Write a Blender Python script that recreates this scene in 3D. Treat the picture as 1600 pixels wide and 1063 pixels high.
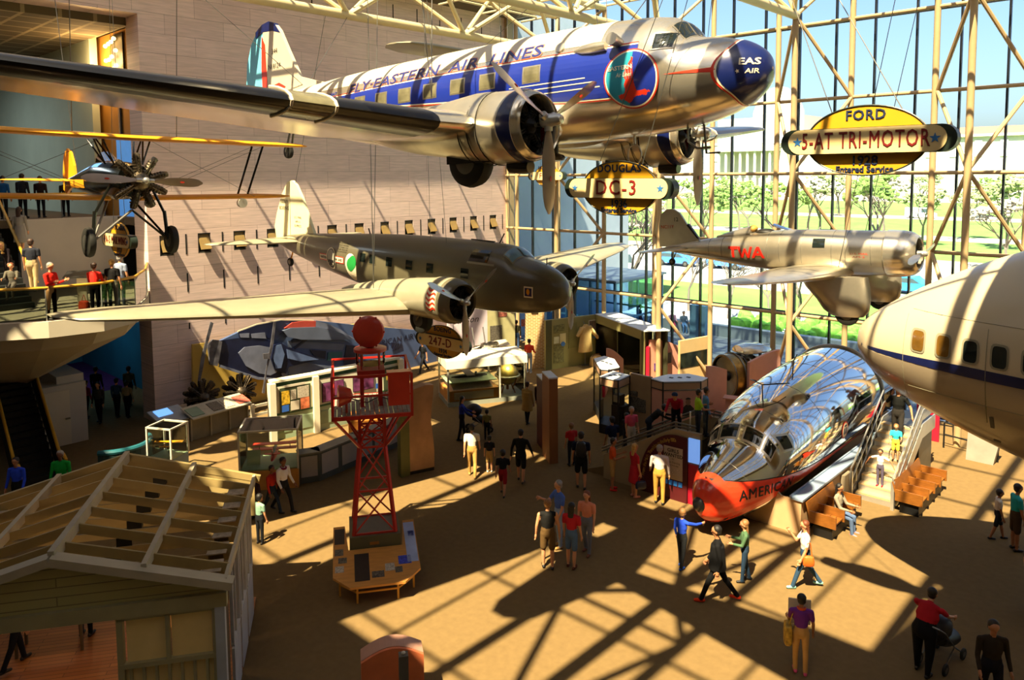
import bpy, bmesh, math, random
from math import sin, cos, pi, radians, sqrt, atan2, hypot
from mathutils import Vector, Matrix
random.seed(7)
scene = bpy.context.scene
for _o in list(bpy.data.objects):
    bpy.data.objects.remove(_o)
COL = scene.collection

# ------------------------------------------------------------------ camera
FPX, PX, PY, EYE = 1195.16, 800.0, 368.37, 9.7
YAW, PITCH, ROLL = 0.752906, 0.0796580, 0.00772928
_f = Vector((-sin(YAW)*cos(PITCH), cos(YAW)*cos(PITCH), -sin(PITCH)))
_r = Vector((cos(YAW), sin(YAW), 0))
_d = _f.cross(_r)
AX = cos(ROLL)*_r + sin(ROLL)*_d
AD = -sin(ROLL)*_r + cos(ROLL)*_d
CAM = Vector((0, 0, EYE))
cam_data = bpy.data.cameras.new('camera')
cam = bpy.data.objects.new('camera', cam_data)
COL.objects.link(cam)
_m = Matrix((AX, -AD, -_f)).transposed().to_4x4()
_m.translation = CAM
cam.matrix_world = _m
cam_data.sensor_width = 36.0
cam_data.lens = 36.0*FPX/1600.0
cam_data.shift_x = 0.0
cam_data.shift_y = -(531.5-PY)/1600.0
cam_data.clip_start = 0.3
cam_data.clip_end = 2000
scene.camera = cam

# ------------------------------------------------------------------ sky, sun, exposure
world = bpy.data.worlds.new('sky')
scene.world = world
world.use_nodes = True
_wn = world.node_tree
_wn.nodes.clear()
_sky = _wn.nodes.new('ShaderNodeTexSky')
_sky.sky_type = 'NISHITA'
_sky.sun_disc = False
_sky.sun_elevation = radians(57.8)
_sky.sun_rotation = radians(166)
_sky.air_density = 1.0
_sky.dust_density = 2.5
_bg = _wn.nodes.new('ShaderNodeBackground')
_bg.inputs['Strength'].default_value = 0.38
_out = _wn.nodes.new('ShaderNodeOutputWorld')
_wn.links.new(_sky.outputs[0], _bg.inputs[0])
_wn.links.new(_bg.outputs[0], _out.inputs[0])

SUN_DIR = Vector((-0.15, 0.61, -1.0)).normalized()
sun_data = bpy.data.lights.new('sun', 'SUN')
sun_data.energy = 44.0
sun_data.color = (1.0, 0.83, 0.56)
sun_data.angle = radians(0.55)
sun = bpy.data.objects.new('sun', sun_data)
sun.rotation_euler = SUN_DIR.to_track_quat('-Z', 'Y').to_euler()
sun.location = (4, -18, 40)
COL.objects.link(sun)

scene.view_settings.view_transform = 'Standard'
scene.view_settings.look = 'None'
scene.view_settings.exposure = 0.62
scene.view_settings.gamma = 1.0
scene.view_settings.use_curve_mapping = False
try:
    scene.cycles.max_bounces = 7
    scene.cycles.diffuse_bounces = 3
    scene.cycles.glossy_bounces = 3
    scene.cycles.transparent_max_bounces = 12
    scene.cycles.transmission_bounces = 4
    scene.cycles.caustics_reflective = False
    scene.cycles.caustics_refractive = False
    scene.cycles.sample_clamp_indirect = 6.0
    scene.cycles.use_denoising = True
except Exception:
    pass

# ------------------------------------------------------------------ helpers
def ray(x, y):
    return AX*((x-PX)/FPX) + AD*((y-PY)/FPX) + _f
def at_z(x, y, z=0.0):
    d = ray(x, y); return CAM + d*((z-EYE)/d.z)
def at_x(x, y, X):
    d = ray(x, y); return CAM + d*(X/d.x)
def at_y(x, y, Y):
    d = ray(x, y); return CAM + d*(Y/d.y)
def at_d(x, y, D):
    return CAM + ray(x, y)*D

def lin(h):
    if isinstance(h, (tuple, list)):
        return tuple(h)
    h = h.lstrip('#')
    out = []
    for i in (0, 2, 4):
        c = int(h[i:i+2], 16)/255
        out.append(c/12.92 if c <= 0.04045 else ((c+0.055)/1.055)**2.4)
    return tuple(out)

MATS = {}
def mat(name, color, rough=0.6, metal=0.0, var=0.10, scale=3.0, bump=0.0, bscale=40.0, emit=0.0, spec=0.5, coat=0.0, stretch=None):
    """Procedural surface: base colour mottled by noise, optional grain bump."""
    if name in MATS:
        return MATS[name]
    m = bpy.data.materials.new(name); MATS[name] = m
    m.use_nodes = True
    nt = m.node_tree; b = nt.nodes['Principled BSDF']
    c = lin(color)
    tc = nt.nodes.new('ShaderNodeTexCoord')
    src = tc.outputs['Object']
    if stretch:
        mp = nt.nodes.new('ShaderNodeMapping'); mp.inputs['Scale'].default_value = stretch
        nt.links.new(src, mp.inputs[0]); src = mp.outputs[0]
    n = nt.nodes.new('ShaderNodeTexNoise'); n.inputs['Scale'].default_value = scale; n.inputs['Detail'].default_value = 4
    nt.links.new(src, n.inputs['Vector'])
    r = nt.nodes.new('ShaderNodeValToRGB')
    r.color_ramp.elements[0].position = 0.3; r.color_ramp.elements[1].position = 0.7
    r.color_ramp.elements[0].color = tuple(max(0, x*(1-var)) for x in c)+(1,)
    r.color_ramp.elements[1].color = tuple(min(1, x*(1+var)) for x in c)+(1,)
    nt.links.new(n.outputs[0], r.inputs[0]); nt.links.new(r.outputs[0], b.inputs['Base Color'])
    b.inputs['Roughness'].default_value = rough; b.inputs['Metallic'].default_value = metal
    b.inputs['Specular IOR Level'].default_value = spec
    if coat:
        b.inputs['Coat Weight'].default_value = coat; b.inputs['Coat Roughness'].default_value = 0.08
    if bump:
        n2 = nt.nodes.new('ShaderNodeTexNoise'); n2.inputs['Scale'].default_value = bscale; n2.inputs['Detail'].default_value = 3
        nt.links.new(src, n2.inputs['Vector'])
        bp = nt.nodes.new('ShaderNodeBump'); bp.inputs['Strength'].default_value = bump; bp.inputs['Distance'].default_value = 0.02
        nt.links.new(n2.outputs[0], bp.inputs['Height']); nt.links.new(bp.outputs[0], b.inputs['Normal'])
    if emit:
        b.inputs['Emission Color'].default_value = c+(1,); b.inputs['Emission Strength'].default_value = emit
    return m

def glass_mat(name, tint=(1, 1, 1), refl=0.12, rough=0.02):
    if name in MATS:
        return MATS[name]
    m = bpy.data.materials.new(name); MATS[name] = m
    m.use_nodes = True
    nt = m.node_tree; nt.nodes.clear()
    o = nt.nodes.new('ShaderNodeOutputMaterial'); mx = nt.nodes.new('ShaderNodeMixShader')
    t = nt.nodes.new('ShaderNodeBsdfTransparent'); t.inputs[0].default_value = tint+(1,)
    g = nt.nodes.new('ShaderNodeBsdfGlossy'); g.inputs['Roughness'].default_value = rough
    lw = nt.nodes.new('ShaderNodeLayerWeight'); lw.inputs['Blend'].default_value = refl
    nt.links.new(lw.outputs['Fresnel'], mx.inputs[0]); nt.links.new(t.outputs[0], mx.inputs[1]); nt.links.new(g.outputs[0], mx.inputs[2])
    nt.links.new(mx.outputs[0], o.inputs[0])
    return m

class MB:
    """collects faces; build() links them as one mesh object"""
    def __init__(s):
        s.v = []; s.f = []; s.mi = []; s.cur = 0
    def add(s, vs, fs):
        o = len(s.v); s.v.extend(tuple(p) for p in vs)
        for f in fs:
            s.f.append(tuple(i+o for i in f)); s.mi.append(s.cur)
        return s
    def box(s, c, d, rz=0.0, M=None):
        x, y, z = d[0]/2, d[1]/2, d[2]/2
        vs = [Vector((a*x, b*y, e*z)) for e in (-1, 1) for b in (-1, 1) for a in (-1, 1)]
        if rz:
            R = Matrix.Rotation(rz, 3, 'Z'); vs = [R @ v for v in vs]
        if M is not None:
            vs = [M @ v for v in vs]
        C = Vector(c)
        return s.add([v+C for v in vs], [(0, 2, 3, 1), (4, 5, 7, 6), (0, 1, 5, 4), (2, 6, 7, 3), (0, 4, 6, 2), (1, 3, 7, 5)])
    def bar(s, p, q, w, h, up=(0, 0, 1)):
        p, q = Vector(p), Vector(q); t = (q-p).normalized(); u = Vector(up)
        a = t.cross(u)
        if a.length < 1e-4: a = t.cross(Vector((1, 0, 0)))
        a.normalize(); b = a.cross(t)
        vs = [e+a*(i*w/2)+b*(j*h/2) for e in (p, q) for i, j in ((-1, -1), (1, -1), (1, 1), (-1, 1))]
        return s.add(vs, [(0, 3, 2, 1), (4, 5, 6, 7), (0, 1, 5, 4), (1, 2, 6, 5), (2, 3, 7, 6), (3, 0, 4, 7)])
    def tube(s, p, q, r, n=10, r2=None, cap=True):
        p, q = Vector(p), Vector(q); t = (q-p)
        if t.length < 1e-6: return s
        t.normalize(); a = t.orthogonal().normalized(); b = t.cross(a)
        r2 = r if r2 is None else r2
        vs = [p+(a*cos(2*pi*k/n)+b*sin(2*pi*k/n))*r for k in range(n)]+[q+(a*cos(2*pi*k/n)+b*sin(2*pi*k/n))*r2 for k in range(n)]
        fs = [(k, (k+1) % n, n+(k+1) % n, n+k) for k in range(n)]
        if cap: fs += [tuple(range(n-1, -1, -1)), tuple(range(n, 2*n))]
        return s.add(vs, fs)
    def path(s, pts, r, n=8, closed=False):
        pts = [Vector(p) for p in pts]; N = len(pts); rings = []
        prev = None
        for i, p in enumerate(pts):
            if closed: t = pts[(i+1) % N]-pts[i-1]
            else: t = pts[min(i+1, N-1)]-pts[max(i-1, 0)]
            t.normalize()
            if prev is None: a = t.orthogonal().normalized()
            else:
                a = prev-t*prev.dot(t)
                a = a.normalized() if a.length > 1e-5 else t.orthogonal().normalized()
            prev = a; b = t.cross(a)
            rr = r[i] if isinstance(r, (list, tuple)) else r
            rings.append([p+(a*cos(2*pi*k/n)+b*sin(2*pi*k/n))*rr for k in range(n)])
        if closed: rings.append(rings[0]); return s.loft(rings, cap=False)
        return s.loft(rings)
    def loft(s, rings, cap=True, closed=True, flip=False):
        n = len(rings[0]); vs = [p for r in rings for p in r]; fs = []
        for i in range(len(rings)-1):
            for k in range(n if closed else n-1):
                f = (i*n+k, i*n+(k+1) % n, (i+1)*n+(k+1) % n, (i+1)*n+k)
                fs.append(f[::-1] if flip else f)
        if cap and closed:
            a = tuple(range(n-1, -1, -1)); b = tuple(range((len(rings)-1)*n, len(rings)*n))
            fs += [a[::-1] if flip else a, b[::-1] if flip else b]
        return s.add(vs, fs)
    def lathe(s, prof, o=(0, 0, 0), ax=(0, 0, 1), n=24, cap=True):
        """prof: (distance along axis, radius)"""
        o = Vector(o); t = Vector(ax).normalized(); a = t.orthogonal().normalized(); b = t.cross(a)
        return s.loft([[o+t*h+(a*cos(2*pi*k/n)+b*sin(2*pi*k/n))*max(r, 1e-4) for k in range(n)] for h, r in prof], cap=cap)
    def ell(s, c, r, n=12, m=8, M=None):
        c = Vector(c); rings = []
        for i in range(m+1):
            t = pi*i/m; st = max(sin(t), 1e-3)
            ring = []
            for k in range(n):
                v = Vector((r[0]*st*cos(2*pi*k/n), r[1]*st*sin(2*pi*k/n), -r[2]*cos(t)))
                if M is not None: v = M @ v
                ring.append(c+v)
            rings.append(ring)
        return s.loft(rings)
    def prism(s, poly, o, u, v, dep):
        """polygon (a,b) in the plane o + a u + b v, extruded by the vector dep"""
        o, u, v, dep = Vector(o), Vector(u), Vector(v), Vector(dep); n = len(poly)
        A = [o+u*a+v*b for a, b in poly]; vs = A+[p+dep for p in A]
        fs = [tuple(range(n-1, -1, -1)), tuple(range(n, 2*n))]+[(k, (k+1) % n, n+(k+1) % n, n+k) for k in range(n)]
        if u.cross(v).dot(dep) < 0: fs = [f[::-1] for f in fs]
        return s.add(vs, fs)
    def quad(s, a, b, c, d):
        return s.add([a, b, c, d], [(0, 1, 2, 3)])
    def build(s, name, m, parent=None, smooth=False, ang=38, loc=None):
        me = bpy.data.meshes.new(name)
        me.from_pydata([tuple(p) for p in s.v], [], s.f)
        ms = m if isinstance(m, (list, tuple)) else [m]
        for x in ms: me.materials.append(x)
        if len(ms) > 1: me.polygons.foreach_set('material_index', s.mi)
        me.validate(); me.update()
        if smooth:
            me.shade_smooth()
            me.set_sharp_from_angle(angle=radians(ang))
        o = bpy.data.objects.new(name, me); COL.objects.link(o)
        if parent is not None: o.parent = parent
        if loc is not None: o.location = loc
        return o

def tag(o, label=None, cat=None, group=None, kind=None):
    if label: o['label'] = label
    if cat: o['category'] = cat
    if group: o['group'] = group
    if kind: o['kind'] = kind
    return o
def thing(name, label, cat, loc=(0, 0, 0), rz=0.0, group=None, rot=None):
    o = bpy.data.objects.new(name, None); COL.objects.link(o)
    o.location = loc; o.rotation_euler = rot if rot else (0, 0, rz); o.empty_display_size = 0.3
    return tag(o, label, cat, group)
def struct(o): return tag(o, kind='structure')
def copy_tree(o, parent=None):
    c = o.copy(); COL.objects.link(c)
    if parent is not None: c.parent = parent
    for ch in list(o.children): copy_tree(ch, c)
    return c

_TX = {}
def text_geo(s, size=1.0, ext=0.0, bold=0.0, space=1.0, shear=0.0, align='CENTER'):
    """glyph outlines as verts / faces in the xy plane, centred in y on the cap height"""
    key = (s, size, ext, bold, space, shear, align)
    if key not in _TX:
        cu = bpy.data.curves.new('lettering', 'FONT'); cu.body = s; cu.size = size; cu.extrude = ext
        cu.align_x = align; cu.align_y = 'CENTER'; cu.space_character = space; cu.shear = shear; cu.resolution_u = 2
        ob = bpy.data.objects.new('lettering', cu)
        me = ob.to_mesh()
        V = [tuple(v.co) for v in me.vertices]; F = [tuple(p.vertices) for p in me.polygons]; n = len(V)
        if bold:                        # heavier strokes: the outline laid down again a little to each side
            V = [(x+bold*i, y+bold*j, z+.0009*k) for k, (i, j) in enumerate(((-1, -1), (1, -1), (1, 1), (-1, 1), (0, 0))) for x, y, z in V]; F = [tuple(q+n*k for q in f) for k in range(5) for f in F]
        _TX[key] = (V, F)
        ob.to_mesh_clear(); bpy.data.objects.remove(ob); bpy.data.curves.remove(cu)
    return _TX[key]
def lettering(s, o, u, v, m, parent=None, name='lettering', width=None, **kw):
    """flat text on the plane o + x u + y v"""
    o, u, v = Vector(o), Vector(u).normalized(), Vector(v).normalized(); n = u.cross(v)
    vs, fs = text_geo(s, **kw)
    k = 1.0 if not width else width/(max(p[0] for p in vs)-min(p[0] for p in vs))
    b = MB(); b.add([o+u*a*k+v*c+n*e for a, c, e in vs], fs)
    return b.build(name, m, parent)

def crom(xs, ys, x):
    """monotone-ish cubic through (xs, ys)"""
    n = len(xs)
    if x <= xs[0]: return ys[0]
    if x >= xs[-1]: return ys[-1]
    i = 0
    while x > xs[i+1]: i += 1
    h = xs[i+1]-xs[i]; t = (x-xs[i])/h
    def slope(k):
        if k == 0 or k == n-1:
            j = 0 if k == 0 else n-2
            return (ys[j+1]-ys[j])/(xs[j+1]-xs[j])
        a = (ys[k]-ys[k-1])/(xs[k]-xs[k-1]); b = (ys[k+1]-ys[k])/(xs[k+1]-xs[k])
        return 0 if a*b <= 0 else 2*a*b/(a+b)
    m0, m1 = slope(i)*h, slope(i+1)*h
    return (2*t**3-3*t*t+1)*ys[i]+(t**3-2*t*t+t)*m0+(-2*t**3+3*t*t)*ys[i+1]+(t**3-t*t)*m1

class Hull:
    """fuselage along -x: stations (s aft of the nose, top z, bottom z, half width)"""
    def __init__(h, st, e=2.2):
        h.s = [a[0] for a in st]; h.t = [a[1] for a in st]; h.b = [a[2] for a in st]; h.w = [a[3] for a in st]; h.e = e
    def sec(h, s): return crom(h.s, h.t, s), crom(h.s, h.b, s), crom(h.s, h.w, s)
    def pt(h, s, th, off=0.0):
        t, b, w = h.sec(s); c = (t+b)/2; hz = (t-b)/2+off; w = w+off; e = 2/h.e
        cy, cz = cos(th), sin(th)
        return Vector((-s, w*math.copysign(abs(cy)**e, cy), c+hz*math.copysign(abs(cz)**e, cz)))
    def side(h, s, z, sd=-1, off=0.006):
        t, b, w = h.sec(s); c = (t+b)/2; hz = max((t-b)/2, 1e-3)
        q = min(1.0, abs((z-c)/hz))
        return Vector((-s, sd*(w*(max(0, 1-q**h.e))**(1/h.e)+off), z))
    def mesh(h, ss, n=40):
        b = MB()
        b.loft([[h.pt(s, -2*pi*k/n) for k in range(n)] for s in ss])
        return b
    def patch(h, s0, s1, lo, hi, sd=-1, ns=40, nz=6, off=0.008):
        """skin patch between the curves lo(s) and hi(s)"""
        b = MB(); L = lo if callable(lo) else (lambda s: lo); U = hi if callable(hi) else (lambda s: hi)
        vs = []
        for i in range(ns+1):
            s = s0+(s1-s0)*i/ns
            for j in range(nz+1):
                z = L(s)+(U(s)-L(s))*j/nz
                vs.append(h.side(s, z, sd, off))
        fs = [(i*(nz+1)+j, (i+1)*(nz+1)+j, (i+1)*(nz+1)+j+1, i*(nz+1)+j+1) for i in range(ns) for j in range(nz)]
        if sd > 0: fs = [f[::-1] for f in fs]
        fs = [f[::-1] for f in fs]
        return b.add(vs, fs)
    def text(h, s, s_c, zfun, sd=-1, off=0.014, **kw):
        vs, fs = text_geo(s, **kw); b = MB(); Z = zfun if callable(zfun) else (lambda q: zfun)
        out = []
        for a, c, e in vs:
            st = s_c-a if sd < 0 else s_c+a
            out.append(h.side(st, Z(st)+c, sd, off+e))
        return b.add(out, fs)
    def disc(h, s_c, z_c, rs, rz, sd=-1, off=0.012, n=40, rings=5, r0=0.0, f=None):
        b = MB(); vs = []; m = rings
        for i in range(m+1):
            q = r0+(1-r0)*i/m
            for k in range(n):
                a = 2*pi*k/n; g = f(a) if f else 1
                vs.append(h.side(s_c-(rs*q*g*cos(a))*(1 if sd < 0 else -1), z_c+rz*q*g*sin(a), sd, off))
        fs = [(i*n+k, (i+1)*n+k, (i+1)*n+(k+1) % n, i*n+(k+1) % n) for i in range(m) for k in range(n)]
        return b.add(vs, fs)

def foil(chord, tk, n=12, camber=0.02):
    """airfoil loop as (distance aft, height), from the trailing edge over the top to the nose and back"""
    up = []; lo = []
    for i in range(n+1):
        x = 0.5*(1-cos(pi*i/n))
        y = 5*tk*(0.2969*sqrt(x)-0.126*x-0.3516*x*x+0.2843*x**3-0.1015*x**4)
        c = camber*4*x*(1-x)
        up.append((x*chord, (c+y)*chord)); lo.append((x*chord, (c-y)*chord))
    return up[::-1]+lo[1:-1]
def wing(secs, sd, n=12, boot=0.0, lightmat=None, vertical=False):
    """secs: (span, s of leading edge, chord, thickness ratio, z).  sd = +1 left, -1 right"""
    rings = []
    for sp, sl, ch, tk, z in secs:
        L = foil(ch, tk, n)
        if vertical: rings.append([Vector((-(sl+a), bb, sp)) for a, bb in [(p, q) for p, q in foil(ch, tk, n, 0.0)]])
        else: rings.append([Vector((-(sl+a), sd*sp, z+bb)) for a, bb in L])
    b = MB(); N = len(rings[0])
    for i in range(len(rings)-1):
        for k in range(N):
            frac = None
            kk = k+0.5
            d = abs(kk-n)/n           # 0 at the nose of the foil
            b.cur = 1 if (boot and d < boot) else 0
            f = [rings[i][k], rings[i][(k+1) % N], rings[i+1][(k+1) % N], rings[i+1][k]]
            if (sd > 0) ^ vertical: f = f[::-1]
            b.add(f, [(0, 1, 2, 3)])
    b.cur = 0
    b.add(rings[-1], [tuple(range(N)) if (sd > 0) ^ vertical else tuple(range(N-1, -1, -1))])
    b.add(rings[0], [tuple(range(N-1, -1, -1)) if (sd > 0) ^ vertical else tuple(range(N))])
    # weld
    return b
def weld(o, d=0.0005):
    bm = bmesh.new(); bm.from_mesh(o.data); bmesh.ops.remove_doubles(bm, verts=bm.verts, dist=d)
    bmesh.ops.recalc_face_normals(bm, faces=bm.faces); bm.to_mesh(o.data); bm.free()
    o.data.shade_smooth(); o.data.set_sharp_from_angle(angle=radians(40))
    return o
def blade_mb(L, w, th=0.035, root=0.14, pitch0=50, pitch1=18, tip=0.5):
    """propeller blade from the hub along +z, thrust axis +x"""
    rings = []
    for i in range(13):
        q = i/12; r = root+(L-root)*q
        ww = w*(0.35+0.65*min(1, q/0.35))*(1 if q < 0.7 else sqrt(max(0.02, 1-((q-0.7)/0.3)**2*0.97)))
        tt = th*(1-0.75*q)*(1.6 if q < 0.1 else 1)
        if i == 0: ww = th*1.8
        a = radians(pitch0+(pitch1-pitch0)*q)
        ring = []
        for k in range(10):
            t = 2*pi*k/10; y = ww/2*cos(t); x = tt/2*sin(t)
            ring.append(Vector((x*cos(a)-y*sin(a)*0.9, y*cos(a)+x*sin(a), r)))
        rings.append(ring)
    return MB().loft(rings)
# ------------------------------------------------------------------ surfaces of the place
def stone_mat(name, ax, c1, c2, mort, w=2.4, h=0.762, zoff=0.0):
    m = bpy.data.materials.new(name); MATS[name] = m; m.use_nodes = True
    nt = m.node_tree; b = nt.nodes['Principled BSDF']
    tc = nt.nodes.new('ShaderNodeTexCoord'); sp = nt.nodes.new('ShaderNodeSeparateXYZ'); cb = nt.nodes.new('ShaderNodeCombineXYZ')
    nt.links.new(tc.outputs['Object'], sp.inputs[0])
    nt.links.new(sp.outputs[ax], cb.inputs[0]); nt.links.new(sp.outputs[2], cb.inputs[1])
    mp = nt.nodes.new('ShaderNodeMapping'); mp.inputs['Location'].default_value = (0.3, zoff, 0); nt.links.new(cb.outputs[0], mp.inputs[0])
    br = nt.nodes.new('ShaderNodeTexBrick'); br.inputs['Scale'].default_value = 1.0; br.inputs['Brick Width'].default_value = w; br.inputs['Row Height'].default_value = h
    br.inputs['Mortar Size'].default_value = 0.006; br.inputs['Color1'].default_value = lin(c1)+(1,); br.inputs['Color2'].default_value = lin(c2)+(1,); br.inputs['Mortar'].default_value = lin(mort)+(1,)
    br.inputs['Bias'].default_value = 0.0
    nt.links.new(mp.outputs[0], br.inputs['Vector'])
    # travertine veins: stretched noise
    m2 = nt.nodes.new('ShaderNodeMapping'); m2.inputs['Scale'].default_value = (0.7, 9.0, 1); nt.links.new(cb.outputs[0], m2.inputs[0])
    n = nt.nodes.new('ShaderNodeTexNoise'); n.inputs['Scale'].default_value = 1.6; n.inputs['Detail'].default_value = 6; nt.links.new(m2.outputs[0], n.inputs['Vector'])
    r = nt.nodes.new('ShaderNodeValToRGB'); r.color_ramp.elements[0].position = 0.3; r.color_ramp.elements[1].position = 0.75
    r.color_ramp.elements[0].color = (0.80, 0.78, 0.76, 1); r.color_ramp.elements[1].color = (1.08, 1.05, 1.03, 1); nt.links.new(n.outputs[0], r.inputs[0])
    mx = nt.nodes.new('ShaderNodeMix'); mx.data_type = 'RGBA'; mx.blend_type = 'MULTIPLY'; mx.inputs[0].default_value = 1.0
    nt.links.new(br.outputs[0], mx.inputs[6]); nt.links.new(r.outputs[0], mx.inputs[7]); nt.links.new(mx.outputs[2], b.inputs['Base Color'])
    b.inputs['Roughness'].default_value = 0.55
    return m
def plank_mat(name, c1, c2, mort, w, h, rot=0.0, ax=(0, 1), rough=0.5):
    m = bpy.data.materials.new(name); MATS[name] = m; m.use_nodes = True
    nt = m.node_tree; b = nt.nodes['Principled BSDF']
    tc = nt.nodes.new('ShaderNodeTexCoord'); sp = nt.nodes.new('ShaderNodeSeparateXYZ'); cb = nt.nodes.new('ShaderNodeCombineXYZ')
    nt.links.new(tc.outputs['Object'], sp.inputs[0]); nt.links.new(sp.outputs[ax[0]], cb.inputs[0]); nt.links.new(sp.outputs[ax[1]], cb.inputs[1])
    mp = nt.nodes.new('ShaderNodeMapping'); mp.inputs['Rotation'].default_value = (0, 0, rot); nt.links.new(cb.outputs[0], mp.inputs[0])
    br = nt.nodes.new('ShaderNodeTexBrick'); br.inputs['Scale'].default_value = 1.0; br.inputs['Brick Width'].default_value = w; br.inputs['Row Height'].default_value = h
    br.inputs['Mortar Size'].default_value = min(w, h)*0.06; br.inputs['Color1'].default_value = lin(c1)+(1,); br.inputs['Color2'].default_value = lin(c2)+(1,); br.inputs['Mortar'].default_value = lin(mort)+(1,)
    nt.links.new(mp.outputs[0], br.inputs['Vector'])
    nt.links.new(br.outputs[0], b.inputs['Base Color']); b.inputs['Roughness'].default_value = rough
    return m
m_carpet = mat('carpet', '#77613f', 0.95, var=0.07, scale=6, bump=0.25, bscale=120, spec=0.1)
m_carpet2 = mat('violet_carpet', '#5c2a52', 0.95, var=0.15, scale=4, spec=0.1)
m_stone = stone_mat('travertine', 1, '#e6cfc8', '#dcc4bd', '#957d74')
m_stoneX = stone_mat('travertine_return', 0, '#cdbcae', '#c2b0a2', '#8d7668')
m_slot = mat('slot_dark', '#15130f', 0.8)
m_tan = mat('tan_pipe_paint', '#b0976f', 0.45, var=0.04)
m_cream = mat('cream_pipe_paint', '#c9b990', 0.45, var=0.04)
m_mull = mat('dark_mullion', '#23262e', 0.4, metal=0.6)
m_glass = glass_mat('window_glass', (0.60, 0.65, 0.68), 0.06)
m_cglass = glass_mat('case_glass', (0.93, 0.97, 0.95), 0.16)
m_beige = mat('beige_plaster', '#b5a78c', 0.8, var=0.05, scale=1.5)
m_white = mat('white_plaster', '#b9b2a6', 0.75, var=0.04, scale=1.5)
m_offw = mat('off_white_plaster', '#c9bea8', 0.7, var=0.04, scale=1.5)
m_pale = mat('pale_green_plaster', '#b4bfae', 0.8, var=0.05, scale=0.8)
m_orange = mat('ochre_plaster', '#b57f2e', 0.8, var=0.08, scale=1.2)
m_brown = mat('brown_ceiling', '#5a4a33', 0.9, var=0.1)
m_ctile = plank_mat('ceiling_tiles', '#5d5440', '#554d3b', '#8e8468', 1.2, 1.2, rough=0.9)
m_teal = mat('teal_gallery_wall', '#2b6f80', 0.7, var=0.15, scale=0.7)
m_black = mat('black_paint', '#0e0e0f', 0.5)
m_rail = mat('brass_yellow_rail', '#c99a2e', 0.35, metal=0.3, var=0.08)
m_steel = mat('brushed_steel', '#c6c5bf', 0.3, metal=0.7, var=0.05)
m_steeld = mat('dull_steel', '#77756f', 0.45, metal=0.9, var=0.08)

# ------------------------------------------------------------------ floor, stone wall, roof
b = MB(); b.box((-12, 11.3, -0.1), (50, 42.6, 0.2)); struct(b.build('floor', m_carpet))
b = MB(); b.box((-49, 8, -0.1), (24, 36, 0.2)); struct(b.build('floor_passage', m_carpet2))

WX, WT = -30.5, 1.2          # room face and thickness of the stone wall
NICHES = [12.62+1.53*k for k in range(13)]
NZ0, NZ1, NW = 6.6, 7.42, 0.54
YS, YE, ZT = 11.9, 33.0, 18.6
b = MB()
ys = sorted([YS, YE]+[y-NW/2 for y in NICHES]+[y+NW/2 for y in NICHES])
zs = [0, NZ0, NZ1, ZT]
holes = [(y-NW/2, y+NW/2) for y in NICHES]
for i in range(len(ys)-1):
    for j in range(3):
        if j == 1 and any(abs(ys[i]-h[0]) < 1e-4 for h in holes):
            y0, y1, d = ys[i], ys[i+1], 0.5
            F = [(WX, y0, NZ0), (WX, y1, NZ0), (WX, y1, NZ1), (WX, y0, NZ1)]; Bk = [(x-d, y, z) for x, y, z in F]
            b.add(F+Bk, [(4, 5, 6, 7), (0, 1, 5, 4), (1, 2, 6, 5), (2, 3, 7, 6), (3, 0, 4, 7)])
            continue
        b.add([(WX, ys[i], zs[j]), (WX, ys[i+1], zs[j]), (WX, ys[i+1], zs[j+1]), (WX, ys[i], zs[j+1])], [(0, 1, 2, 3)])
xb = WX-WT
b.add([(xb, YS, 0), (xb, YE, 0), (xb, YE, ZT), (xb, YS, ZT)], [(3, 2, 1, 0)])
b.add([(xb, YS, 0), (WX, YS, 0), (WX, YS, ZT), (xb, YS, ZT)], [(0, 1, 2, 3)])
b.add([(xb, YE, 0), (WX, YE, 0), (WX, YE, ZT), (xb, YE, ZT)], [(3, 2, 1, 0)])
b.add([(xb, YS, ZT), (WX, YS, ZT), (WX, YE, ZT), (xb, YE, ZT)], [(0, 1, 2, 3)])
b.cur = 1
for k in range(13):             # open vertical joints between the niches and in the courses below and near the roof
    y = 13.39+1.53*k
    for z0, z1 in ((NZ0, NZ1), (5.08, 5.84), (3.56, 3.82), (17.2, 18.1)):
        b.box((WX+0.004, y, (z0+z1)/2), (0.012, 0.055, z1-z0))
struct(b.build('wall_west', [m_stone, m_slot]))
b = MB(); b.box((WX-WT/2, (-14+YS)/2, (15.9+ZT)/2), (WT, YS+14, ZT-15.9)); struct(b.build('wall_lintel', m_stone))
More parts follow.
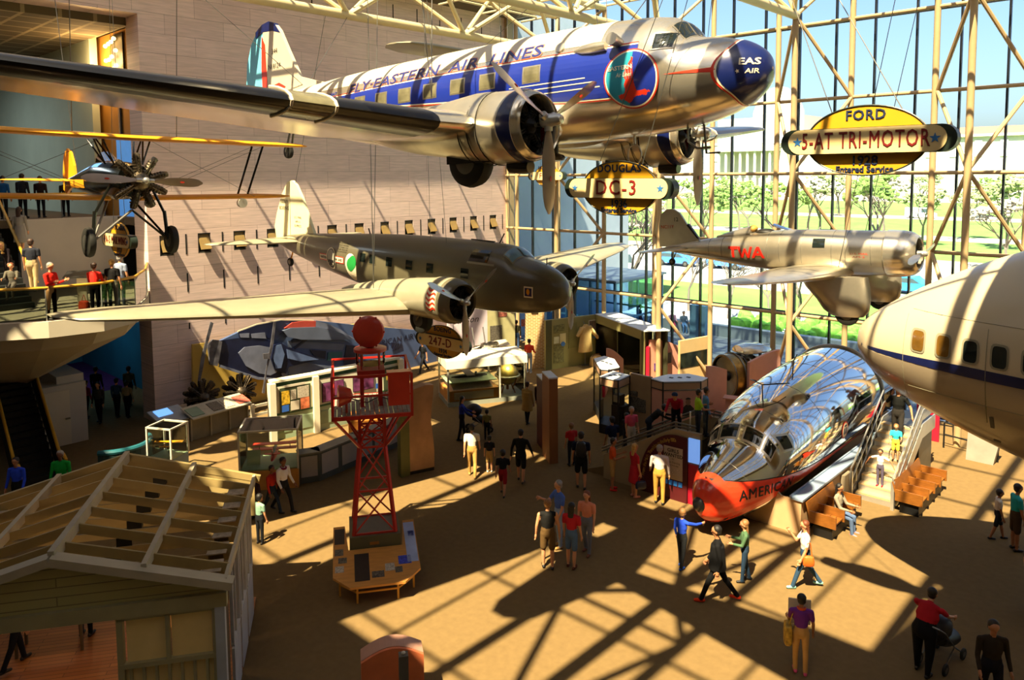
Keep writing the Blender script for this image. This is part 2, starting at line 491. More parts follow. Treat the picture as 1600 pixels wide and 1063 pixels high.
# hatches in the niches: a dark frame with an olive flap hung from its top edge and tilted out
m_flap = mat('olive_flap', '#7d6638', 0.6, var=0.12)
m_fr = mat('dark_niche_frame', '#3c3a35', 0.6)
first = None
NAMES = ['first', 'second', 'third', 'fourth', 'fifth', 'sixth', 'seventh', 'eighth', 'ninth', 'tenth', 'eleventh', 'twelfth', 'thirteenth']
for k, y in enumerate(NICHES):
    if first is None:
        t = thing('wall_hatch', '', 'hatch', (WX, y, NZ0), 0, 'hatches in the stone wall')
        b = MB()
        for s in (-1, 1): b.box((-0.1, s*(NW/2-0.03), 0.41), (0.16, 0.05, 0.80))
        b.box((-0.1, 0, 0.03), (0.16, NW-0.02, 0.05)); b.box((-0.1, 0, 0.79), (0.16, NW-0.02, 0.05)); b.build('frame', m_fr, t)
        b = MB(); b.bar((-0.12, 0, 0.76), (0.17, 0, 0.16), NW-0.1, 0.05, up=(1, 0, 0.4)); b.build('flap', m_flap, t)
        b = MB(); b.bar((-0.2, 0, 0.05), (-0.2, 0, 0.75), NW-0.1, 0.04, up=(1, 0, 0)); b.build('back_panel', m_slot, t)
        first = t
    else:
        t = copy_tree(first); t.location = (WX, y, NZ0)
    t['label'] = 'dark hatch with tilted olive flap, %s along the stone wall row from the balcony end' % NAMES[k]

# roof: opaque strips and the trussed skylight
b = MB(); b.box((-24, -9.5, 18.7), (76, 14.2, 0.3)); struct(b.build('roof_south', m_brown))
b = MB(); b.box((-45.55, 15.4, 18.7), (32.9, 35.6, 0.3)); struct(b.build('roof_west', m_brown))
b = MB(); b.box((11.5, 15.4, 18.7), (5, 35.6, 0.3)); struct(b.build('roof_east', m_brown))
b = MB(); b.box((-10.05, 15.1, 18.62), (38.1, 35.0, 0.03)); tag(b.build('skylight_window', glass_mat('skylight_glass', (0.52, 0.52, 0.50), 0.02)), kind='structure')
b = MB(); b.box((12.3, 10, 9.3), (0.4, 46, 18.6)); struct(b.build('wall_east', m_beige))
b = MB(); b.box((-24, -14.2, 9.3), (74, 0.4, 18.6)); struct(b.build('wall_south', m_beige))
b = MB(); b.box((-61.2, 9, 9.3), (0.4, 48, 18.6)); struct(b.build('wall_far_west', m_beige))
b = MB(); b.box((-46.3, 33.0, 9.3), (29.4, 0.4, 18.6)); struct(b.build('wall_gallery_north', m_beige))

TX = [-25.0, -18.9, -12.75, -6.6, -0.5, 5.6]
ZB, ZTOP = 15.85, 18.05
def roof_truss(X):
    root = thing('roof_truss', '', 'truss'); root.location = (X, 0, 0)
    del root['category']; root['kind'] = 'structure'
    b = MB(); b.tube((0, -3, ZB), (0, 30, ZB), 0.18, 12); b.build('bottom_chord', m_cream, root, True)
    for s in (-1, 1):
        b = MB(); b.tube((s*1.52, -3, ZTOP), (s*1.52, 32, ZTOP), 0.16, 10); b.build('top_chord', m_cream, root, True)
    b = MB()
    for i in range(6):
        y0 = -0.7+6.1*i
        for s in (-1, 1):
            for e in (-1, 1):
                if y0+e*3.05 < 32: b.tube((0, y0, ZB), (s*1.52, y0+e*3.05, ZTOP), 0.10, 8)
        b.tube((-1.52, y0-3.05, ZTOP), (1.52, y0-3.05, ZTOP), 0.08, 8)
    b.build('web', m_cream, root, True)
    return root
_t = None
for X in TX:
    if _t is None: _t = roof_truss(X)
    else:
        c = copy_tree(_t); c.location = (X, 0, 0)
b = MB()
for i in range(12):
    y = -1.5+3.05*i
    b.tube((-29.2, y, ZTOP+0.12), (9, y, ZTOP+0.12), 0.06, 8)
for i in range(7):
    x = -28.05+6.1*i
    b.tube((x, -2.5, ZTOP+0.2), (x, 32, ZTOP+0.2), 0.06, 8)
struct(b.build('trim_skylight', m_cream, None, True))

# ------------------------------------------------------------------ north window wall
GY = 32.55
b = MB()
for i in range(28):
    x = -30.4+1.525*i
    b.box((x, GY, 9.3), (0.07, 0.16, 18.6))
for z in (0.12, 3.6, 9.65, 15.8):
    b.box((-9.6, GY, z), (41.8, 0.06, 0.05))
struct(b.build('window_1_frame', m_mull))
for i in range(7):
    x0 = -30.4+6.1*i
    b = MB(); b.box((x0+3.05, GY, 9.3), (6.08, 0.02, 18.4)); struct(b.build('window_%d' % (i+1), m_glass))
for i in range(14):
    x = -29.57+3.05*i
    b = MB(); b.tube((x, 32.0, 0), (x, 32.0, 18.1), 0.115, 12); struct(b.build('window_post', m_tan, None, True))
for z in (3.6, 6.65, 9.65, 12.7, 15.8):
    b = MB(); b.tube((-30.4, 32.0, z), (11.5, 32.0, z), 0.075, 10); struct(b.build('window_transom', m_tan, None, True))
INZ = (15.83, 9.72, 3.6); OUZ = (18.0, 12.7, 6.65, 0.3)
for X in TX:
    root = thing('window_truss', '', 'truss', (X, 0, 0)); del root['category']; root['kind'] = 'structure'
    b = MB(); b.tube((0, 30.0, 0), (0, 30.0, 16.0), 0.12, 12); b.build('inner_chord', m_tan, root, True)
    for s in (-1, 1):
        xo = s*1.525+(X*0)
        for z in INZ:
            for zo in OUZ:
                if abs(abs(z-zo)-3.05) < 0.9:
                    b = MB(); b.tube((0, 30.0, z), (xo, 31.95, zo), 0.075, 8); b.build('brace', m_tan, root, True)
b = MB(); b.box((WX+0.1, 32.3, 9.3), (0.2, 0.5, 18.6)); struct(b.build('trim_1', m_tan))

# ------------------------------------------------------------------ west wing: upper gallery, balcony, ground passage
b = MB(); b.box((-46.4, -1, 15.75), (29.5, 26, 0.3)); struct(b.build('ceiling', m_ctile))
b = MB(); b.box((-48.6, 12.05, 11.9), (25.7, 0.3, 7.7)); struct(b.build('wall_gallery', m_pale))
b = MB(); b.box((-35.0, 12.5, 11.9), (4.8, 0.2, 7.7)); struct(b.build('wall_ochre', m_orange))
b = MB(); b.box((-47.5, -1, 7.95), (27, 26, 0.3)); struct(b.build('floor_gallery', m_brown))
b = MB(); b.box((-32.9, 12.5, 7.95), (2.4, 1.2, 0.3)); struct(b.build('floor_ledge', m_brown))
b = MB(); b.box((-33.6, 10.2, 6.72), (0.3, 3.7, 2.8)); struct(b.build('wall_balcony', m_white))
b = MB(); b.box((-37, -1.5, 6.72), (0.3, 20, 2.8)); struct(b.build('wall_stair_back', m_black))
# upper gallery rail
b = MB()
for y in (-4, -2, 0, 2, 4, 6, 8, 10, 11.6): b.tube((-34.0, y, 8.1), (-34.0, y, 9.05), 0.02, 6)
b.build('gallery_posts', m_steeld).name = 'trim_2'; bpy.data.objects['trim_2']['kind'] = 'structure'
b = MB(); b.tube((-34.0, -6, 9.08), (-34.0, 11.8, 9.08), 0.04, 8); struct(b.build('trim_3', m_rail, None, True))
# balcony slab with a white fascia and faceted soffit
OUT = [(-28.3, -2.0), (-27.6, 3.0), (-26.9, 5.4), (-25.95, 7.1), (-25.75, 8.6), (-26.5, 9.9), (-28.4, 11.0), (-30.5, 11.85)]
INN = [(-36.8, 11.85), (-36.8, -2.0)]
b = MB(); b.prism(OUT+INN, (0, 0, 4.86), (1, 0, 0), (0, 1, 0), (0, 0, 0.5)); struct(b.build('floor_balcony', m_offw))
def inset(poly, d, z):
    c = Vector((-33.5, 5.0)); return [Vector((c.x+(x-c.x)*d, c.y+(y-c.y)*d, z)) for x, y in poly]
A = inset(OUT+INN, 0.97, 4.87); B2 = inset(OUT+INN, 0.94, 4.42); C2 = inset(OUT+INN, 0.45, 2.5)
for p in C2: p.y = max(7.6, min(9.5, p.y)); p.x = min(p.x, -30.6)
b = MB(); b.loft([A, B2, C2]); struct(b.build('ceiling_balcony', m_beige))
b = MB(); b.box((-30.9, 8.7, 1.1), (0.8, 1.5, 2.25)); b.box((-33.2, 9.0, 1.25), (5, 0.9, 2.5)); struct(b.build('wall_core', m_white))
t = tag(MB().box((-30.48, 8.45, 1.02), (0.03, 0.86, 2.02)).build('door_1', m_offw), kind='structure')
b = MB(); b.box((-30.42, 8.78, 0.98), (0.08, 0.14, 0.05)); b.build('door_handle', m_steeld, t)
# glass balustrade and yellow handrail
RP = [(x+0.12*(1 if x > -30 else 0)*-1, y) for x, y in OUT]
t = thing('balcony_railing', 'curved glass balcony railing topped by a yellow handrail', 'railing', (0, 0, 5.36))
b = MB(); b.path([(x, y, 1.02) for x, y in RP], 0.045, 8); b.build('handrail', m_rail, t, True)
b = MB()
for i in range(len(RP)-1):
    p, q = Vector(RP[i]+(0,)), Vector(RP[i+1]+(0,)); d = (q-p).normalized()*0.02
    b.bar(p+d+Vector((0, 0, 0.5)), q-d+Vector((0, 0, 0.5)), 0.015, 0.95)
b.build('glass_panel', glass_mat('smoked_glass', (0.34, 0.36, 0.32), 0.12), t)
for x, y in RP[1:-1]:
    b = MB(); b.tube((x, y, 0), (x, y, 1.0), 0.018, 8); b.build('post', m_steel, t, True)
# stair from the balcony up to the gallery
t = thing('stair_flight', 'dark stair with yellow side rails climbing from the balcony to the upper gallery', 'stairs', (0, 0, 0))
b = MB(); n = 15
for i in range(n):
    b.box((-29.3-0.3*i, 6.3, 5.36+0.18*i+0.09), (0.31, 2.6, 0.18)); b.box((-29.3-0.3*i-0.1, 6.3, 5.36+0.09*i), (0.2, 2.5, 0.18*i+0.01))
b.build('treads', mat('stair_black', '#121715', 0.6), t)
for y0 in (4.95, 7.65):
    b = MB(); b.path([(-28.9, y0, 6.25), (-29.3, y0, 6.35), (-33.6, y0+0.1, 9.0), (-34.1, y0+0.1, 9.1)], 0.05, 8); b.build('side_rail', m_rail, t, True)
# escalator
t = thing('escalator', 'black escalator with yellow handrails left of the white door', 'escalator', (0, 0, 0))
P0, P1 = Vector((-27.0, 7.5, 0.9)), Vector((-33.6, 8.1, 4.9))
side = Vector((0.0, -1.25, 0))
m_escrail = mat('escalator_yellow', '#b98a24', 0.4, var=0.1)
for s, nm in ((0, 0), (1, 1)):
    o = side*s
    b = MB(); b.path([P0+o+Vector((0.55, 0, -0.35)), P0+o+Vector((0.6, 0, -0.05)), P0+o+Vector((0.35, 0, 0.05)), P0+o, P1+o], 0.05, 8); b.build('handrail', m_escrail, t, True)
    b = MB(); p, q = P0+o-Vector((0, 0, 0.48)), P1+o-Vector((0, 0, 0.48)); b.bar(p, q, 0.05, 0.8); b.bar(P0+o+Vector((0.25, 0, -0.5)), P0+o+Vector((0, 0, -0.5)), 0.05, 0.75); b.build('balustrade', m_black, t)
b = MB(); p, q = P0+side*0.5-Vector((0, 0, 0.95)), P1+side*0.5-Vector((0, 0, 0.95))
for i in range(24):
    c = p+(q-p)*(i/23); b.box(c+Vector((0, 0, 0.0)), (0.30, 1.1, 0.2))
b.build('steps', m_black, t)
# ground passage
b = MB(); b.box((-41, 13.6, 2.4), (20, 0.2, 4.9)); struct(b.build('wall_passage_north', m_teal))
b = MB(); b.box((-44, 10.6, 2.4), (0.2, 8, 4.9)); struct(b.build('wall_passage_west', m_teal))
# pierside signs and screen in the upper gallery
def chandelier():
    t = thing('bulb_display', 'wall of glowing round bulbs on a dark frame beside the stone pier', 'light display', (-34.35, 12.3, 0))
    b = MB(); b.box((0.5, 0.05, 14.5), (1.2, 0.06, 2.2)); b.box((0.5, 0.05, 10.8), (0.1, 0.06, 5.4)); b.build('frame', m_black, t)
    mb_ = mat('warm_bulb', '#ffc56a', 0.3, emit=9.0)
    for i, (x, z) in enumerate([(-.35, 15.2), (0, 15.25), (.3, 15.3), (.6, 15.4), (.75, 14.9), (-.35, 14.6), (0, 14.6), (.3, 14.7), (.75, 14.3), (.5, 14.2), (.25, 14.1), (.75, 13.7), (.5, 13.6)]):
        b = MB(); b.ell((x, -0.12, z), (0.085, 0.085, 0.085)); b.build('bulb', mb_, t, True)
    ld = bpy.data.lights.new('bulb_glow', 'POINT'); ld.energy = 260; ld.color = (1, 0.62, 0.25); ld.shadow_soft_size = 0.5
    lo = bpy.data.objects.new('bulb_glow', ld); lo.location = (-0.6, -0.7, 14.6); COL.objects.link(lo); lo.parent = t
chandelier()
b = MB(); b.box((-33.3, 12.27, 9.7), (1.7, 0.08, 3.2)); tag(b.build('blue_screen', mat('blue_screen', '#4f86c4', 0.5, emit=0.5)), 'pale blue lit screen standing behind the stone pier on the upper gallery', 'screen')
# passage lamp
ld = bpy.data.lights.new('passage_lamp', 'AREA'); ld.energy = 38; ld.color = (0.25, 0.6, 0.9); ld.size = 3
lo = bpy.data.objects.new('passage_lamp', ld); lo.location = (-38, 11.2, 4.6); COL.objects.link(lo)
ld = bpy.data.lights.new('gallery_lamp', 'AREA'); ld.energy = 420; ld.color = (0.85, 0.97, 1.0); ld.size = 6
lo = bpy.data.objects.new('gallery_lamp', ld); lo.location = (-44, 4, 15.4); COL.objects.link(lo)
# ------------------------------------------------------------------ aircraft
m_alu = mat('polished_aluminium', '#e2dac8', 0.22, metal=0.86, var=0.05, scale=2.0)
m_alu2 = mat('satin_aluminium', '#d3cab6', 0.30, metal=0.86, var=0.07, scale=3.0)
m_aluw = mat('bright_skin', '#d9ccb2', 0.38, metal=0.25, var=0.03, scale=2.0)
m_chrome = mat('mirror_aluminium', '#e6e6e6', 0.07, metal=1.0, var=0.03, scale=1.5, bump=0.06, bscale=1.6)
m_blade = mat('blade_aluminium', '#b9aea0', 0.33, metal=0.9, var=0.05)
m_tyre = mat('tyre_rubber', '#17160f', 0.7, var=0.15)
m_blue = mat('eastern_blue', '#1c2f8c', 0.3, var=0.05, coat=0.4)
m_navy = mat('deep_navy', '#0f1c52', 0.28, var=0.05, coat=0.4)
m_red = mat('trim_red', '#d6361d', 0.35, var=0.04)
m_cr = mat('trim_cream', '#f0e2c0', 0.4, var=0.03)
m_cyan = mat('rudder_blue', '#6fc0d8', 0.4, var=0.05)
m_tealp = mat('emblem_teal', '#2a93a6', 0.35, var=0.04)
m_dglass = mat('cockpit_glass', '#1a211f', 0.06, var=0.1, spec=0.8)
m_cabin = mat('cabin_window', '#6d6850', 0.12, var=0.35, scale=3, spec=0.7)
m_engine = mat('engine_black', '#1d1a16', 0.45, metal=0.6, var=0.3, scale=12)
m_boot = mat('deicer_boot', '#0b0b0c', 0.32, var=0.1, coat=0.3)
m_olive = mat('olive_paint', '#5d5743', 0.34, var=0.05, coat=0.25, scale=1.2)
m_olive2 = mat('grey_wing_paint', '#8f8972', 0.36, var=0.05, coat=0.2)
m_finc = mat('fin_cream', '#e8dcae', 0.45, var=0.04)
m_yel = mat('wing_yellow', '#e79a16', 0.42, var=0.05)
m_pblack = mat('gloss_black', '#10120f', 0.22, var=0.2, coat=0.5)
m_pblue = mat('sky_blue_deck', '#4f83c8', 0.35, var=0.1)
m_ink = mat('ink_black', '#17140f', 0.5)
m_hubr = mat('prop_badge_red', '#c8341c', 0.4)

def eul(h, p, r): return (radians(r), -radians(p), radians(h))
def prop(parent, loc, R, n, phase, w=0.26, spin=0.12, spl=0.3, mt=None, badge=True):
    t = bpy.data.objects.new('propeller', None); COL.objects.link(t); t.parent = parent; t.location = loc; t.empty_display_size = 0.2
    b = MB(); b.lathe([(-0.12, spin), (0.06, spin), (0.1, spin*0.9), (spl*0.75, spin*0.85), (spl*0.95, spin*0.55), (spl, 0.01)], (0, 0, 0), (1, 0, 0), 20)
    for k in range(n):
        a = radians(phase+360*k/n); d = Vector((0, cos(a), sin(a))); b.tube(d*0.02, d*0.2, spin*0.62, 12)
    b.build('hub', m_steel, t, True)
    src = blade_mb(R, w)
    for k in range(n):
        a = radians(phase+360*k/n)
        d = Vector((0, cos(a), sin(a))); u = Vector((1, 0, 0)); v = d.cross(u)
        b = MB(); b.f = list(src.f); b.mi = list(src.mi); b.v = [u*p[0]+v*p[1]+d*p[2] for p in src.v]
        bl = b.build('blade', mt or m_blade, t, True)
        if badge:
            bb = MB(); c = d*R*0.62+u*0.05+v*0.0; bb.prism([(0.022*cos(q*pi/6), 0.055*sin(q*pi/6)) for q in range(12)], c, v, d, u*0.004); bb.build('badge', m_hubr, bl)
    return t
def wheel(parent, loc, r, w, ax=(0, 1, 0), name='wheel', hubm=None):
    ax = Vector(ax).normalized(); c = Vector(loc)
    b = MB(); b.lathe([(-w/2, r*0.55), (-w/2, r*0.8), (-w*0.38, r*0.94), (0, r), (w*0.38, r*0.94), (w/2, r*0.8), (w/2, r*0.55)], c, ax, 28)
    o = b.build(name, m_tyre, parent, True)
    b = MB(); b.lathe([(-w*0.52, r*0.1), (-w*0.50, r*0.5), (-w*0.46, r*0.56), (w*0.46, r*0.56), (w*0.50, r*0.5), (w*0.52, r*0.1)], c, ax, 20); b.build('hub_cap', hubm or m_steeld, o, True)
    return o
def radial_mb(c, R, n=9, rows=1, ax=Vector((1, 0, 0)), case=0.34):
    """radial engine: crankcase, finned cylinders, pushrods"""
    b = MB(); ax = ax.normalized(); a0 = ax.orthogonal().normalized(); b0 = ax.cross(a0)
    b.lathe([(-0.22, R*case), (0.08, R*case), (0.16, R*case*0.8), (0.22, R*case*0.45), (0.26, R*0.08)], c, ax, 18)
    for r in range(rows):
        for k in range(n):
            a = 2*pi*(k+0.5*r)/n+0.2; d = a0*cos(a)+b0*sin(a); o = c-ax*(0.02+0.2*r)
            for i in range(5):
                q = R*(0.36+0.1*i); b.tube(o+d*q, o+d*(q+R*0.055), R*0.15, 10)
            b.tube(o+d*R*0.3, o+d*R*0.9, R*0.115, 8); b.tube(o+d*R*0.86, o+d*R*1.0, R*0.13, 8, R*0.09)
            for s in (-1, 1):
                e = d.cross(ax)*s*R*0.07; b.tube(o+ax*0.14+d*R*0.3+e*0.6, o+ax*0.1+d*R*0.95+e, R*0.022, 5)
    return b
def inpoly(x, y, P):
    c = False; n = len(P)
    for i in range(n):
        x0, y0 = P[i]; x1, y1 = P[i-1]
        if (y0 > y) != (y1 > y) and x < (x1-x0)*(y-y0)/(y1-y0)+x0: c = not c
    return c
def text_fit(h, s, s_l, s_r, zc, hgt, sd, off, m, parent, name='lettering', bold=0.0, **kw):
    """text stretched between the stations s_l (left end) and s_r"""
    vs, fs = text_geo(s, size=1.0, bold=bold, **kw)
    x0, x1 = min(v[0] for v in vs), max(v[0] for v in vs); y0, y1 = min(v[1] for v in vs), max(v[1] for v in vs)
    b = MB(); Z = zc if callable(zc) else (lambda q: zc); out = []
    for x, y, e in vs:
        st = s_l+(s_r-s_l)*(x-x0)/(x1-x0); out.append(h.side(st, Z(st)+((y-y0)/(y1-y0)-0.5)*hgt, sd, off+e))
    return b.add(out, fs).build(name, m, parent)
def wire(pts, parent, name='cable', r=0.008, m=None):
    b = MB(); b.path(pts, r, 5); return b.build(name, m or m_steeld, parent, True)
def hang(name_label, x, y, z, top=ZB):
    """a suspension cable fixed to the roof structure above: a thing"""
    b = MB(); b.tube((x, y, z), (x, y, top), 0.012, 6); return b

# ---------------- twin-engined polished airliner
dc3 = thing('airliner', 'large polished silver airliner with a blue window band and blue nose hung under the skylight', 'airplane', (-6.35, 13.96, 11.75), rot=eul(.55, 1.71, -.32))
H3 = Hull([(0, -.08, -.12, .03), (.06, .14, -.32, .22), (.2, .30, -.50, .40), (.5, .48, -.72, .64), (.9, .60, -.88, .82), (1.35, .68, -1.0, .98), (1.5, .72, -1.03, 1.0), (1.75, 1.02, -1.07, 1.03), (2.0, 1.17, -1.1, 1.07), (2.6, 1.26, -1.15, 1.12), (3.6, 1.32, -1.19, 1.18), (5, 1.36, -1.2, 1.21), (8, 1.38, -1.15, 1.21), (10.5, 1.38, -1.0, 1.16), (12.5, 1.36, -.72, 1.02), (14.5, 1.30, -.35, .80), (16.5, 1.2, .1, .52), (18, 1.1, .5, .28), (19.2, .98, .78, .08), (19.5, .9, .86, .02)], 2.15)
SS = [0, .02, .06, .12, .2, .35, .5, .7, .9, 1.1, 1.3, 1.45, 1.55, 1.65, 1.75, 1.85, 2, 2.3, 2.6, 3, 3.6]+[4+.5*i for i in range(32)]
H3.mesh(SS, 56).build('fuselage', m_alu, dc3, True, 50)
# sunlit cream of the cabin roof, put into the colour of a panel laid over
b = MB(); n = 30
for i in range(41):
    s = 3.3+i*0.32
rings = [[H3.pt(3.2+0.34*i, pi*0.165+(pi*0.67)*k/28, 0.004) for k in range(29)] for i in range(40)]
MB().loft(rings, cap=False, closed=False).build('sunlit_roof_skin', m_aluw, dc3, True)
# nose cap with scalloped edge
def cap_mb(base, amp, off):
    b = MB(); rings = []
    for i in range(17):
        q = (i/16)**1.6
        rings.append([H3.pt(q*(base+amp*abs(cos(2*pi*k/56))**6), -2*pi*k/56, off) for k in range(56)])
    return b.loft(rings, cap=True)
cap_mb(.56, .30, .006).build('nose_edge_red', m_red, dc3, True, 60)
cap_mb(.535, .27, .010).build('nose_edge_cream', m_cr, dc3, True, 60)
nc = cap_mb(.51, .25, .014).build('nose_cap', m_navy, dc3, True, 60)
H3.patch(.78, 1.75, lambda s: -.10-.05*(1.75-s), lambda s: -.10+.05*(1.75-s), -1, 12, 2, .009).build('nose_spear', m_red, dc3)
text_fit(H3, 'EAS', .40, .10, .02, .13, -1, .02, m_cr, dc3, 'nose_lettering', bold=.02)
text_fit(H3, 'AIR', .32, .12, -.16, .09, -1, .02, m_cr, dc3, 'nose_lettering', bold=.015, shear=.2)
H3.disc(.42, -.16, .035, .045, -1, .02, 10, 1, f=lambda a: 1 if int(round(a*10/(2*pi))) % 2 else .45).build('nose_star', m_cr, dc3)
text_fit(H3, 'TERN', .10, .40, .02, .13, 1, .02, m_cr, dc3, 'nose_lettering', bold=.02); text_fit(H3, 'LINES', .10, .42, -.16, .09, 1, .02, m_cr, dc3, 'nose_lettering', bold=.015, shear=.2)
# window band
lo = lambda s: crom([3.0, 4.0, 5.0, 6.5, 9, 14.2], [-.42, -.40, -.30, -.12, .02, .30], s)
hi = lambda s: crom([3.0, 9, 14.2], [.57, .62, .56], s)
for sd in (-1, 1):
    H3.patch(2.3, 14.3, lambda s: lo(s)-.055, lambda s: hi(s)+.055, sd, 60, 10, .007).build('band_edge', m_red, dc3)
    H3.patch(2.3, 14.2, lambda s: lo(s)-.03, lambda s: hi(s)+.03, sd, 60, 10, .010).build('band_edge', m_cr, dc3)
    H3.patch(2.3, 14.1, lo, hi, sd, 60, 10, .013).build('band', m_blue, dc3)
    for k in range(8):
        s = 5.3+1.0*k if k else 4.95
        H3.patch(s-.26, s+.26, .09, .47, sd, 6, 4, .016).build('window', m_alu2, dc3)
        H3.patch(s-.22, s+.22, .12, .44, sd, 6, 4, .020).build('window', m_cabin, dc3)
for z0, a0, a1 in ((.02, 3.5, 5.6), (-.08, 3.3, 5.2), (-.19, 3.15, 4.6)):
    H3.patch(a0, a1, z0, z0+.02, -1, 14, 1, .018).build('speed_line', m_cr, dc3)
text_fit(H3, 'FLY·EASTERN  AIR  LINES', 11.95, 4.72, lambda s: .80 if s < 9 else .80-.02*(s-9), .30, -1, .012, mat('letter_edge', '#d98a6a', .4), dc3, bold=.03)
text_fit(H3, 'FLY·EASTERN  AIR  LINES', 11.93, 4.74, lambda s: .80 if s < 9 else .80-.02*(s-9), .275, -1, .018, mat('letter_blue', '#26306e', .4), dc3, bold=.012)
text_fit(H3, 'THE GREAT', 13.6, 12.6, .70, .09, -1, .012, m_blue, dc3, 'small_lettering', bold=.02)
text_fit(H3, 'SILVER FLEET', 13.6, 12.6, .58, .09, -1, .012, m_blue, dc3, 'small_lettering', bold=.02)
# round emblem: teal and blue field, cream and red rim, red bird
BIRD = [(13, 165), (6, 120), (-10, 90), (-28, 62), (-38, 40), (-40, 5), (-32, -5), (-44, -30), (-40, -60), (-48, -82), (-90, -92), (-86, -110), (-76, -122), (-60, -112), (-52, -126), (-40, -132), (-32, -140), (-14, -134), (5, -112), (30, -104), (66, -100), (84, -108), (96, -92), (118, -84), (100, -78), (82, -70), (60, -74), (34, -74), (26, -52), (20, -20), (16, 60)]
FEATH = [(-22, 60), (-8, 80), (5, 100)]
RIGHT = [(13, 175), (16, 60), (20, -20), (26, -52), (-30, -140), (-40, -175), (180, -180), (180, 180)]
b = H3.disc(2.43, -.10, .61, .585, -1, .026, 110, 44)
b.mi = []
fc = [b.v[f[0]] for f in b.f]
for f in b.f:
    cx = sum(b.v[i][0] for i in f)/4; cz = sum(b.v[i][2] for i in f)/4
    X = (cx+2.43)/.61*175; Z = (cz+.10)/.585*175; R = hypot(X, Z)
    if R > 166: k = 3
    elif R > 159: k = 2
    elif inpoly(X, Z, BIRD):
        k = 3
        if -30 < X < 12 and 0 < Z < 150 and abs((X*0.35+Z*0.02) % 6 - 3) < 0.55: k = 0
    elif inpoly(X, Z, RIGHT): k = 1
    else: k = 0
    b.mi.append(k)
b.build('emblem', [m_tealp, m_blue, m_cr, m_red], dc3)
text_fit(H3, 'EASTERN', 2.93, 2.38, .13, .085, -1, .034, m_cr, dc3, 'emblem_lettering', bold=.02)
text_fit(H3, 'Air Lines', 2.75, 2.40, -.01, .085, -1, .034, m_cr, dc3, 'emblem_lettering', shear=.3)
# cockpit glazing
for sd in (-1, 1):
    H3.patch(1.58, 2.02, lambda s: .40, lambda s: .76, sd, 8, 5, .014).build('window', m_alu2, dc3)
    H3.patch(1.62, 1.98, .43, .73, sd, 8, 5, .020).build('window', m_dglass, dc3)
def windscreen(H, s0, s1, th0, th1, off, m, parent):
    b = MB(); rings = []
    for i in range(9):
        s = s0+(s1-s0)*i/8
        rings.append([H.pt(s, th0+(th1-th0)*k/12, off) for k in range(13)])
    o = b.loft(rings, cap=False, closed=False, flip=False); return o.build('windscreen', m, parent, True)
for th0, th1 in ((pi*1.0-.98, pi*.5+.05), (pi*.5-.05, .98)):
    windscreen(H3, 1.47, 1.79, th0, th1, .008, m_alu2, dc3)
    windscreen(H3, 1.50, 1.76, th0-(.05 if th0 > 1.6 else -.05), th1+(.03 if th0 > 1.6 else -.03), .018, m_dglass, dc3)
# scoops, masts, pitots
b = MB(); b.lathe([(0, .10), (.3, .12), (.6, .10), (.85, .02)], H3.side(3.0, .62, -1, .05), (-1, 0, 0), 14); b.build('air_scoop', m_alu2, dc3, True)
b = MB(); b.lathe([(0, .09), (.25, .13), (.3, .13)], H3.side(2.75, .66, -1, 0), (0, -1, .15), 14); b.build('vent_cap', m_alu2, dc3, True)
b = MB(); b.lathe([(0, .12), (.05, .12), (.06, .07)], H3.side(4.25, .76, -1, -.02), (0, -1, .5), 14); b.build('vent_port', m_alu2, dc3, True)
b = MB(); b.path([H3.pt(1.8, -pi/2, 0)+Vector((0, 0, .05)), (-1.8, 0, -1.35), (-1.6, 0, -1.5), (-1.3, 0, -1.5)], .025, 8); b.path([(-1.55, .2, -1.0), (-1.5, .2, -1.6), (-1.2, .2, -1.6)], .025, 8); b.build('pitot_mast', m_steeld, dc3, True)
b = MB(); b.path([(-3.1+.17*cos(2*pi*k/20), 0, -1.55+.22*sin(2*pi*k/20)) for k in range(20)], .018, 6, True); b.tube((-3.1, 0, -1.35), (-3.1, 0, -1.1), .03); b.build('loop_antenna', m_steel, dc3, True)
b = MB(); b.lathe([(0, .08), (.25, .07), (.3, .2), (.36, .24), (.42, .2), (.45, .02)], (-5.3, 0, -1.15), (0, 0, -1), 16); b.build('belly_mast', m_boot, dc3, True)
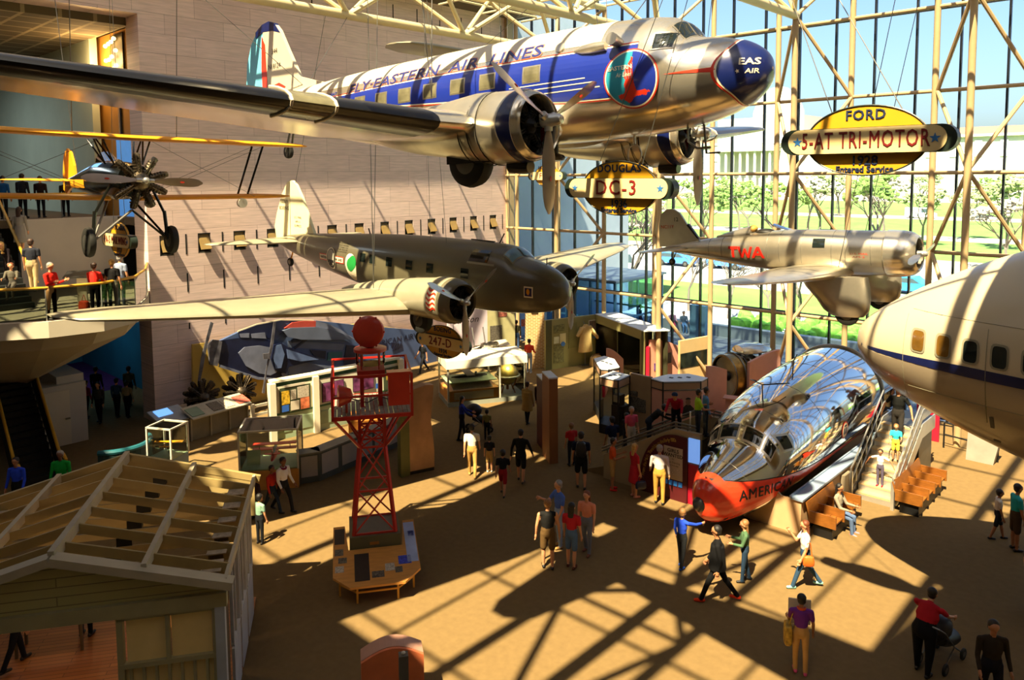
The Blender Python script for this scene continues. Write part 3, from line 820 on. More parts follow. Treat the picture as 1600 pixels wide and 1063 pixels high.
# wings
def wing_obj(secs, sd, parent, mats, boot=.0, name='wing'):
    o = wing(secs, sd, 14, boot).build(name, mats, parent); return weld(o)
for sd in (-1, 1):
    wing_obj([(.9, 4.35, 4.4, .15, -.98), (2.8, 4.38, 4.3, .15, -.97), (4.4, 4.42, 4.15, .145, -.95)], sd, dc3, [m_alu], 0, 'wing_root')
    W = wing_obj([(4.4, 4.42, 4.15, .145, -.95), (6.3, 4.75, 3.72, .14, -.79), (9, 5.25, 3.1, .13, -.56), (12, 5.85, 2.4, .12, -.3), (13.6, 6.3, 1.85, .11, -.17), (14.25, 6.75, 1.2, .10, -.11), (14.48, 7.2, .45, .09, -.09)], sd, dc3, [m_alu, m_boot], .30)
    # landing light bay in the leading edge
    q = [(6.45, 4.78, 3.68, .139, -.775), (7.15, 4.91, 3.52, .137, -.715)]
    rings = []
    for sp, sl, ch, tk, z in q:
        L = foil(ch, tk, 14); rings.append([Vector((-(sl+L[k % len(L)][0])+.014, sd*sp, z+L[k % len(L)][1]*1.03)) for k in range(10, 19)])
    MB().loft(rings, cap=False, closed=False).build('landing_light', m_cabin, W, True)
    for sp, sl, z in ((6.42, 4.77, -.78), (7.18, 4.92, -.71)):
        L = foil(3.6, .141, 14); b = MB(); b.path([Vector((-(sl+L[k][0])+.012, sd*sp, z+L[k][1]*1.04)) for k in range(10, 19)], .03, 6); b.build('light_rim', m_aluw, W, True)
    # fillet rim between the boot and the nacelle
    # nacelle, cowling, engine
    yc, zc = sd*2.83, -1.02
    NS = [(4.3, .70), (4.45, .71), (4.6, .715), (4.9, .71), (5.8, .66), (6.8, .55), (7.8, .36), (8.6, .12)]
    b = MB(); b.loft([[Vector((-s, yc+r*cos(2*pi*k/36)*1.0, zc+.03*(s-3.5)+r*sin(2*pi*k/36)*(1 if s < 5.5 else .9))) for k in range(36)][::-1] for s, r in NS]); b.build('nacelle', m_alu2, dc3, True)
    cw = MB(); prof = [(0.34, .56), (0.04, .55), (-.02, .585), (0, .615), (.06, .65), (.15, .675)]
    b = MB(); b.loft([[Vector((-3.36-d, yc+r*cos(2*pi*k/40), zc+r*sin(2*pi*k/40))) for k in range(40)][::-1] for d, r in prof], cap=False); cwo = b.build('cowling', m_alu, dc3, True)
    def band(d0, d1, r0, m, sc=0.0, nm='cowl_band'):
        b = MB(); rings = []
        for i in range(5):
            rings.append([Vector((-3.36-(d0+(d1-d0+(sc*abs(cos(2*pi*k/40))**5))*i/4), yc+(r0+.012*sin(pi*i/4)*0+(.028 if d0 > .1 else .0)*min(1, i/2))*cos(2*pi*k/40), zc+(r0+(.028 if d0 > .1 else .0)*min(1, i/2))*sin(2*pi*k/40))) for k in range(40)][::-1])
        b.loft(rings, cap=False); b.build(nm, m, cwo, True)
    band(.15, .42, .676, m_red, .16); band(.15, .40, .680, m_cr, .14); band(.165, .375, .686, m_navy, .12)
    b = MB(); b.loft([[Vector((-s, yc+r*cos(2*pi*k/40), zc+r*sin(2*pi*k/40))) for k in range(40)][::-1] for s, r in ((3.5, .672), (3.8, .705), (4.35, .725), (4.4, .70))], cap=False); b.build('cowl_skin', m_alu2, cwo, True)
    for q in range(3):
        b = MB(); r_ = .729-.006*q; s_ = 4.38+.26*q
        b.path([Vector((-s_, yc+r_*cos(2*pi*k/30), zc+r_*sin(2*pi*k/30))) for k in range(30)], .012, 5, True); b.build('cowl_seam', m_engine, cwo)
    radial_mb(Vector((-3.72, yc, zc)), .56, 7, 2).build('engine', m_engine, dc3)
    b = MB(); b.lathe([(0, .66), (.01, .02)], (-4.1, yc, zc), (1, 0, 0), 24); b.build('firewall', m_boot, dc3)
    prop(dc3, (-3.14, yc, zc+.06), 1.77, 3, 28.5, .27, .13, .34)
    wheel(dc3, (-5.25, yc, zc-.60), .56, .36)
    b = MB(); b.box((-5.1, yc, zc-.56), (1.25, .5, .2)); b.lathe([(0, .16), (.35, .15), (.5, .12)], (-4.15, yc+sd*-.05, zc-.74), (1, 0, -.1), 14); b.build('wheel_well', m_boot, dc3, True)
    # tailplane
    wing_obj([(.2, 16.4, 2.6, .12, .86), (2.6, 17.0, 1.9, .11, .88), (3.7, 17.5, 1.15, .10, .89), (4.05, 18.0, .4, .09, .9)], sd, dc3, [m_alu2], 0, 'tailplane')
# fin and rudder
def plate(poly, th, parent, name, m, y=0.0):
    b = MB(); b.prism([(-s, z) for s, z in poly], (0, y-th/2, 0), (1, 0, 0), (0, 0, 1), (0, th, 0)); return b.build(name, m, parent)
plate([(14.2, 1.26), (15.2, 1.48), (15.95, 1.68), (16.6, 2.65), (17.05, 3.35), (17.35, 3.62), (17.7, 3.74), (18.12, 3.7), (18.12, 1.05), (15, 1.15)], .13, dc3, 'fin', m_aluw)
plate([(18.15, .9), (18.15, 3.68), (18.5, 3.55), (18.95, 3.15), (19.3, 2.5), (19.42, 1.8), (19.3, 1.2), (18.9, .9)], .10, dc3, 'rudder', m_cyan)
plate([(17.95, 1.5), (18.0, 3.0), (18.2, 3.3), (18.3, 2.2), (18.28, 1.3), (17.0, 1.3), (16.8, 1.45), (17.2, 1.62), (17.7, 1.55)], .145, dc3, 'fin_flash', m_red)
plate([(17.0, 3.26), (17.35, 3.63), (17.7, 3.75), (18.15, 3.7), (18.6, 3.5), (18.6, 3.3), (18.1, 3.45), (17.5, 3.4)], .15, dc3, 'fin_cap', m_navy)
lettering('N18124', (-17.45, -.08, 2.2), (1, 0, 0), (0, 0, 1), m_ink, dc3, 'fin_lettering', size=.24)
lettering('344', (-17.4, -.08, 2.7), (1, 0, 0), (0, 0, 1), m_ink, dc3, 'fin_lettering', size=.24)
wheel(dc3, (-16.9, 0, -.72), .23, .16, name='tail_wheel')
b = MB(); b.tube((-16.9, .1, -.72), (-16.6, .06, .05), .035); b.tube((-16.9, -.1, -.72), (-16.6, -.06, .05), .035); b.build('tail_strut', m_steeld, dc3, True)

# ---------------- olive twin-engined airliner
b247 = thing('airliner', 'olive grey twin-engined airliner with cream fin hung in front of the stone wall', 'airplane', (-13.46, 16.68, 6.24), rot=eul(.65, -1.52, .1))
H2 = Hull([(0, .06, .02, .02), (.06, .28, -.16, .18), (.2, .47, -.31, .34), (.45, .65, -.44, .49), (.9, .83, -.56, .64), (1.4, .94, -.65, .74), (1.62, .98, -.68, .76), (1.85, 1.16, -.71, .78), (2.1, 1.27, -.74, .8), (2.7, 1.32, -.78, .83), (5, 1.30, -.86, .87), (7, 1.25, -.85, .87), (9, 1.14, -.74, .81), (11, 1.0, -.5, .66), (13, .86, -.2, .42), (14.6, .68, .1, .18), (15.4, .5, .3, .03)], 2.3)
H2.mesh([0, .02, .06, .12, .2, .32, .45, .65, .9, 1.15, 1.4, 1.55, 1.65, 1.75, 1.85, 2.0, 2.2, 2.7, 3.3]+[4+.6*i for i in range(20)], 48).build('fuselage', m_olive, b247, True, 50)
for sd in (-1, 1):
    for s in (3.35, 4.9, 5.92, 6.95, 7.88, 8.45):
        H2.patch(s-.19, s+.19, .22, .58, sd, 6, 4, .010).build('window', m_olive, b247)
        H2.patch(s-.16, s+.16, .25, .55, sd, 6, 4, .016).build('window', m_dglass, b247)
    H2.patch(2.2, 3.3, .72, .78, sd, 8, 1, .02).build('rail_trim', m_olive2, b247)
    H2.patch(2.5, 3.25, .80, 1.14, sd, 8, 4, .012).build('window', m_dglass, b247)
for th0, th1 in ((pi-.85, pi*.5+.05), (pi*.5-.05, .85)):
    windscreen(H2, 1.64, 2.02, th0, th1, .012, m_olive2, b247)
    windscreen(H2, 1.68, 1.98, th0-(.05 if th0 > 1.6 else -.05), th1+(.03 if th0 > 1.6 else -.03), .022, mat('pale_windscreen', '#7fa3b5', .08, var=.2), b247)
# markings
H2.patch(9.65, 11.4, .05, .29, -1, 16, 3, .012).build('name_strip', m_red, b247)
H2.patch(9.68, 11.37, .08, .26, -1, 16, 3, .017).build('name_strip', m_cr, b247)
text_fit(H2, 'UNITED', 11.3, 10.85, .17, .09, -1, .022, m_ink, b247, bold=.02); text_fit(H2, 'AIR LINES', 10.25, 9.74, .17, .09, -1, .022, m_ink, b247, bold=.02)
H2.disc(10.52, .17, .33, .40, -1, .022, 32, 4).build('shield', m_cr, b247); H2.disc(10.52, .17, .29, .36, -1, .027, 32, 4).build('shield', m_ink, b247)
H2.disc(10.52, .19, .25, .31, -1, .031, 32, 4).build('shield', mat('shield_grey', '#a8a390', .5), b247)
H2.patch(10.33, 10.72, .02, .12, -1, 6, 2, .036).build('shield_mark', m_ink, b247); H2.patch(10.42, 10.66, -.09, .04, -1, 6, 2, .036).build('shield_mark', m_ink, b247)
H2.disc(9.2, 0.0, .34, .50, -1, .012, 24, 5, f=lambda a: 1+.05*sin(3*a)).build('map_mark', m_cr, b247)
b = H2.disc(9.14, .12, .30, .36, -1, .018, 24, 4, f=lambda a: .85+.2*sin(2*a+.6)); b.build('map_mark', mat('map_green', '#1f8f3e', .5), b247)
for k in range(5): text_fit(H2, ['AROUND THE WORLD', 'LONDON TO MELBOURNE', 'OCTOBER 1934', 'AIR RACE', 'ENGLAND AUSTRALIA'][k], 10.1, 9.45, .78-.075*k, .045, -1, .012, m_ink, b247, 'small_lettering')
H2.patch(.80, 1.08, -.06, .26, -1, 6, 6, .012).build('nose_stamp', m_cr, b247); H2.patch(.83, 1.05, -.02, .22, -1, 6, 6, .017).build('nose_stamp', m_navy, b247)
H2.disc(.94, .11, .05, .09, -1, .024, 12, 2).build('nose_stamp', m_yel, b247)
for p_, q_, r_ in (((-2.7, 0, 1.3), (-2.5, 0, 1.62), .02), ((-9.1, .0, 1.1), (-9.2, 0, 1.32), .025), ((-.9, .1, .8), (-.9, .1, 1.02), .015)):
    b = MB(); b.tube(p_, q_, r_); b.build('antenna', m_engine, b247, True)
b = MB(); b.box((-3.4, 0, 1.34), (1.0, .06, .03)); b.build('roof_strip', m_engine, b247)
for sd in (-1, 1):
    wing_obj([(.6, 3.5, 4.4, .16, -.58), (2.3, 3.55, 4.2, .16, -.52), (4, 3.8, 3.75, .15, -.38), (7.5, 4.45, 2.75, .13, -.10), (10, 4.95, 1.95, .12, .10), (10.9, 5.25, 1.4, .11, .17), (11.28, 5.8, .5, .10, .21)], sd, b247, [m_olive2])
    yc, zc = sd*2.35, -.10
    NS = [(2.75, .60), (3.0, .60), (3.7, .56), (4.6, .48), (5.8, .36), (7.0, .16), (7.5, .03)]
    b = MB(); b.loft([[Vector((-s, yc+r*cos(2*pi*k/32), zc-.06*(s-2.6)+r*sin(2*pi*k/32))) for k in range(32)][::-1] for s, r in NS]); b.build('nacelle', m_olive2, b247, True)
    b = MB(); b.loft([[Vector((-1.86-d, yc+r*cos(2*pi*k/36), zc+r*sin(2*pi*k/36))) for k in range(36)][::-1] for d, r in [(.4, .47), (.03, .47), (-.02, .51), (.03, .555), (.16, .61), (.4, .645)]], cap=False); cwo = b.build('cowling', m_olive, b247, True)
    b = MB(); b.loft([[Vector((-1.86-d, yc+r*cos(2*pi*k/36), zc+r*sin(2*pi*k/36))) for k in range(36)][::-1] for d, r in [(.4, .645), (.8, .64), (.95, .62)]], cap=False); b.build('cowl_skin', m_olive2, cwo, True)
    radial_mb(Vector((-2.1, yc, zc)), .5, 9, 1).build('engine', m_engine, b247)
    b = MB(); b.lathe([(0, .48), (.01, .02)], (-2.35, yc, zc), (1, 0, 0), 24); b.build('firewall', m_boot, b247)
    prop(b247, (-1.78, yc, zc+.02), 1.52, 3, 33, .21, .09, .2, m_steel)
    wheel(b247, (-3.6, yc, zc-.72), .42, .26)
    b = MB()
    for s in (-1, 1): b.tube((-3.6, yc+s*.2, zc-.72), (-3.3, yc+s*.2, zc-.3), .04)
    b.build('wheel_strut', m_steeld, b247, True)
    wing_obj([(.15, 13.3, 1.9, .12, .52), (2.2, 13.7, 1.35, .11, .54), (3.3, 14.1, .8, .10, .55), (3.55, 14.4, .3, .09, .55)], sd, b247, [m_olive2], 0, 'tailplane')
b = MB()
for i in range(13):      # striped flag on the near cowl
    pass
fl = [('flag_red', m_red), ('flag_cream', m_cr)]
for i in range(9):
    b = MB(); vs = []
    for k in range(9):
        a = pi+.62-(.95/9)*(i)-.0; s = 2.18+.05*sin(k*1.3)+.30*k/8*0+.0
        for aa in (a, a-.95/9):
            vs.append(Vector((-(2.30+.36*k/8), -2.35+.652*cos(aa+.06*sin(k*.9)), -.10+.652*-sin(aa+.06*sin(k*.9)))))
    b.add(vs, [(2*k, 2*k+1, 2*k+3, 2*k+2) for k in range(8)]); b.build('flag_stripe', fl[i % 2][1], b247)
plate([(12.6, .84), (12.95, 1.4), (13.45, 2.25), (13.85, 2.75), (14.15, 2.92), (14.5, 2.85), (14.95, 2.3), (15.35, 1.5), (15.52, 1.0), (15.4, .5), (14.9, .3), (13, .6)], .12, b247, 'fin', m_finc)
plate([(14.3, .4), (14.33, .4), (14.33, 2.85), (14.3, 2.85)], .126, b247, 'rudder_gap', m_ink)
for z, tx, w in ((2.05, '13369', .22), (1.78, 'BOEING', .2)): lettering(tx, (-14.75, -.07, z), (1, 0, 0), (0, 0, 1), m_ink, b247, 'fin_lettering', size=w)
for k, tx in enumerate(('U.S. MAIL', 'AM-11', 'EXPRESS')): lettering(tx, (-13.75, -.07, 1.45-.17*k), (1, 0, 0), (0, 0, 1), m_ink, b247, 'fin_lettering', size=.13)
wheel(b247, (-14.45, 0, -.42), .18, .12, name='tail_wheel')
b = MB(); b.tube((-14.45, 0, -.40), (-14.2, 0, .15), .03); b.build('tail_strut', m_yel, b247, True)

# ---------------- silver mail plane with TWA on its side
alpha = thing('mail_plane', 'small silver low-wing mail plane with red TWA letters hung before the window wall', 'airplane', (-6.25, 23.62, 7.35), rot=eul(1.4, 3.04, .84))
HA = Hull([(.7, .69, -.60, .62), (1.5, .71, -.62, .63), (2.5, .74, -.62, .63), (3.6, .76, -.58, .62), (4.5, .72, -.50, .58), (5.4, .62, -.40, .50), (6.5, .49, -.23, .36), (7.9, .27, .0, .13), (8.4, .2, .1, .03)], 2.1)
HA.mesh([.7+.25*i for i in range(31)], 40).build('fuselage', m_alu2, alpha, True, 50)
b = MB(); b.loft([[Vector((-s, r*cos(2*pi*k/36), .03+r*sin(2*pi*k/36))) for k in range(36)][::-1] for s, r in [(.5, .44), (.08, .44), (.05, .48), (.1, .54), (.22, .62), (.45, .67), (.85, .69), (.9, .64)]], cap=False); b.build('cowling', m_alu, alpha, True)
radial_mb(Vector((-.32, 0, .03)), .5, 9, 1).build('engine', m_engine, alpha)
b = MB(); b.lathe([(0, .5), (.01, .02)], (-.62, 0, .03), (1, 0, 0), 24); b.build('firewall', m_boot, alpha)
prop(alpha, (0, 0, .03), 1.45, 2, 5, .2, .09, .16, m_blade, False)
HA.patch(2.49, 2.85, .25, .51, -1, 6, 4, .012).build('window', m_dglass, alpha)
STROKES = {'T': [((-.17, .14), (.17, .14), .09), ((0, .18), (0, -.18), .09)], 'W': [((-.22, .18), (-.11, -.18), .08), ((-.11, -.18), (0, .12), .07), ((0, .12), (.11, -.18), .07), ((.11, -.18), (.22, .18), .08)], 'A': [((-.18, -.18), (0, .18), .09), ((0, .18), (.18, -.18), .09), ((-.1, -.06), (.1, -.06), .07)]}
for tx, s in (('T', 5.46), ('W', 5.03), ('A', 4.58)):
    b = MB()
    for k, ((x0, y0), (x1, y1), w) in enumerate(STROKES[tx]):
        hx, hy = (w/2, 0) if abs(y1-y0) > .1 else (0, w/2)
        for q in range(8):
            P4 = []
            for f, e in ((q/8, -1), (q/8, 1), ((q+1)/8, 1), ((q+1)/8, -1)): P4.append(HA.side(s-(x0+(x1-x0)*f+e*hx), .08+y0+(y1-y0)*f+e*hy, -1, .022+.001*k))
            b.add(P4, [(0, 1, 2, 3)])
    b.build('letter', mat('twa_red', '#d21f12', .4), alpha)
text_fit(HA, 'U.S. MAIL', 1.75, 1.25, .07, .055, -1, .012, m_red, alpha, 'small_lettering'); text_fit(HA, 'AM-2', 1.7, 1.35, -.02, .05, -1, .012, m_red, alpha, 'small_lettering')
for s in (1.2, 1.9, 2.3, 3.2, 3.9, 4.3, 5.9, 6.4):
    b = MB(); b.path([HA.pt(s, pi*.05+pi*1.1*k/20+pi*.4*0, .002) for k in range(-4, 21)], .006, 4); b.build('panel_seam', m_steeld, alpha)
# open cockpit with the pilot's headrest
b = MB(); b.ell((-4.55, 0, .70), (.32, .26, .1), 16, 6); b.build('cockpit_opening', m_ink, alpha, True)
b = MB(); b.ell((-4.95, 0, .80), (.13, .18, .12), 12, 8); b.build('headrest', mat('tan_leather', '#b98b3c', .6), alpha, True)
b = MB(); b.lathe([(0, .28), (.5, .2), (1.3, .03)], (-4.95, 0, .62), (-1, 0, -.06), 14); b.build('headrest_fairing', m_alu2, alpha, True)
b = MB(); b.loft([[Vector((-3.75, .30*cos(a), .74+.02*sin(a))) for a in [pi*k/10 for k in range(11)]], [Vector((-4.25, .24*cos(pi*k/10), .74+.22*sin(pi*k/10))) for k in range(11)]], cap=False, closed=False); b.build('windscreen', m_cglass, alpha, True)
for sd in (-1, 1):
    wing_obj([(.35, 1.75, 2.7, .16, -.52), (1.6, 1.8, 2.35, .16, -.46), (4, 2.0, 1.85, .13, -.30), (5.6, 2.2, 1.4, .11, -.18), (6.15, 2.4, .95, .10, -.15), (6.37, 2.7, .35, .09, -.14)], sd, alpha, [m_alu2])
    # wheel fairing: a deep trouser under the wing
    b = MB(); rings = []
    for z, s0, s1, w in ((-.5, 1.0, 2.9, .20), (-.8, .95, 2.75, .22), (-1.15, .95, 2.45, .23), (-1.45, 1.0, 2.25, .23), (-1.62, 1.15, 2.0, .17)):
        c, hx = -(s0+s1)/2, (s1-s0)/2
        rings.append([Vector((c+hx*cos(2*pi*k/24), sd*1.5+w*sin(2*pi*k/24), z)) for k in range(24)])
    b.loft(rings); b.build('wheel_fairing', m_alu2, alpha, True)
    wheel(alpha, (-1.6, sd*1.5, -1.55), .34, .2)
    wing_obj([(.05, 7.2, 1.15, .1, .16), (1.5, 7.45, .85, .1, .18), (2.0, 7.65, .5, .09, .19), (2.14, 7.8, .2, .09, .19)], sd, alpha, [m_alu2], 0, 'tailplane')
plate([(6.9, .42), (7.25, .85), (7.6, 1.38), (7.85, 1.53), (8.1, 1.52), (8.35, 1.35), (8.45, .9), (8.45, .2), (7.6, .22)], .09, alpha, 'fin', m_alu2)
plate([(6.88, .46), (6.98, .5), (7.35, .95), (7.28, 1.0)], .11, alpha, 'fin_boot', m_boot)
lettering('12', (-7.75, -.06, 1.15), (1, 0, 0), (0, 0, 1), m_ink, alpha, 'fin_lettering', size=.2); lettering('NC11Y', (-8.1, -.06, .9), (1, 0, 0), (0, 0, 1), m_red, alpha, 'fin_lettering', size=.17)
wheel(alpha, (-8.0, 0, -.33), .12, .09, name='tail_wheel')
b = MB(); b.tube((-8.0, 0, -.33), (-7.8, 0, .05), .02); b.build('tail_strut', m_steeld, alpha)

# ---------------- yellow-winged biplane
pit = thing('biplane', 'black and yellow biplane with a bare radial engine hung beside the balcony', 'airplane', (-18.57, 7.25, 9.63), rot=eul(-2.1, -.25, -1.7))
HP = Hull([(.62, .36, -.40, .40), (1.1, .42, -.46, .43), (1.8, .46, -.48, .43), (2.6, .46, -.47, .41), (3.6, .36, -.40, .33), (5.0, .14, -.28, .2), (6.2, .0, -.2, .06)], 2.6)
HP.mesh([.62+.2*i for i in range(29)], 32).build('fuselage', m_pblack, pit, True, 50)
b = MB(); rings = [[HP.pt(1.3+.25*i, pi*.5-.9+1.8*k/14, .008) for k in range(15)] for i in range(19)]
b.loft(rings, cap=False, closed=False); b.build('top_decking', m_pblue, pit, True)
HP.patch(3.4, 5.9, -.22, .0, -1, 16, 4, .012).build('side_flash', m_yel, pit); HP.patch(3.4, 5.9, -.22, .0, 1, 16, 4, .012).build('side_flash', m_yel, pit)
radial_mb(Vector((-.36, 0, -.02)), .68, 9, 1).build('engine', mat('radial_metal', '#6b5f4c', .35, metal=.8, var=.5, scale=10), pit)
prop(pit, (0, 0, 0), 1.36, 2, -2, .24, .08, .14, mat('laminated_wood', '#9c8b7d', .4, var=.1), True)
b = MB(); b.loft([[Vector((-2.35, .24*cos(pi*k/10), .44+.05*sin(pi*k/10))) for k in range(11)], [Vector((-2.75, .26*cos(pi*k/10), .44+.30*sin(pi*k/10))) for k in range(11)]], cap=False, closed=False); b.build('windscreen', m_cglass, pit, True)
for sd in (-1, 1):
    wing_obj([(.0, .75, 1.35, .11, 1.02), (3.9, .95, 1.33, .11, 1.06), (4.7, 1.1, 1.1, .10, 1.07), (5.03, 1.4, .5, .09, 1.08)], sd, pit, [m_yel], 0, 'upper_wing')
    wing_obj([(.35, 1.25, 1.2, .11, -.46), (3.7, 1.4, 1.2, .11, -.40), (4.4, 1.55, .95, .10, -.39), (4.7, 1.8, .4, .09, -.38)], sd, pit, [m_yel], 0, 'lower_wing')
    for s0, s1 in ((1.2, 1.75), (1.85, 2.35)):
        b = MB(); b.tube((-s0, sd*3.55, 1.02), (-s1, sd*3.35, -.38), .03, 8); b.build('wing_strut', m_pblack, pit, True)
        b = MB(); b.tube((-s0, sd*.55, 1.0), (-s0+.1, sd*.33, .40), .022, 8); b.tube((-s0-.5, sd*.55, 1.0), (-s0+.1, sd*.33, .40), .022, 8); b.build('cabane_strut', m_pblack, pit, True)
    for p, q in (((-1.2, sd*3.55, 1.0), (-1.2, sd*.42, -.40)), ((-1.3, sd*3.35, -.38), (-1.2, sd*.55, 1.0)), ((-1.9, sd*3.55, 1.0), (-1.8, sd*.42, -.40))):
        wire([p, q], pit, 'bracing_wire', .006)
    wh = wheel(pit, (-.95, sd*.95, -1.48), .36, .17)
    b = MB(); b.tube((-.95, sd*.86, -1.45), (-1.0, sd*.80, -.75), .045, 10); b.tube((-1.0, sd*.80, -.80), (-.95, sd*.45, -.1), .035, 8); b.build('gear_leg', m_pblack, pit, True)
    b = MB(); b.tube((-.95, sd*.86, -1.46), (-.9, 0, -.72), .03, 8); b.tube((-.95, sd*.86, -1.44), (-1.7, sd*.3, -.5), .03, 8); b.build('gear_brace', m_steeld if sd < 0 else m_pblack, pit, True)
    wing_obj([(.03, 5.2, 1.15, .07, -.04), (1.1, 5.35, 1.0, .07, -.04), (1.6, 5.6, .6, .07, -.04), (1.75, 5.85, .2, .07, -.04)], sd, pit, [m_yel], 0, 'tailplane')
    b = MB(); b.lathe([(0, .13), (.12, .13), (.3, .03)], (-1.05, sd*2.9, -.56), (-1, 0, 0), 14); b.build('landing_lamp', m_steel, pit, True)
plate([(5.3, -.02), (5.45, .4), (5.75, .78), (6.1, .9), (6.42, .72), (6.55, .2), (6.5, -.3), (6.2, -.42)], .06, pit, 'fin', m_yel)
b = MB(); b.lathe([(0, .12), (.08, .12), (.12, .02)], (-.75, .35, -.55), (1, 0, 0), 14); b.build('oil_cooler', m_steel, pit, True)
# ------------------------------------------------------------------ jumbo jet nose, piston airliner nose
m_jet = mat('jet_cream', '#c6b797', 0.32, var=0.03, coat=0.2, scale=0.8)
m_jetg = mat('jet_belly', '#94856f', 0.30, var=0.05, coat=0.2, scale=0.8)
m_redp = mat('nose_red', '#e23a1e', 0.28, var=0.04, coat=0.4)
jet = thing('jet_nose', 'huge cream jumbo jet nose section with a navy stripe entering at the right', 'airplane', (-6.0, 18.0, 5.9), rz=pi)
HJ = Hull([(0, .06, -.08, .05), (.05, .34, -.28, .3), (.2, .54, -.44, .55), (.4, .72, -.64, .82), (.9, 1.08, -.98, 1.18), (1.5, 1.45, -1.25, 1.5), (2.15, 1.80, -1.5, 1.78), (3.1, 2.22, -1.82, 2.1), (4.5, 2.75, -2.2, 2.45), (6.5, 3.3, -2.55, 2.8), (9, 3.8, -2.8, 3.1), (12, 4.0, -2.9, 3.2)], 2.05)
b = HJ.mesh([0, .015, .05, .1, .2, .3, .4, .6, .8, 1, 1.25, 1.5, 1.8, 2.15, 2.6, 3.1, 3.8, 4.5, 5.5, 6.5, 7.5, 9, 10.5, 12], 72)
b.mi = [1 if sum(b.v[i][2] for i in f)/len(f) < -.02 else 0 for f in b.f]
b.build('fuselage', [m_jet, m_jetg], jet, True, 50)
for sd in (-1, 1):
    HJ.patch(.03, 11.5, lambda s: .0-.05*min(1, s/2.5), lambda s: .04+.11*min(1, s/2.5), sd, 50, 3, .006).build('stripe', mat('jet_navy', '#141d4a', .3), jet)
    for k in range(7):
        s = 1.62+.50*k
        H = lambda a: (abs(cos(a))**8+abs(sin(a))**8)**(-1/8)
        f = lambda a: 1/(abs(cos(a))**5+abs(sin(a))**5)**.2
        z = .44+.00*k
        HJ.disc(s, z, .155, .235, sd, .010, 28, 2, f=f).build('window', m_olive2, jet)
        HJ.disc(s, z, .12, .195, sd, .017, 28, 2, f=f).build('window', mat('jet_window', '#6b4c1c', .1, var=.5, scale=2) if k < 2 else m_dglass, jet)
    for s in (1.32, 2.9, 4.6):
        b = MB(); b.path([HJ.side(s, z, sd, .003) for z in [-.9+.12*k for k in range(16)] if abs(z) < 1.2], .006, 4); b.build('panel_seam', m_olive2, jet)
    for z in (-.55, 1.0):
        b = MB(); b.path([HJ.side(1.4+.3*k, z, sd, .003) for k in range(10)], .005, 4); b.build('panel_seam', m_olive2, jet)
HJ.patch(2.95, 3.02, -1.0, -.75, 1, 2, 3, .01).build('mark', m_ink, jet); HJ.patch(2.95, 3.08, -1.35, -1.3, 1, 2, 2, .01).build('mark', m_ink, jet)
b = MB(); b.box((-10.5, 0, -4.4), (1.2, 3.4, 3.0)); b.build('support', m_offw, jet)

dc7 = thing('airliner_nose', 'mirror-polished airliner nose with red chin resting on a tan stand', 'airplane', (-9.72, 17.6, 0), rz=-pi/2)
H7 = Hull([(0, 1.15, .85, .05), (.05, 1.35, .70, .23), (.25, 1.56, .50, .42), (.7, 1.74, .34, .66), (1.2, 1.90, .27, .87), (1.75, 2.06, .25, 1.05), (1.95, 2.13, .25, 1.10), (2.3, 2.55, .27, 1.20), (2.6, 2.74, .29, 1.27), (3.5, 3.06, .33, 1.42), (5.4, 3.42, .45, 1.52), (7.5, 3.58, .52, 1.55), (9.3, 3.63, .53, 1.55)], 2.12)
S7 = [0, .02, .05, .12, .25, .45, .7, .95, 1.2, 1.5, 1.75, 1.9, 2.0, 2.1, 2.2, 2.3, 2.45, 2.6, 3, 3.5, 4, 4.7, 5.4, 6.2, 7, 7.5, 8.2, 9.3]
H7.mesh(S7, 64).build('fuselage', m_chrome, dc7, True, 55)
up = lambda s: crom([.3, 1.0, 2, 4, 7, 9.3], [1.62, 1.50, 1.42, 1.34, 1.26, 1.22], s)
dn = lambda s: crom([.3, 1.0, 2, 3, 5, 9.3], [.40, .62, .85, .98, 1.08, 1.06], s)
for sd in (-1, 1):
    H7.patch(.3, 9.28, lambda s: dn(s)-.02, lambda s: up(s)+.025, sd, 60, 8, .006).build('stripe_edge', m_ink, dc7)
    H7.patch(.3, 9.28, dn, up, sd, 60, 8, .010).build('stripe', m_redp, dc7)
b = MB(); rings = [[H7.pt((i/14)**1.5*(.46+.10*max(0, sin(-2*pi*k/64))**2.0), -2*pi*k/64, .009) for k in range(64)] for i in range(15)]
b.loft(rings); b.build('nose_paint', m_redp, dc7, True, 60)
b = MB(); b.ell((-.03, -.10, .97), (.12, .19, .20), 20, 10); b.build('nose_radome', m_boot, dc7, True)
text_fit(H7, 'AMERICAN', .72, 2.75, lambda s: 1.20-.01*s, .27, 1, .02, m_ink, dc7, bold=.012, space=1.1, shear=.12)
text_fit(H7, 'FLAGSHIP VERMONT', 2.75, 4.4, 1.46, .075, 1, .012, m_ink, dc7, 'small_lettering', bold=.01)
H7.disc(5.9, 1.86, .24, .27, 1, .012, 32, 3).build('roundel', m_red, dc7); H7.disc(5.9, 1.86, .20, .23, 1, .018, 32, 3).build('roundel', m_cr, dc7)
for dx in (-.07, .07):
    H7.patch(5.9+dx-.05, 5.9+dx+.05, 1.74, 1.94, 1, 3, 3, .024).build('roundel_mark', m_navy, dc7)
H7.patch(5.80, 6.0, 1.98, 2.03, 1, 3, 2, .024).build('roundel_mark', m_navy, dc7)
b = H7.disc(3.4, 1.78, .32, .06, 1, .012, 24, 3, f=lambda a: 1+.3*cos(3*a)); b.build('flag_mark', m_redp, dc7)
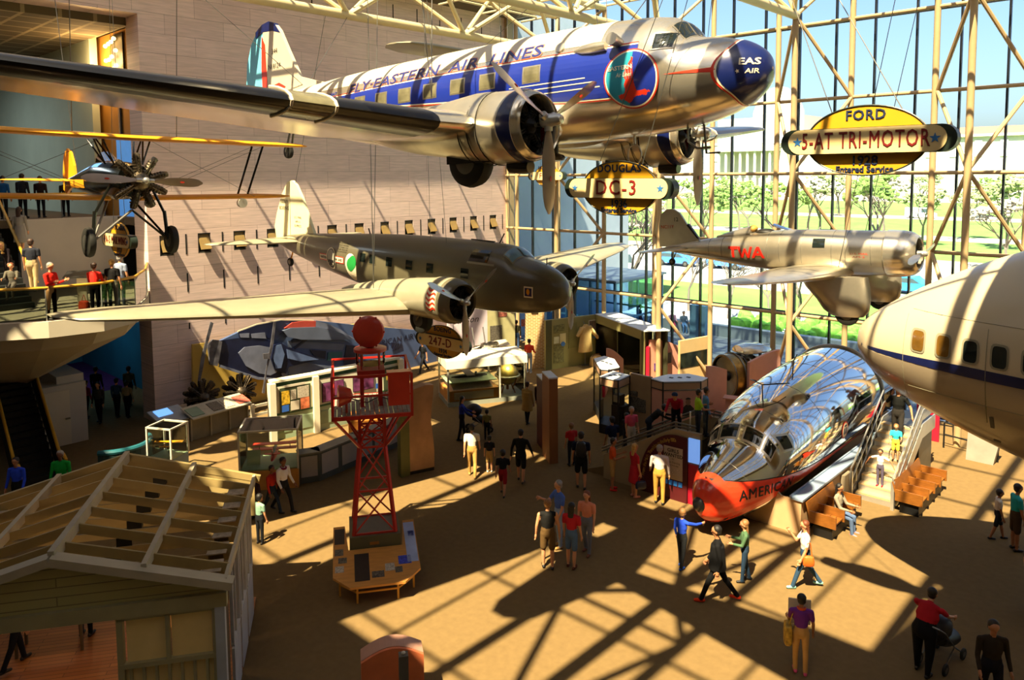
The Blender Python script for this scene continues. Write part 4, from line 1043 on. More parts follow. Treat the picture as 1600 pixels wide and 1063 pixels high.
for th0, th1 in ((pi-.62, pi-.98), (pi-1.02, pi/2+.04), (pi/2-.04, 1.02), (.98, .62)):
    windscreen(H7, 2.03, 2.34, th0, th1, .010, m_alu2, dc7); e = .03 if th0 > th1 else -.03
    windscreen(H7, 2.07, 2.30, th0-e*1.3, th1+e*1.3, .020, m_dglass, dc7)
for sd in (-1, 1):
    H7.patch(2.42, 2.86, lambda s: 2.02, lambda s: 2.44, sd, 6, 5, .010).build('window', m_alu2, dc7); H7.patch(2.48, 2.80, 2.08, 2.39, sd, 6, 5, .018).build('window', m_dglass, dc7)
for s in (1.1, 3.0, 4.6, 6.6, 8.2):
    b = MB(); b.path([H7.pt(s, -.7+(pi+1.4)*k/24, .002) for k in range(25)], .006, 4); b.build('panel_seam', m_steeld, dc7)
b = MB(); b.path([(-3.5, .0, 3.05), (-3.45, 0, 3.5), (-3.5, -.25, 3.55), (-3.75, -.5, 3.5), (-3.9, -.4, 3.45)], .02, 6); b.path([(-3.45, 0, 3.5), (-3.9, .35, 3.5), (-4.3, .45, 3.45)], .02, 6); b.build('antenna', m_boot, dc7, True)
b = MB(); b.path([(-5.6, 0, 3.44), (-5.65, 0, 3.8), (-5.9, 0, 3.95)], .02, 6); b.build('antenna', m_boot, dc7, True)
b = MB(); b.path([H7.pt(9.3, 2*pi*k/48, .03) for k in range(48)], .05, 8, True); b.build('rear_rim', m_steel, dc7, True)
b = MB(); b.lathe([(0, 1.5), (.01, .02)], (-9.25, 0, 2.08), (-1, 0, 0), 40); b.build('bulkhead', m_brown, dc7)
# stand
m_stand = mat('tan_stand', '#c29d72', 0.6, var=0.05)
st = thing('display_stand', 'tan panelled stand cradling the polished airliner nose', 'stand', (-9.8, 19.72, 0))
arc = [(1.80*0+1.45*cos(pi*k/14), 1.55-1.12*sin(pi*k/14)) for k in range(15)]
poly = [(-1.85, 0), (1.85, 0), (1.85, .92), (1.3, .92)]+[(1.25*cos(pi*k/12), 1.25-.98*sin(pi*k/12)) for k in range(1, 12)]+[(-1.3, .92), (-1.85, .92)]
b = MB(); b.prism(poly, (0, 0, 0), (1, 0, 0), (0, 0, 1), (0, .06, 0)); b.build('front_panel', m_stand, st)
for s in (-1, 1):
    b = MB(); b.box((s*1.82, 3.6, .46), (.06, 7.1, .92)); b.build('side_panel', m_stand, st)
    b = MB(); b.box((s*1.74, 3.55, .95), (.34, 7.2, .05)); b.box((s*1.57, 3.55, .99), (.04, 7.2, .06)); b.build('ledge', mat('blue_grey_ledge', '#8798ad', .35), st)
b = MB(); b.box((1.86, 3.5, .06), (.04, 7.0, .1)); b.build('kick_strip', m_black, st)
# boarding stairs
m_step = mat('bare_step', '#d0b486', 0.4, metal=0.2)
sx, sy, sw, sr, sg = -7.2, 23.05, 1.02, .195, .27
NST = 9
stairs = thing('boarding_stairs', 'steel boarding stairs beside the polished airliner nose', 'stairs', (sx, sy, 0))
b = MB()
for i in range(NST):
    b.box((0, .2+sg*i, sr*(i+1)-.02), (sw, sg+.02, .04))
b.build('tread', m_step, stairs)
b = MB()
for i in range(NST): b.box((0, .2+sg*i-sg/2, sr*(i+.5)), (sw, .015, sr))
b.build('riser', m_steel, stairs)
ztop = sr*NST; yend = .2+sg*NST
b = MB(); b.box((0, yend+.7, ztop-.05), (sw+.1, 1.6, .1)); b.box((0, yend+.7, ztop/2), (sw, 1.4, ztop-.1)); b.build('landing', m_steeld, stairs)
for s in (-1, 1):
    b = MB(); x = s*(sw/2+.07)
    b.prism([(-.05, 0), (.3, 0), (yend, ztop-.35), (yend+1.4, ztop-.35), (yend+1.4, ztop+.1), (yend, ztop+.1), (0, .2)], (x-.02, 0, 0), (0, 1, 0), (0, 0, 1), (.04, 0, 0)); b.build('stringer', m_steel, stairs)
    b = MB(); b.prism([(.1, .35), (yend, ztop+.22), (yend+1.3, ztop+.22), (yend+1.3, ztop+.82), (yend, ztop+.82), (.1, .88)], (x-.006, 0, 0), (0, 1, 0), (0, 0, 1), (.012, 0, 0)); b.build('rail_panel', m_cglass if s < 0 else m_steel, stairs)
    for zz in (.95, .55):
        b = MB(); b.path([(x, -.12, .05), (x, -.12, zz), (x, .05, zz+.08), (x, yend, ztop+zz), (x, yend+1.4, ztop+zz)], .025, 8); b.build('handrail', m_steel, stairs, True)
    b = MB()
    for k in range(6): b.tube((x, .35+.42*k, .1+sr*1.5*k), (x, .35+.42*k, .98+.3*k), .018, 6)
    b.box((x, -.1, .42), (.09, .09, .84)); b.build('post', m_steel, stairs)
b = MB(); b.box((-.67, -.25, .40), (.12, .5, .8)); b.build('end_box', mat('taupe_box', '#8e8069', .6), stairs)
# benches of oak seats between dividers
m_oak = mat('golden_oak', '#84501c', 0.4, var=0.18, scale=6, stretch=(1, 1, 6))
def bench(label, loc, n):
    t = thing('oak_bench', label, 'bench', loc, 0, 'oak benches by the airliner nose')
    L = .62*n
    b = MB(); b.box((0, L/2, .14), (.5, L-.1, .28)); b.build('base', m_black, t)
    b = MB()
    for k in range(4): b.box((-.22+.155*k, L/2, .42), (.14, L, .04))
    b.build('seat', m_oak, t)
    b = MB(); b.bar((-.34, L/2, .5), (-.44, L/2, .86), L, .04, up=(1, 0, 0)); b.build('backrest', m_oak, t)
    for k in range(n+1):
        b = MB(); b.box((0, .62*k, .5), (.72, .05, .32)); b.build('divider', m_oak, t)
    return t
bench('oak bench with a seated woman beside the tan stand', (-7.45, 19.9, 0), 3)
bench('oak bench with open seats beside the boarding stairs', (-6.18, 22.9, 0), 4)
# guard rail, red banner, white pylon beyond the stairs
t = thing('guard_rail', 'dark pipe guard rail in front of the red banner', 'railing', (-6.9, 29.5, 0))
b = MB()
for x in (0, .85, 1.7): b.tube((x, -x*.2, 0), (x, -x*.2, .9), .03, 8)
b.build('post', m_black, t)
b = MB()
for z in (.9, .48): b.tube((0, 0, z), (1.7, -.34, z), .028, 8)
b.build('rail', m_black, t, True)
b = MB(); b.box((-7.55, 30.0, 1.0), (.75, .08, 2.0)); tag(b.build('red_banner', mat('crimson_board', '#a5122e', .55)), 'crimson upright board beyond the boarding stairs, behind the guard rail', 'board')
b = MB(); b.prism([(0, 0), (.8, 0), (1.0, 1.05), (.05, 1.2)], (-6.05, 28.75, 0), (1, 0, 0), (0, 0, 1), (0, .5, 0)); tag(b.build('white_plinth', mat('plinth_grey', '#9b9488', .7)), 'white angular plinth under the jumbo jet nose', 'plinth')

# ------------------------------------------------------------------ hanging oval name signs
m_sy = mat('sign_yellow', '#d59a1c', 0.45, var=0.04); m_sc = mat('sign_cream', '#e6cd92', 0.5, var=0.03); m_sg = mat('sign_dark_green', '#1f2a22', 0.4)
m_sr = mat('sign_maroon', '#7a1a16', 0.5); m_sb = mat('sign_navy', '#1b2a4a', 0.5); m_star = mat('sign_star', '#2f6fae', 0.5)
STAR = [((.5 if k % 2 == 0 else .2)*sin(pi*k/5), (.5 if k % 2 == 0 else .2)*cos(pi*k/5)) for k in range(10)]
def sign(label, c, W, H, top, mid, year, msize, bar=None, stretch=1.0, top_m=None, flip=False):
    t = thing('aircraft_sign', label, 'sign', c, 0, 'hanging aircraft name signs')
    bh = H*.36; bw = W
    b = MB(); N = 56
    b.prism([(H*.84*cos(2*pi*k/N)*stretch, H/2*sin(2*pi*k/N)) for k in range(N)], (0, -.03, 0), (1, 0, 0), (0, 0, 1), (0, .07, 0)); ob = b.build('oval_board', m_sy, t)
    b = MB(); b.path([(H*.84*cos(2*pi*k/N)*stretch, -.035, H/2*sin(2*pi*k/N)) for k in range(N)], .012, 5, True); b.build('rim', m_sg, ob)
    def pill(w, h, y0, d, m, nm, par):
        b = MB(); r = h/2; P = [(w/2-r+r*cos(-pi/2+pi*k/12), r*sin(-pi/2+pi*k/12)) for k in range(13)]+[(-w/2+r+r*cos(pi/2+pi*k/12), r*sin(pi/2+pi*k/12)) for k in range(13)]
        b.prism(P, (0, y0, 0), (1, 0, 0), (0, 0, 1), (0, d, 0)); return b.build(nm, m, par)
    pill(bw, bh*1.04, -.12, .2, m_sg, 'end_caps', t)
    nb = pill(bw*.90, bh, -.14, .05, m_sc, 'name_bar', t)
    for s in (-1, 1):
        b = MB(); b.prism([(p*bh*.42, q*bh*.42) for p, q in STAR], (s*bw*.39, -.143, 0), (1, 0, 0), (0, 0, 1), (0, -.004, 0)); b.build('star', m_star, nb)
    lettering(mid, (0, -.145, 0), (1, 0, 0), (0, 0, 1), m_sr, nb, size=msize*1.22, bold=.002, ext=.004, space=1.12, width=bar)
    lettering(top, (0, -.036, H*.36), (1, 0, 0), (0, 0, 1), m_sb, ob, size=H*.2, bold=.004, ext=.004, space=1.1)
    lettering(year, (0, -.036, -H*.29), (1, 0, 0), (0, 0, 1), m_sb, ob, size=H*.19, bold=.004, ext=.004)
    lettering('Entered Service', (0, -.036, -H*.415), (1, 0, 0), (0, 0, 1), m_sb, ob, size=H*.125, bold=.004, ext=.004)
    xt = min(TX, key=lambda q: abs(q-c[0]))-c[0]
    for s in (-1, 1):
        b = MB(); b.tube((s*W*.2, 0, H*.42), (xt+s*.05, 0, ZB-c[2]), .008, 5); b.build('cable', m_steeld, t)
    return t
sign('large yellow oval sign reading FORD 5-AT TRI-MOTOR near the window wall', (-4.2, 12.6, 10.19), 2.62, 1.09, 'FORD', '5-AT TRI-MOTOR', '1928', .30, 1.9)
sign('yellow oval sign reading DOUGLAS DC-3 under the silver airliner', (-9.0, 12.8, 9.41), 2.66, 1.09, 'DOUGLAS', 'DC-3', '1936', .34)
sign('yellow oval sign reading BOEING 247-D below the olive propeller', (-18.25, 16.2, 4.35), 2.5, 1.06, 'BOEING', '247-D', '1934', .32)
sign('yellow oval sign reading PA-5 MAILWING on the balcony wall', (-25.2, 9.0, 7.75), 2.4, 1.08, 'PITCAIRN', 'PA-5 MAILWING', '1927', .28, 1.8, stretch=.8)
sign('small far yellow oval sign behind the hanging propeller blade', (-24.9, 29.2, 9.62), 2.4, 1.1, 'FAIRCHILD', 'FC-2', '1927', .32, stretch=.85)

# ------------------------------------------------------------------ red airway beacon tower
m_rt = mat('tower_red', '#b3241a', 0.42, var=0.10, scale=4, coat=0.15)
m_rt2 = mat('lamp_red', '#c23a28', 0.35, var=0.08, coat=0.3)
tw = thing('beacon_tower', 'red steel airway beacon tower with a railed platform and round lamp', 'tower', (-15.2, 11.1, 0), rz=radians(55.5))
hb, hm, zp = .50, .36, 4.05
b = MB()
b.build  # noqa
def corner(i, z):
    q = [(-1, -1), (1, -1), (1, 1), (-1, 1)][i]; h = hb+(.30-hb)*min(1, (z-1.0)/2.1)
    return Vector((q[0]*h, q[1]*h, z))
for i in range(4):
    b = MB(); b.bar(corner(i, 1.0), corner(i, 3.1), .07, .07); b.bar(corner(i, 3.1), corner(i, zp), .07, .07); b.build('leg', m_rt, tw)
b = MB(); ZL = [1.02, 2.05, 3.1, 3.5, zp]
for k in range(len(ZL)-1):
    for i in range(4):
        j = (i+1) % 4; b.bar(corner(i, ZL[k]), corner(j, ZL[k+1]), .035, .035); b.bar(corner(j, ZL[k]), corner(i, ZL[k+1]), .035, .035); b.bar(corner(i, ZL[k]), corner(j, ZL[k]), .045, .045)
b.build('lattice', m_rt, tw)
b = MB()
for i in range(4):
    q = [(-1, -1), (1, -1), (1, 1), (-1, 1)][i]; b.bar(corner(i, 3.1), (q[0]*.92, q[1]*.92, zp), .055, .055)
    q2 = [(-1, -1), (1, -1), (1, 1), (-1, 1)][(i+1) % 4]; b.bar(corner(i, 3.2), ((q[0]+q2[0])*.46*.9, (q[1]+q2[1])*.46*.9, zp), .045, .045)
b.build('outrigger', m_rt, tw)
b = MB()
for k in range(17): b.box((-.88+.11*k, 0, zp+.03), (.095, 1.80, .03))
b.build('deck', mat('grey_deck_boards', '#8c8678', .7, var=.25, scale=8), tw)
b = MB()
for s in (-1, 1): b.box((s*.92, 0, zp), (.06, 1.9, .09)); b.box((0, s*.92, zp), (1.9, .06, .09))
b.build('deck_frame', m_rt, tw)
b = MB()
for x, y in ((-1, -1), (1, -1), (1, 1), (-1, 1)): b.box((x*.92, y*.92, zp+.5), (.06, .06, 1.0))
b.build('rail_post', m_rt, tw)
b = MB()
for z in (.98, .5):
    for s in (-1, 1): b.bar((s*.92, -.92, zp+z), (s*.92, .92, zp+z), .045, .045); b.bar((-.92, s*.92, zp+z), (.92, s*.92, zp+z), .045, .045)
b.build('railing', m_rt, tw)
b = MB(); b.box((.62, -.86, zp+.62), (.5, .22, .75)); b.box((.62, -.86, zp+1.02), (.56, .28, .05)); b.build('switch_box', m_rt2, tw)
b = MB(); b.lathe([(0, .03), (.05, .16), (.3, .26), (.34, .26), (.35, .01)], (-.45, -.6, zp+.45), (-1, -.1, .05), 18); b.tube((-.6, -.6, zp), (-.6, -.6, zp+.35), .03); b.build('course_light', m_rt2, tw, True)
b = MB()
for x in (-.22, .22):
    for y in (-.22, .22): b.box((x, y, zp+.45), (.09, .09, .85))
b.box((0, 0, zp+.86), (.66, .66, .18)); b.build('lamp_stand', m_rt, tw)
b = MB(); b.lathe([(0, .34), (.02, .36), (.28, .36), (.3, .34)], (0, 0, zp+1.05), (0, 0, 1), 24); b.build('lens_drum', m_cglass, tw, True)
b = MB(); b.lathe([(0, .40), (.07, .40), (.09, .3), (.1, .1), (.25, .07)], (0, 0, zp+1.37), (0, 0, 1), 24)
for k in range(4): b.tube((.3*cos(pi/2*k+.7), .3*sin(pi/2*k+.7), zp+.95), (.3*cos(pi/2*k+.7), .3*sin(pi/2*k+.7), zp+1.4), .02)
b.build('turntable', m_rt2, tw, True)
b = MB(); b.lathe([(-.26, .06), (-.24, .2), (-.1, .34), (.08, .385), (.14, .39), (.17, .37), (.20, .2), (.205, .01)], (0, 0, zp+1.86), (-.35, -1, .05), 32)
lm = b.build('beacon_lamp', m_rt2, tw, True, 50)
for k in range(6):
    a = pi*k/3; d = Vector((1, -.35, 0)).normalized()*cos(a)+Vector((0, 0, 1))*sin(a); c = Vector((0, 0, zp+1.86))+Vector((-.33, -.94, .05))*.12+d*.39; b = MB(); b.ell(c, (.03, .03, .03), 8, 5); b.build('latch', m_rt, lm, True)
wire([(-.5, .5, zp+.06), (-.1, -.1, zp+.1), (.2, .3, zp+.12), (.6, .0, zp+.06), (.7, -.7, zp+.3)], tw, 'power_cord', .015, m_black)
# plinth and reading table
pl = thing('tower_plinth', 'grey green box plinth under the red beacon tower', 'plinth', (-15.2, 11.1, 0), rz=radians(55.5))
m_gg = mat('grey_green_paint', '#5d5a3e', 0.6, var=0.06)
b = MB(); b.box((0, 0, .5), (1.22, 1.22, 1.0)); b.build('box', m_gg, pl)
b = MB(); b.box((0, 0, 1.005), (1.0, 1.0, .012)); b.build('top_inset', mat('inset_grey', '#6d6a5c', .7), pl)
b = MB(); b.box((-.02, -.615, .82), (.22, .012, .07)); b.build('name_plate', mat('bronze_plate', '#a8743a', .4, metal=.6), pl)
rt = thing('reading_table', 'orange wood reading table wrapped around the beacon tower plinth', 'table', (-15.2, 11.1, 0), rz=radians(55.5))
m_ow = mat('orange_wood', '#c98b42', 0.4, var=0.12, scale=3, stretch=(1, 5, 1))
b = MB(); b.prism([(-.62, -1.95), (.62, -1.95), (1.0, -1.55), (1.0, .3), (.72, .3), (.64, -.65), (-.64, -.65), (-.72, .3), (-1.0, .3), (-1.0, -1.55)], (0, 0, .84), (1, 0, 0), (0, 1, .18), (0, 0, -.05)); b.build('table_top', m_ow, rt)
TT = lambda x, y, e=.004: Vector((x, y, .84+.18*y+e))
def card(x, y, w, h, m, nm='photo_print'):
    b = MB(); b.add([TT(x-w/2, y-h/2), TT(x+w/2, y-h/2), TT(x+w/2, y+h/2), TT(x-w/2, y+h/2)], [(0, 1, 2, 3)]); b.build(nm, m, rt)
m_bw = mat('photo_grey', '#5b564c', .4, var=.9, scale=30); m_bw2 = mat('photo_light', '#b5ab98', .4, var=.5, scale=30); m_pbl = mat('photo_blue', '#3b49b4', .4, var=.7, scale=25); m_txt = mat('text_panel_dark', '#2a211a', .5, var=.4, scale=60)
card(-.34, -1.3, .34, .95, m_txt, 'text_panel'); card(.02, -1.6, .28, .22, m_bw); card(.3, -1.4, .22, .26, m_bw2); card(.5, -1.52, .17, .2, m_bw); card(.66, -1.2, .3, .3, m_pbl)
card(-.85, -.1, .24, .6, m_txt, 'text_panel'); card(-.86, -.7, .2, .24, m_bw); card(-.78, -1.0, .2, .2, m_bw); card(-.85, -1.3, .2, .22, m_bw2)
card(.85, -.55, .26, 1.5, mat('pale_blue_panel', '#a9b8dc', .3, var=.15), 'text_panel'); card(.88, -.25, .14, .2, m_pbl)
m_legy = mat('leg_yellow', '#c9922e', .5)
for x, y in ((-.46, -1.75), (.46, -1.75), (-.85, -1.35), (.85, -1.35)):
    b = MB(); b.box((x, y, (.80+.18*y)/2), (.045, .045, .80+.18*y)); b.build('leg', m_legy, rt)
b = MB(); b.bar((-.46, -1.75, .25), (.46, -1.75, .25), .03, .04); b.bar((-.46, -1.75, .25), (-.85, -1.35, .28), .03, .04); b.bar((.46, -1.75, .25), (.85, -1.35, .28), .03, .04); b.build('stretcher', m_legy, rt)

# ------------------------------------------------------------------ open-roofed beacon house
m_siding = plank_mat('clapboard', '#b3a76c', '#a99d65', '#7d7349', 6, .16, ax=(0, 2), rough=.7)
m_trim = mat('house_trim', '#a59a70', 0.6, var=0.06); m_raft = mat('rafter_paint', '#a08a58', 0.6, var=0.08); m_raftl = mat('rafter_light', '#b5a88c', 0.6, var=0.08)
m_wood = plank_mat('wood_floor', '#8a4f26', '#a5642f', '#5b3216', 1.6, .12, ax=(0, 1), rough=.45)
m_panel = mat('house_panel', '#f2d28a', 0.7, var=0.05); m_bluepost = mat('pale_blue_post', '#b3b6ba', 0.5)
hs = thing('beacon_house', 'small clapboard airfield house with an open rafter roof at the lower left', 'house', (-13.6, 3.6, 0), rz=radians(55.9))
HW, HL, ZE, ZR = 2.62, 4.5, 2.9, 3.62
zr = lambda x: ZR-(ZR-ZE)*abs(x)/HW
b = MB(); b.box((0, HL/2, .03), (2*HW-.1, HL, .06)); b.build('floor_boards', m_wood, hs)
b = MB(); b.prism([(-HW, ZE-.30), (HW, ZE-.30), (HW, ZE-.04), (0, ZR-.08), (-HW, ZE-.04)], (0, .05, 0), (1, 0, 0), (0, 0, 1), (0, .08, 0)); b.build('gable', m_siding, hs)
b = MB(); b.box((0, .03, ZE-.36), (2*HW, .14, .24)); b.build('gable_beam', m_trim, hs)
for y in (-.10, HL+.02):
    for s in (-1, 1):
        b = MB(); b.bar((0, y, ZR-.02), (s*(HW+.12), y, ZE-.06), .26 if y < 0 else .10, .14, up=(0, 0, 1)); b.build('barge_board', m_raftl if y < 0 else m_raft, hs)
b = MB(); b.prism([(-HW, ZE-.9), (HW, ZE-.9), (HW, ZE-.08), (0, ZR-.1), (-HW, ZE-.08)], (0, HL-.02, 0), (1, 0, 0), (0, 0, 1), (0, .05, 0)); b.build('rear_gable', m_raft, hs)
b = MB(); b.bar((0, -.1, ZR), (0, HL, ZR), .10, .22); b.build('ridge_beam', m_raftl, hs)
for s in (-1, 1):
    b = MB(); x = s*HW*.52; b.bar((x, -.1, zr(x)+.02), (x, HL, zr(x)+.02), .09, .18); b.build('purlin', m_raftl, hs)
    b = MB(); b.bar((s*HW, -.1, ZE-.03), (s*HW, HL, ZE-.03), .06, .16); b.build('eave_plate', m_raftl, hs)
    b = MB()
    for k in range(6):
        y = .15+.66*k; b.box((s*(HW-.3), y+.36, ZE-.02), (.34, .44, .02))
    b.build('eave_board', mat('weathered_board', '#b7a488', .7, var=.25, scale=9), hs)
for k in range(6):
    y = .42+.70*k
    for s in (-1, 1):
        b = MB(); b.bar((0, y, ZR-.06), (s*HW, y, ZE-.04), .04, .17); b.build('rafter', m_raft, hs)
    b = MB(); b.bar((-HW, y+.05, ZE-.18), (HW, y+.05, ZE-.18), .04, .14); b.build('tie_beam', m_raft, hs)
    for x in (-1.6, .75, 2.28):
        b = MB(); b.box((x, y+.09, zr(x)-.22), (.26, .12, .16)); b.build('stage_lamp', m_black, hs)
b = MB(); b.box((HW-.12, .05, (ZE-.4)/2), (.16, .16, ZE-.4)); b.build('corner_post', m_bluepost, hs)
b = MB(); b.box((-HW+.12, .05, (ZE-.4)/2), (.16, .16, ZE-.4)); b.build('corner_post', m_trim, hs)
# front bay with two panels over a slatted apron
b = MB()
for x in (.92, 2.42): b.box((x, .06, 1.25), (.10, .12, 2.5))
b.box((1.66, .06, 2.42), (1.5, .12, .12)); b.box((1.66, .05, 1.56), (1.5, .12, .08)); b.box((1.66, .05, 1.98), (.06, .12, .8)); b.build('bay_frame', m_trim, hs)
b = MB(); b.box((1.32, .08, 1.98), (.62, .03, .76)); b.build('bay_panel', m_panel, hs)
b = MB(); b.box((2.03, .08, 1.98), (.64, .03, .76)); b.build('bay_panel', m_panel, hs)
b = MB(); b.box((1.66, .10, .76), (1.4, .03, 1.5)); b.build('apron_back', m_panel, hs)
b = MB()
for k in range(7): b.box((1.06+.2*k, .05, .76), (.045, .06, 1.5))
b.build('apron_slats', m_trim, hs)
# right side wall: posts and pale window frames
for y0, y1 in ((.9, 1.75), (1.95, 2.8), (3.0, 3.9)):
    b = MB()
    for y in (y0, y1): b.box((HW-.06, y, 1.9), (.06, .06, 1.5))
    for z in (1.15, 2.65): b.box((HW-.06, (y0+y1)/2, z), (.06, y1-y0, .06))
    b.box((HW-.06, (y0+y1)/2, 1.9), (.04, .04, 1.5)); b.box((HW-.06, (y0+y1)/2, .55), (.05, y1-y0, 1.05)); b.build('side_window', m_bluepost, hs)
b = MB(); b.box((HW-.2, .55, 1.3), (.2, .5, 2.6)); b.build('side_panel', m_brown, hs)
# furniture inside
def desk(label, x, y, w, d, h, m, rz=0):
    p = hs.matrix_basis
    t = thing('exhibit_desk', label, 'desk', (0, 0, 0))
    a = radians(55.9); X = -13.6+x*cos(a)-y*sin(a); Y = 3.6+x*sin(a)+y*cos(a)
    t.location = (X, Y, .06); t.rotation_euler = (0, 0, a)
    b = MB(); b.box((0, 0, h), (w, d, .05)); b.build('desk_top', m, t)
    for sx_ in (-1, 1):
        for sy_ in (-1, 1):
            b = MB(); b.box((sx_*(w/2-.05), sy_*(d/2-.05), h/2-.01), (.05, .05, h-.03)); b.build('leg', m, t)
    b = MB(); b.box((.1*w, 0, h+.055), (w*.3, d*.4, .06)); b.build('open_book', m_offw, t)
    return t
desk('pale wooden desk in the right half of the open-roofed house', 1.25, 2.6, 1.2, .7, .78, m_ow)
desk('brown map table in the left half of the open-roofed house', -1.3, 3.5, 1.3, .6, .8, m_brown)
desk('long counter against the rear of the open-roofed house', 1.1, 3.85, 1.6, .5, .9, m_gg)
for lx, ly, lz, en in ((-.8, 1.2, 1.9, 13), (.9, 2.4, 1.9, 11), (-1.2, 3.2, 1.9, 9), (1.5, -.9, 2.2, 0)):
    if en:
        ld = bpy.data.lights.new('house_lamp', 'POINT'); ld.energy = en; ld.color = (1, .62, .28); ld.shadow_soft_size = .12
        lo = bpy.data.objects.new('house_lamp', ld); lo.location = (lx, ly, lz); COL.objects.link(lo); lo.parent = hs

# ------------------------------------------------------------------ the tri-motor that hangs above the view (its shadow lies on the floor and the jet nose)
tri = thing('trimotor', 'corrugated silver tri-motor airliner hung above the right of the hall', 'airplane', (4.6, 6.6, 13.2))
HT = Hull([(0, .35, -.35, .35), (.6, .6, -.6, .6), (1.6, .85, -.85, .72), (2.2, 1.1, -.95, .75), (7, 1.05, -1.0, .75), (10, .75, -.6, .55), (13, .45, -.05, .25), (15, .35, .2, .05)], 3)
HT.mesh([0, .3, .6, 1, 1.6, 2.0, 2.4]+[3+.8*i for i in range(16)], 28).build('fuselage', m_alu2, tri, True)
for sd in (-1, 1):
    wing_obj([(.3, 3.0, 4.1, .18, .95), (4, 3.05, 3.9, .17, 1.0), (9, 3.3, 3.3, .14, 1.3), (11, 3.6, 2.7, .12, 1.4), (11.75, 4.4, 1.2, .1, 1.45)], sd, tri, [m_alu2])
    b = MB(); b.lathe([(0, .45), (.25, .5), (.8, .45), (2.2, .06)], (-2.5, sd*2.9, -.35), (-1, 0, 0), 20); b.build('nacelle', m_alu2, tri, True)
    prop(tri, (-2.4, sd*2.9, -.35), 1.35, 2, 40, badge=False)
    wing_obj([(.05, 12.6, 1.9, .1, .5), (3.0, 13.2, 1.1, .09, .5), (3.4, 13.7, .4, .09, .5)], sd, tri, [m_alu2], 0, 'tailplane')
    b = MB(); b.tube((-3.6, sd*2.6, .95), (-3.6, sd*2.6, -1.5), .05, 8); b.tube((-3.6, sd*2.6, -1.5), (-3.6, sd*.7, -.9), .05, 8); b.build('gear_strut', m_steeld, tri)
    wheel(tri, (-3.6, sd*2.6, -1.7), .5, .28)
    b = MB(); b.tube((-4.5, sd*4, 1.3), (-4.5+(.4 if sd < 0 else .4), sd*4, ZB-13.2), .012, 5); b.build('cable', m_steeld, tri)
prop(tri, (.1, 0, 0), 1.35, 2, 80, badge=False)
plate([(13.0, .4), (13.6, 1.6), (14.2, 2.1), (15.2, 2.0), (15.6, .9), (15.3, .2)], .1, tri, 'fin', m_alu2)

# ------------------------------------------------------------------ suspension cables of the hung aircraft
def cables(root, items):
    h = root.rotation_euler.to_matrix().to_4x4(); h.translation = root.location; inv = h.inverted()
    for loc, tops in items:
        for tp in tops:
            b = MB(); b.tube(loc, inv @ Vector(tp), .011, 5); b.build('cable', m_steeld, root)
cables(dc3, [((-15.7, 0, 1.3), ((-25, 17.6, ZB), (-25, 11.5, ZB))), ((-6.0, -3.2, -.3), ((-12.75, 11.2, ZB), (-12.75, 10.6, ZB))), ((-6.0, 3.2, -.3), ((-12.75, 17.4, ZB), (-12.75, 16.6, ZB))), ((-3.2, 0, 1.25), ((-6.6, 13.9, ZB),))])
cables(b247, [((-5.0, -3.0, .0), ((-18.9, 14.4, ZB), (-18.9, 14.0, ZB))), ((-5.0, 3.0, .0), ((-18.9, 19.6, ZB), (-18.9, 20.0, ZB))), ((-14.0, 0, 2.75), ((-25, 16.6, ZB),))])
cables(alpha, [((-2.0, -.9, -.3), ((-6.6, 22.6, ZB),)), ((-2.0, .9, -.3), ((-6.6, 24.6, ZB),)), ((-7.4, 0, .4), ((-12.75, 23.4, ZB),))])
cables(pit, [((-1.2, -1.2, 1.05), ((-18.9, 6.0, ZB),)), ((-1.2, 1.2, 1.05), ((-18.9, 8.4, ZB),)), ((-5.2, 0, .1), ((-25, 7.4, ZB),))])

# ------------------------------------------------------------------ high-wing monoplane mostly hidden behind the polished airliner
fc = thing('high_wing_monoplane', 'grey high-wing monoplane half hidden behind the polished airliner, one wing tip showing', 'airplane', (-19.9, 23.8, 13.2))
HF = Hull([(.5, .55, -.6, .5), (1.2, .75, -.75, .55), (4.5, .75, -.7, .55), (7, .45, -.35, .35), (9.2, .3, .05, .06)], 3)
HF.mesh([.5+.6*i for i in range(15)], 24).build('fuselage', m_olive, fc, True)
for sd in (-1, 1):
    wing_obj([(.1, 1.0, 2.1, .13, 1.05), (5.4, 1.0, 2.1, .12, 1.1), (6.3, 1.15, 1.6, .1, 1.12), (6.68, 1.6, .6, .09, 1.13)], sd, fc, [m_olive2])
    b = MB(); b.tube((-1.5, sd*3.2, 1.0), (-1.6, sd*.5, -.5), .04, 6); b.tube((-2.6, sd*3.2, 1.0), (-2.4, sd*.5, -.5), .04, 6); b.build('wing_strut', m_steeld, fc)
    wheel(fc, (-1.6, sd*1.0, -1.1), .38, .18)
    b = MB(); b.tube((-1.6, sd*1.0, -1.1), (-1.6, sd*.5, -.5), .04, 6); b.build('gear_leg', m_steeld, fc)
    wing_obj([(.05, 8.0, 1.1, .08, .3), (1.6, 8.3, .7, .08, .3), (1.8, 8.6, .2, .08, .3)], sd, fc, [m_olive2], 0, 'tailplane')
radial_mb(Vector((-.3, 0, 0)), .55, 9, 1).build('engine', m_engine, fc)
prop(fc, (0, 0, 0), 1.3, 2, 75, badge=False)
plate([(8.0, .3), (8.5, 1.1), (9.0, 1.25), (9.4, .9), (9.3, .1)], .08, fc, 'fin', m_olive2)
cables(fc, [((-2, -2.5, 1.2), ((-18.9, 21.3, ZB),)), ((-2, 2.5, 1.2), ((-18.9, 26.3, ZB),))])
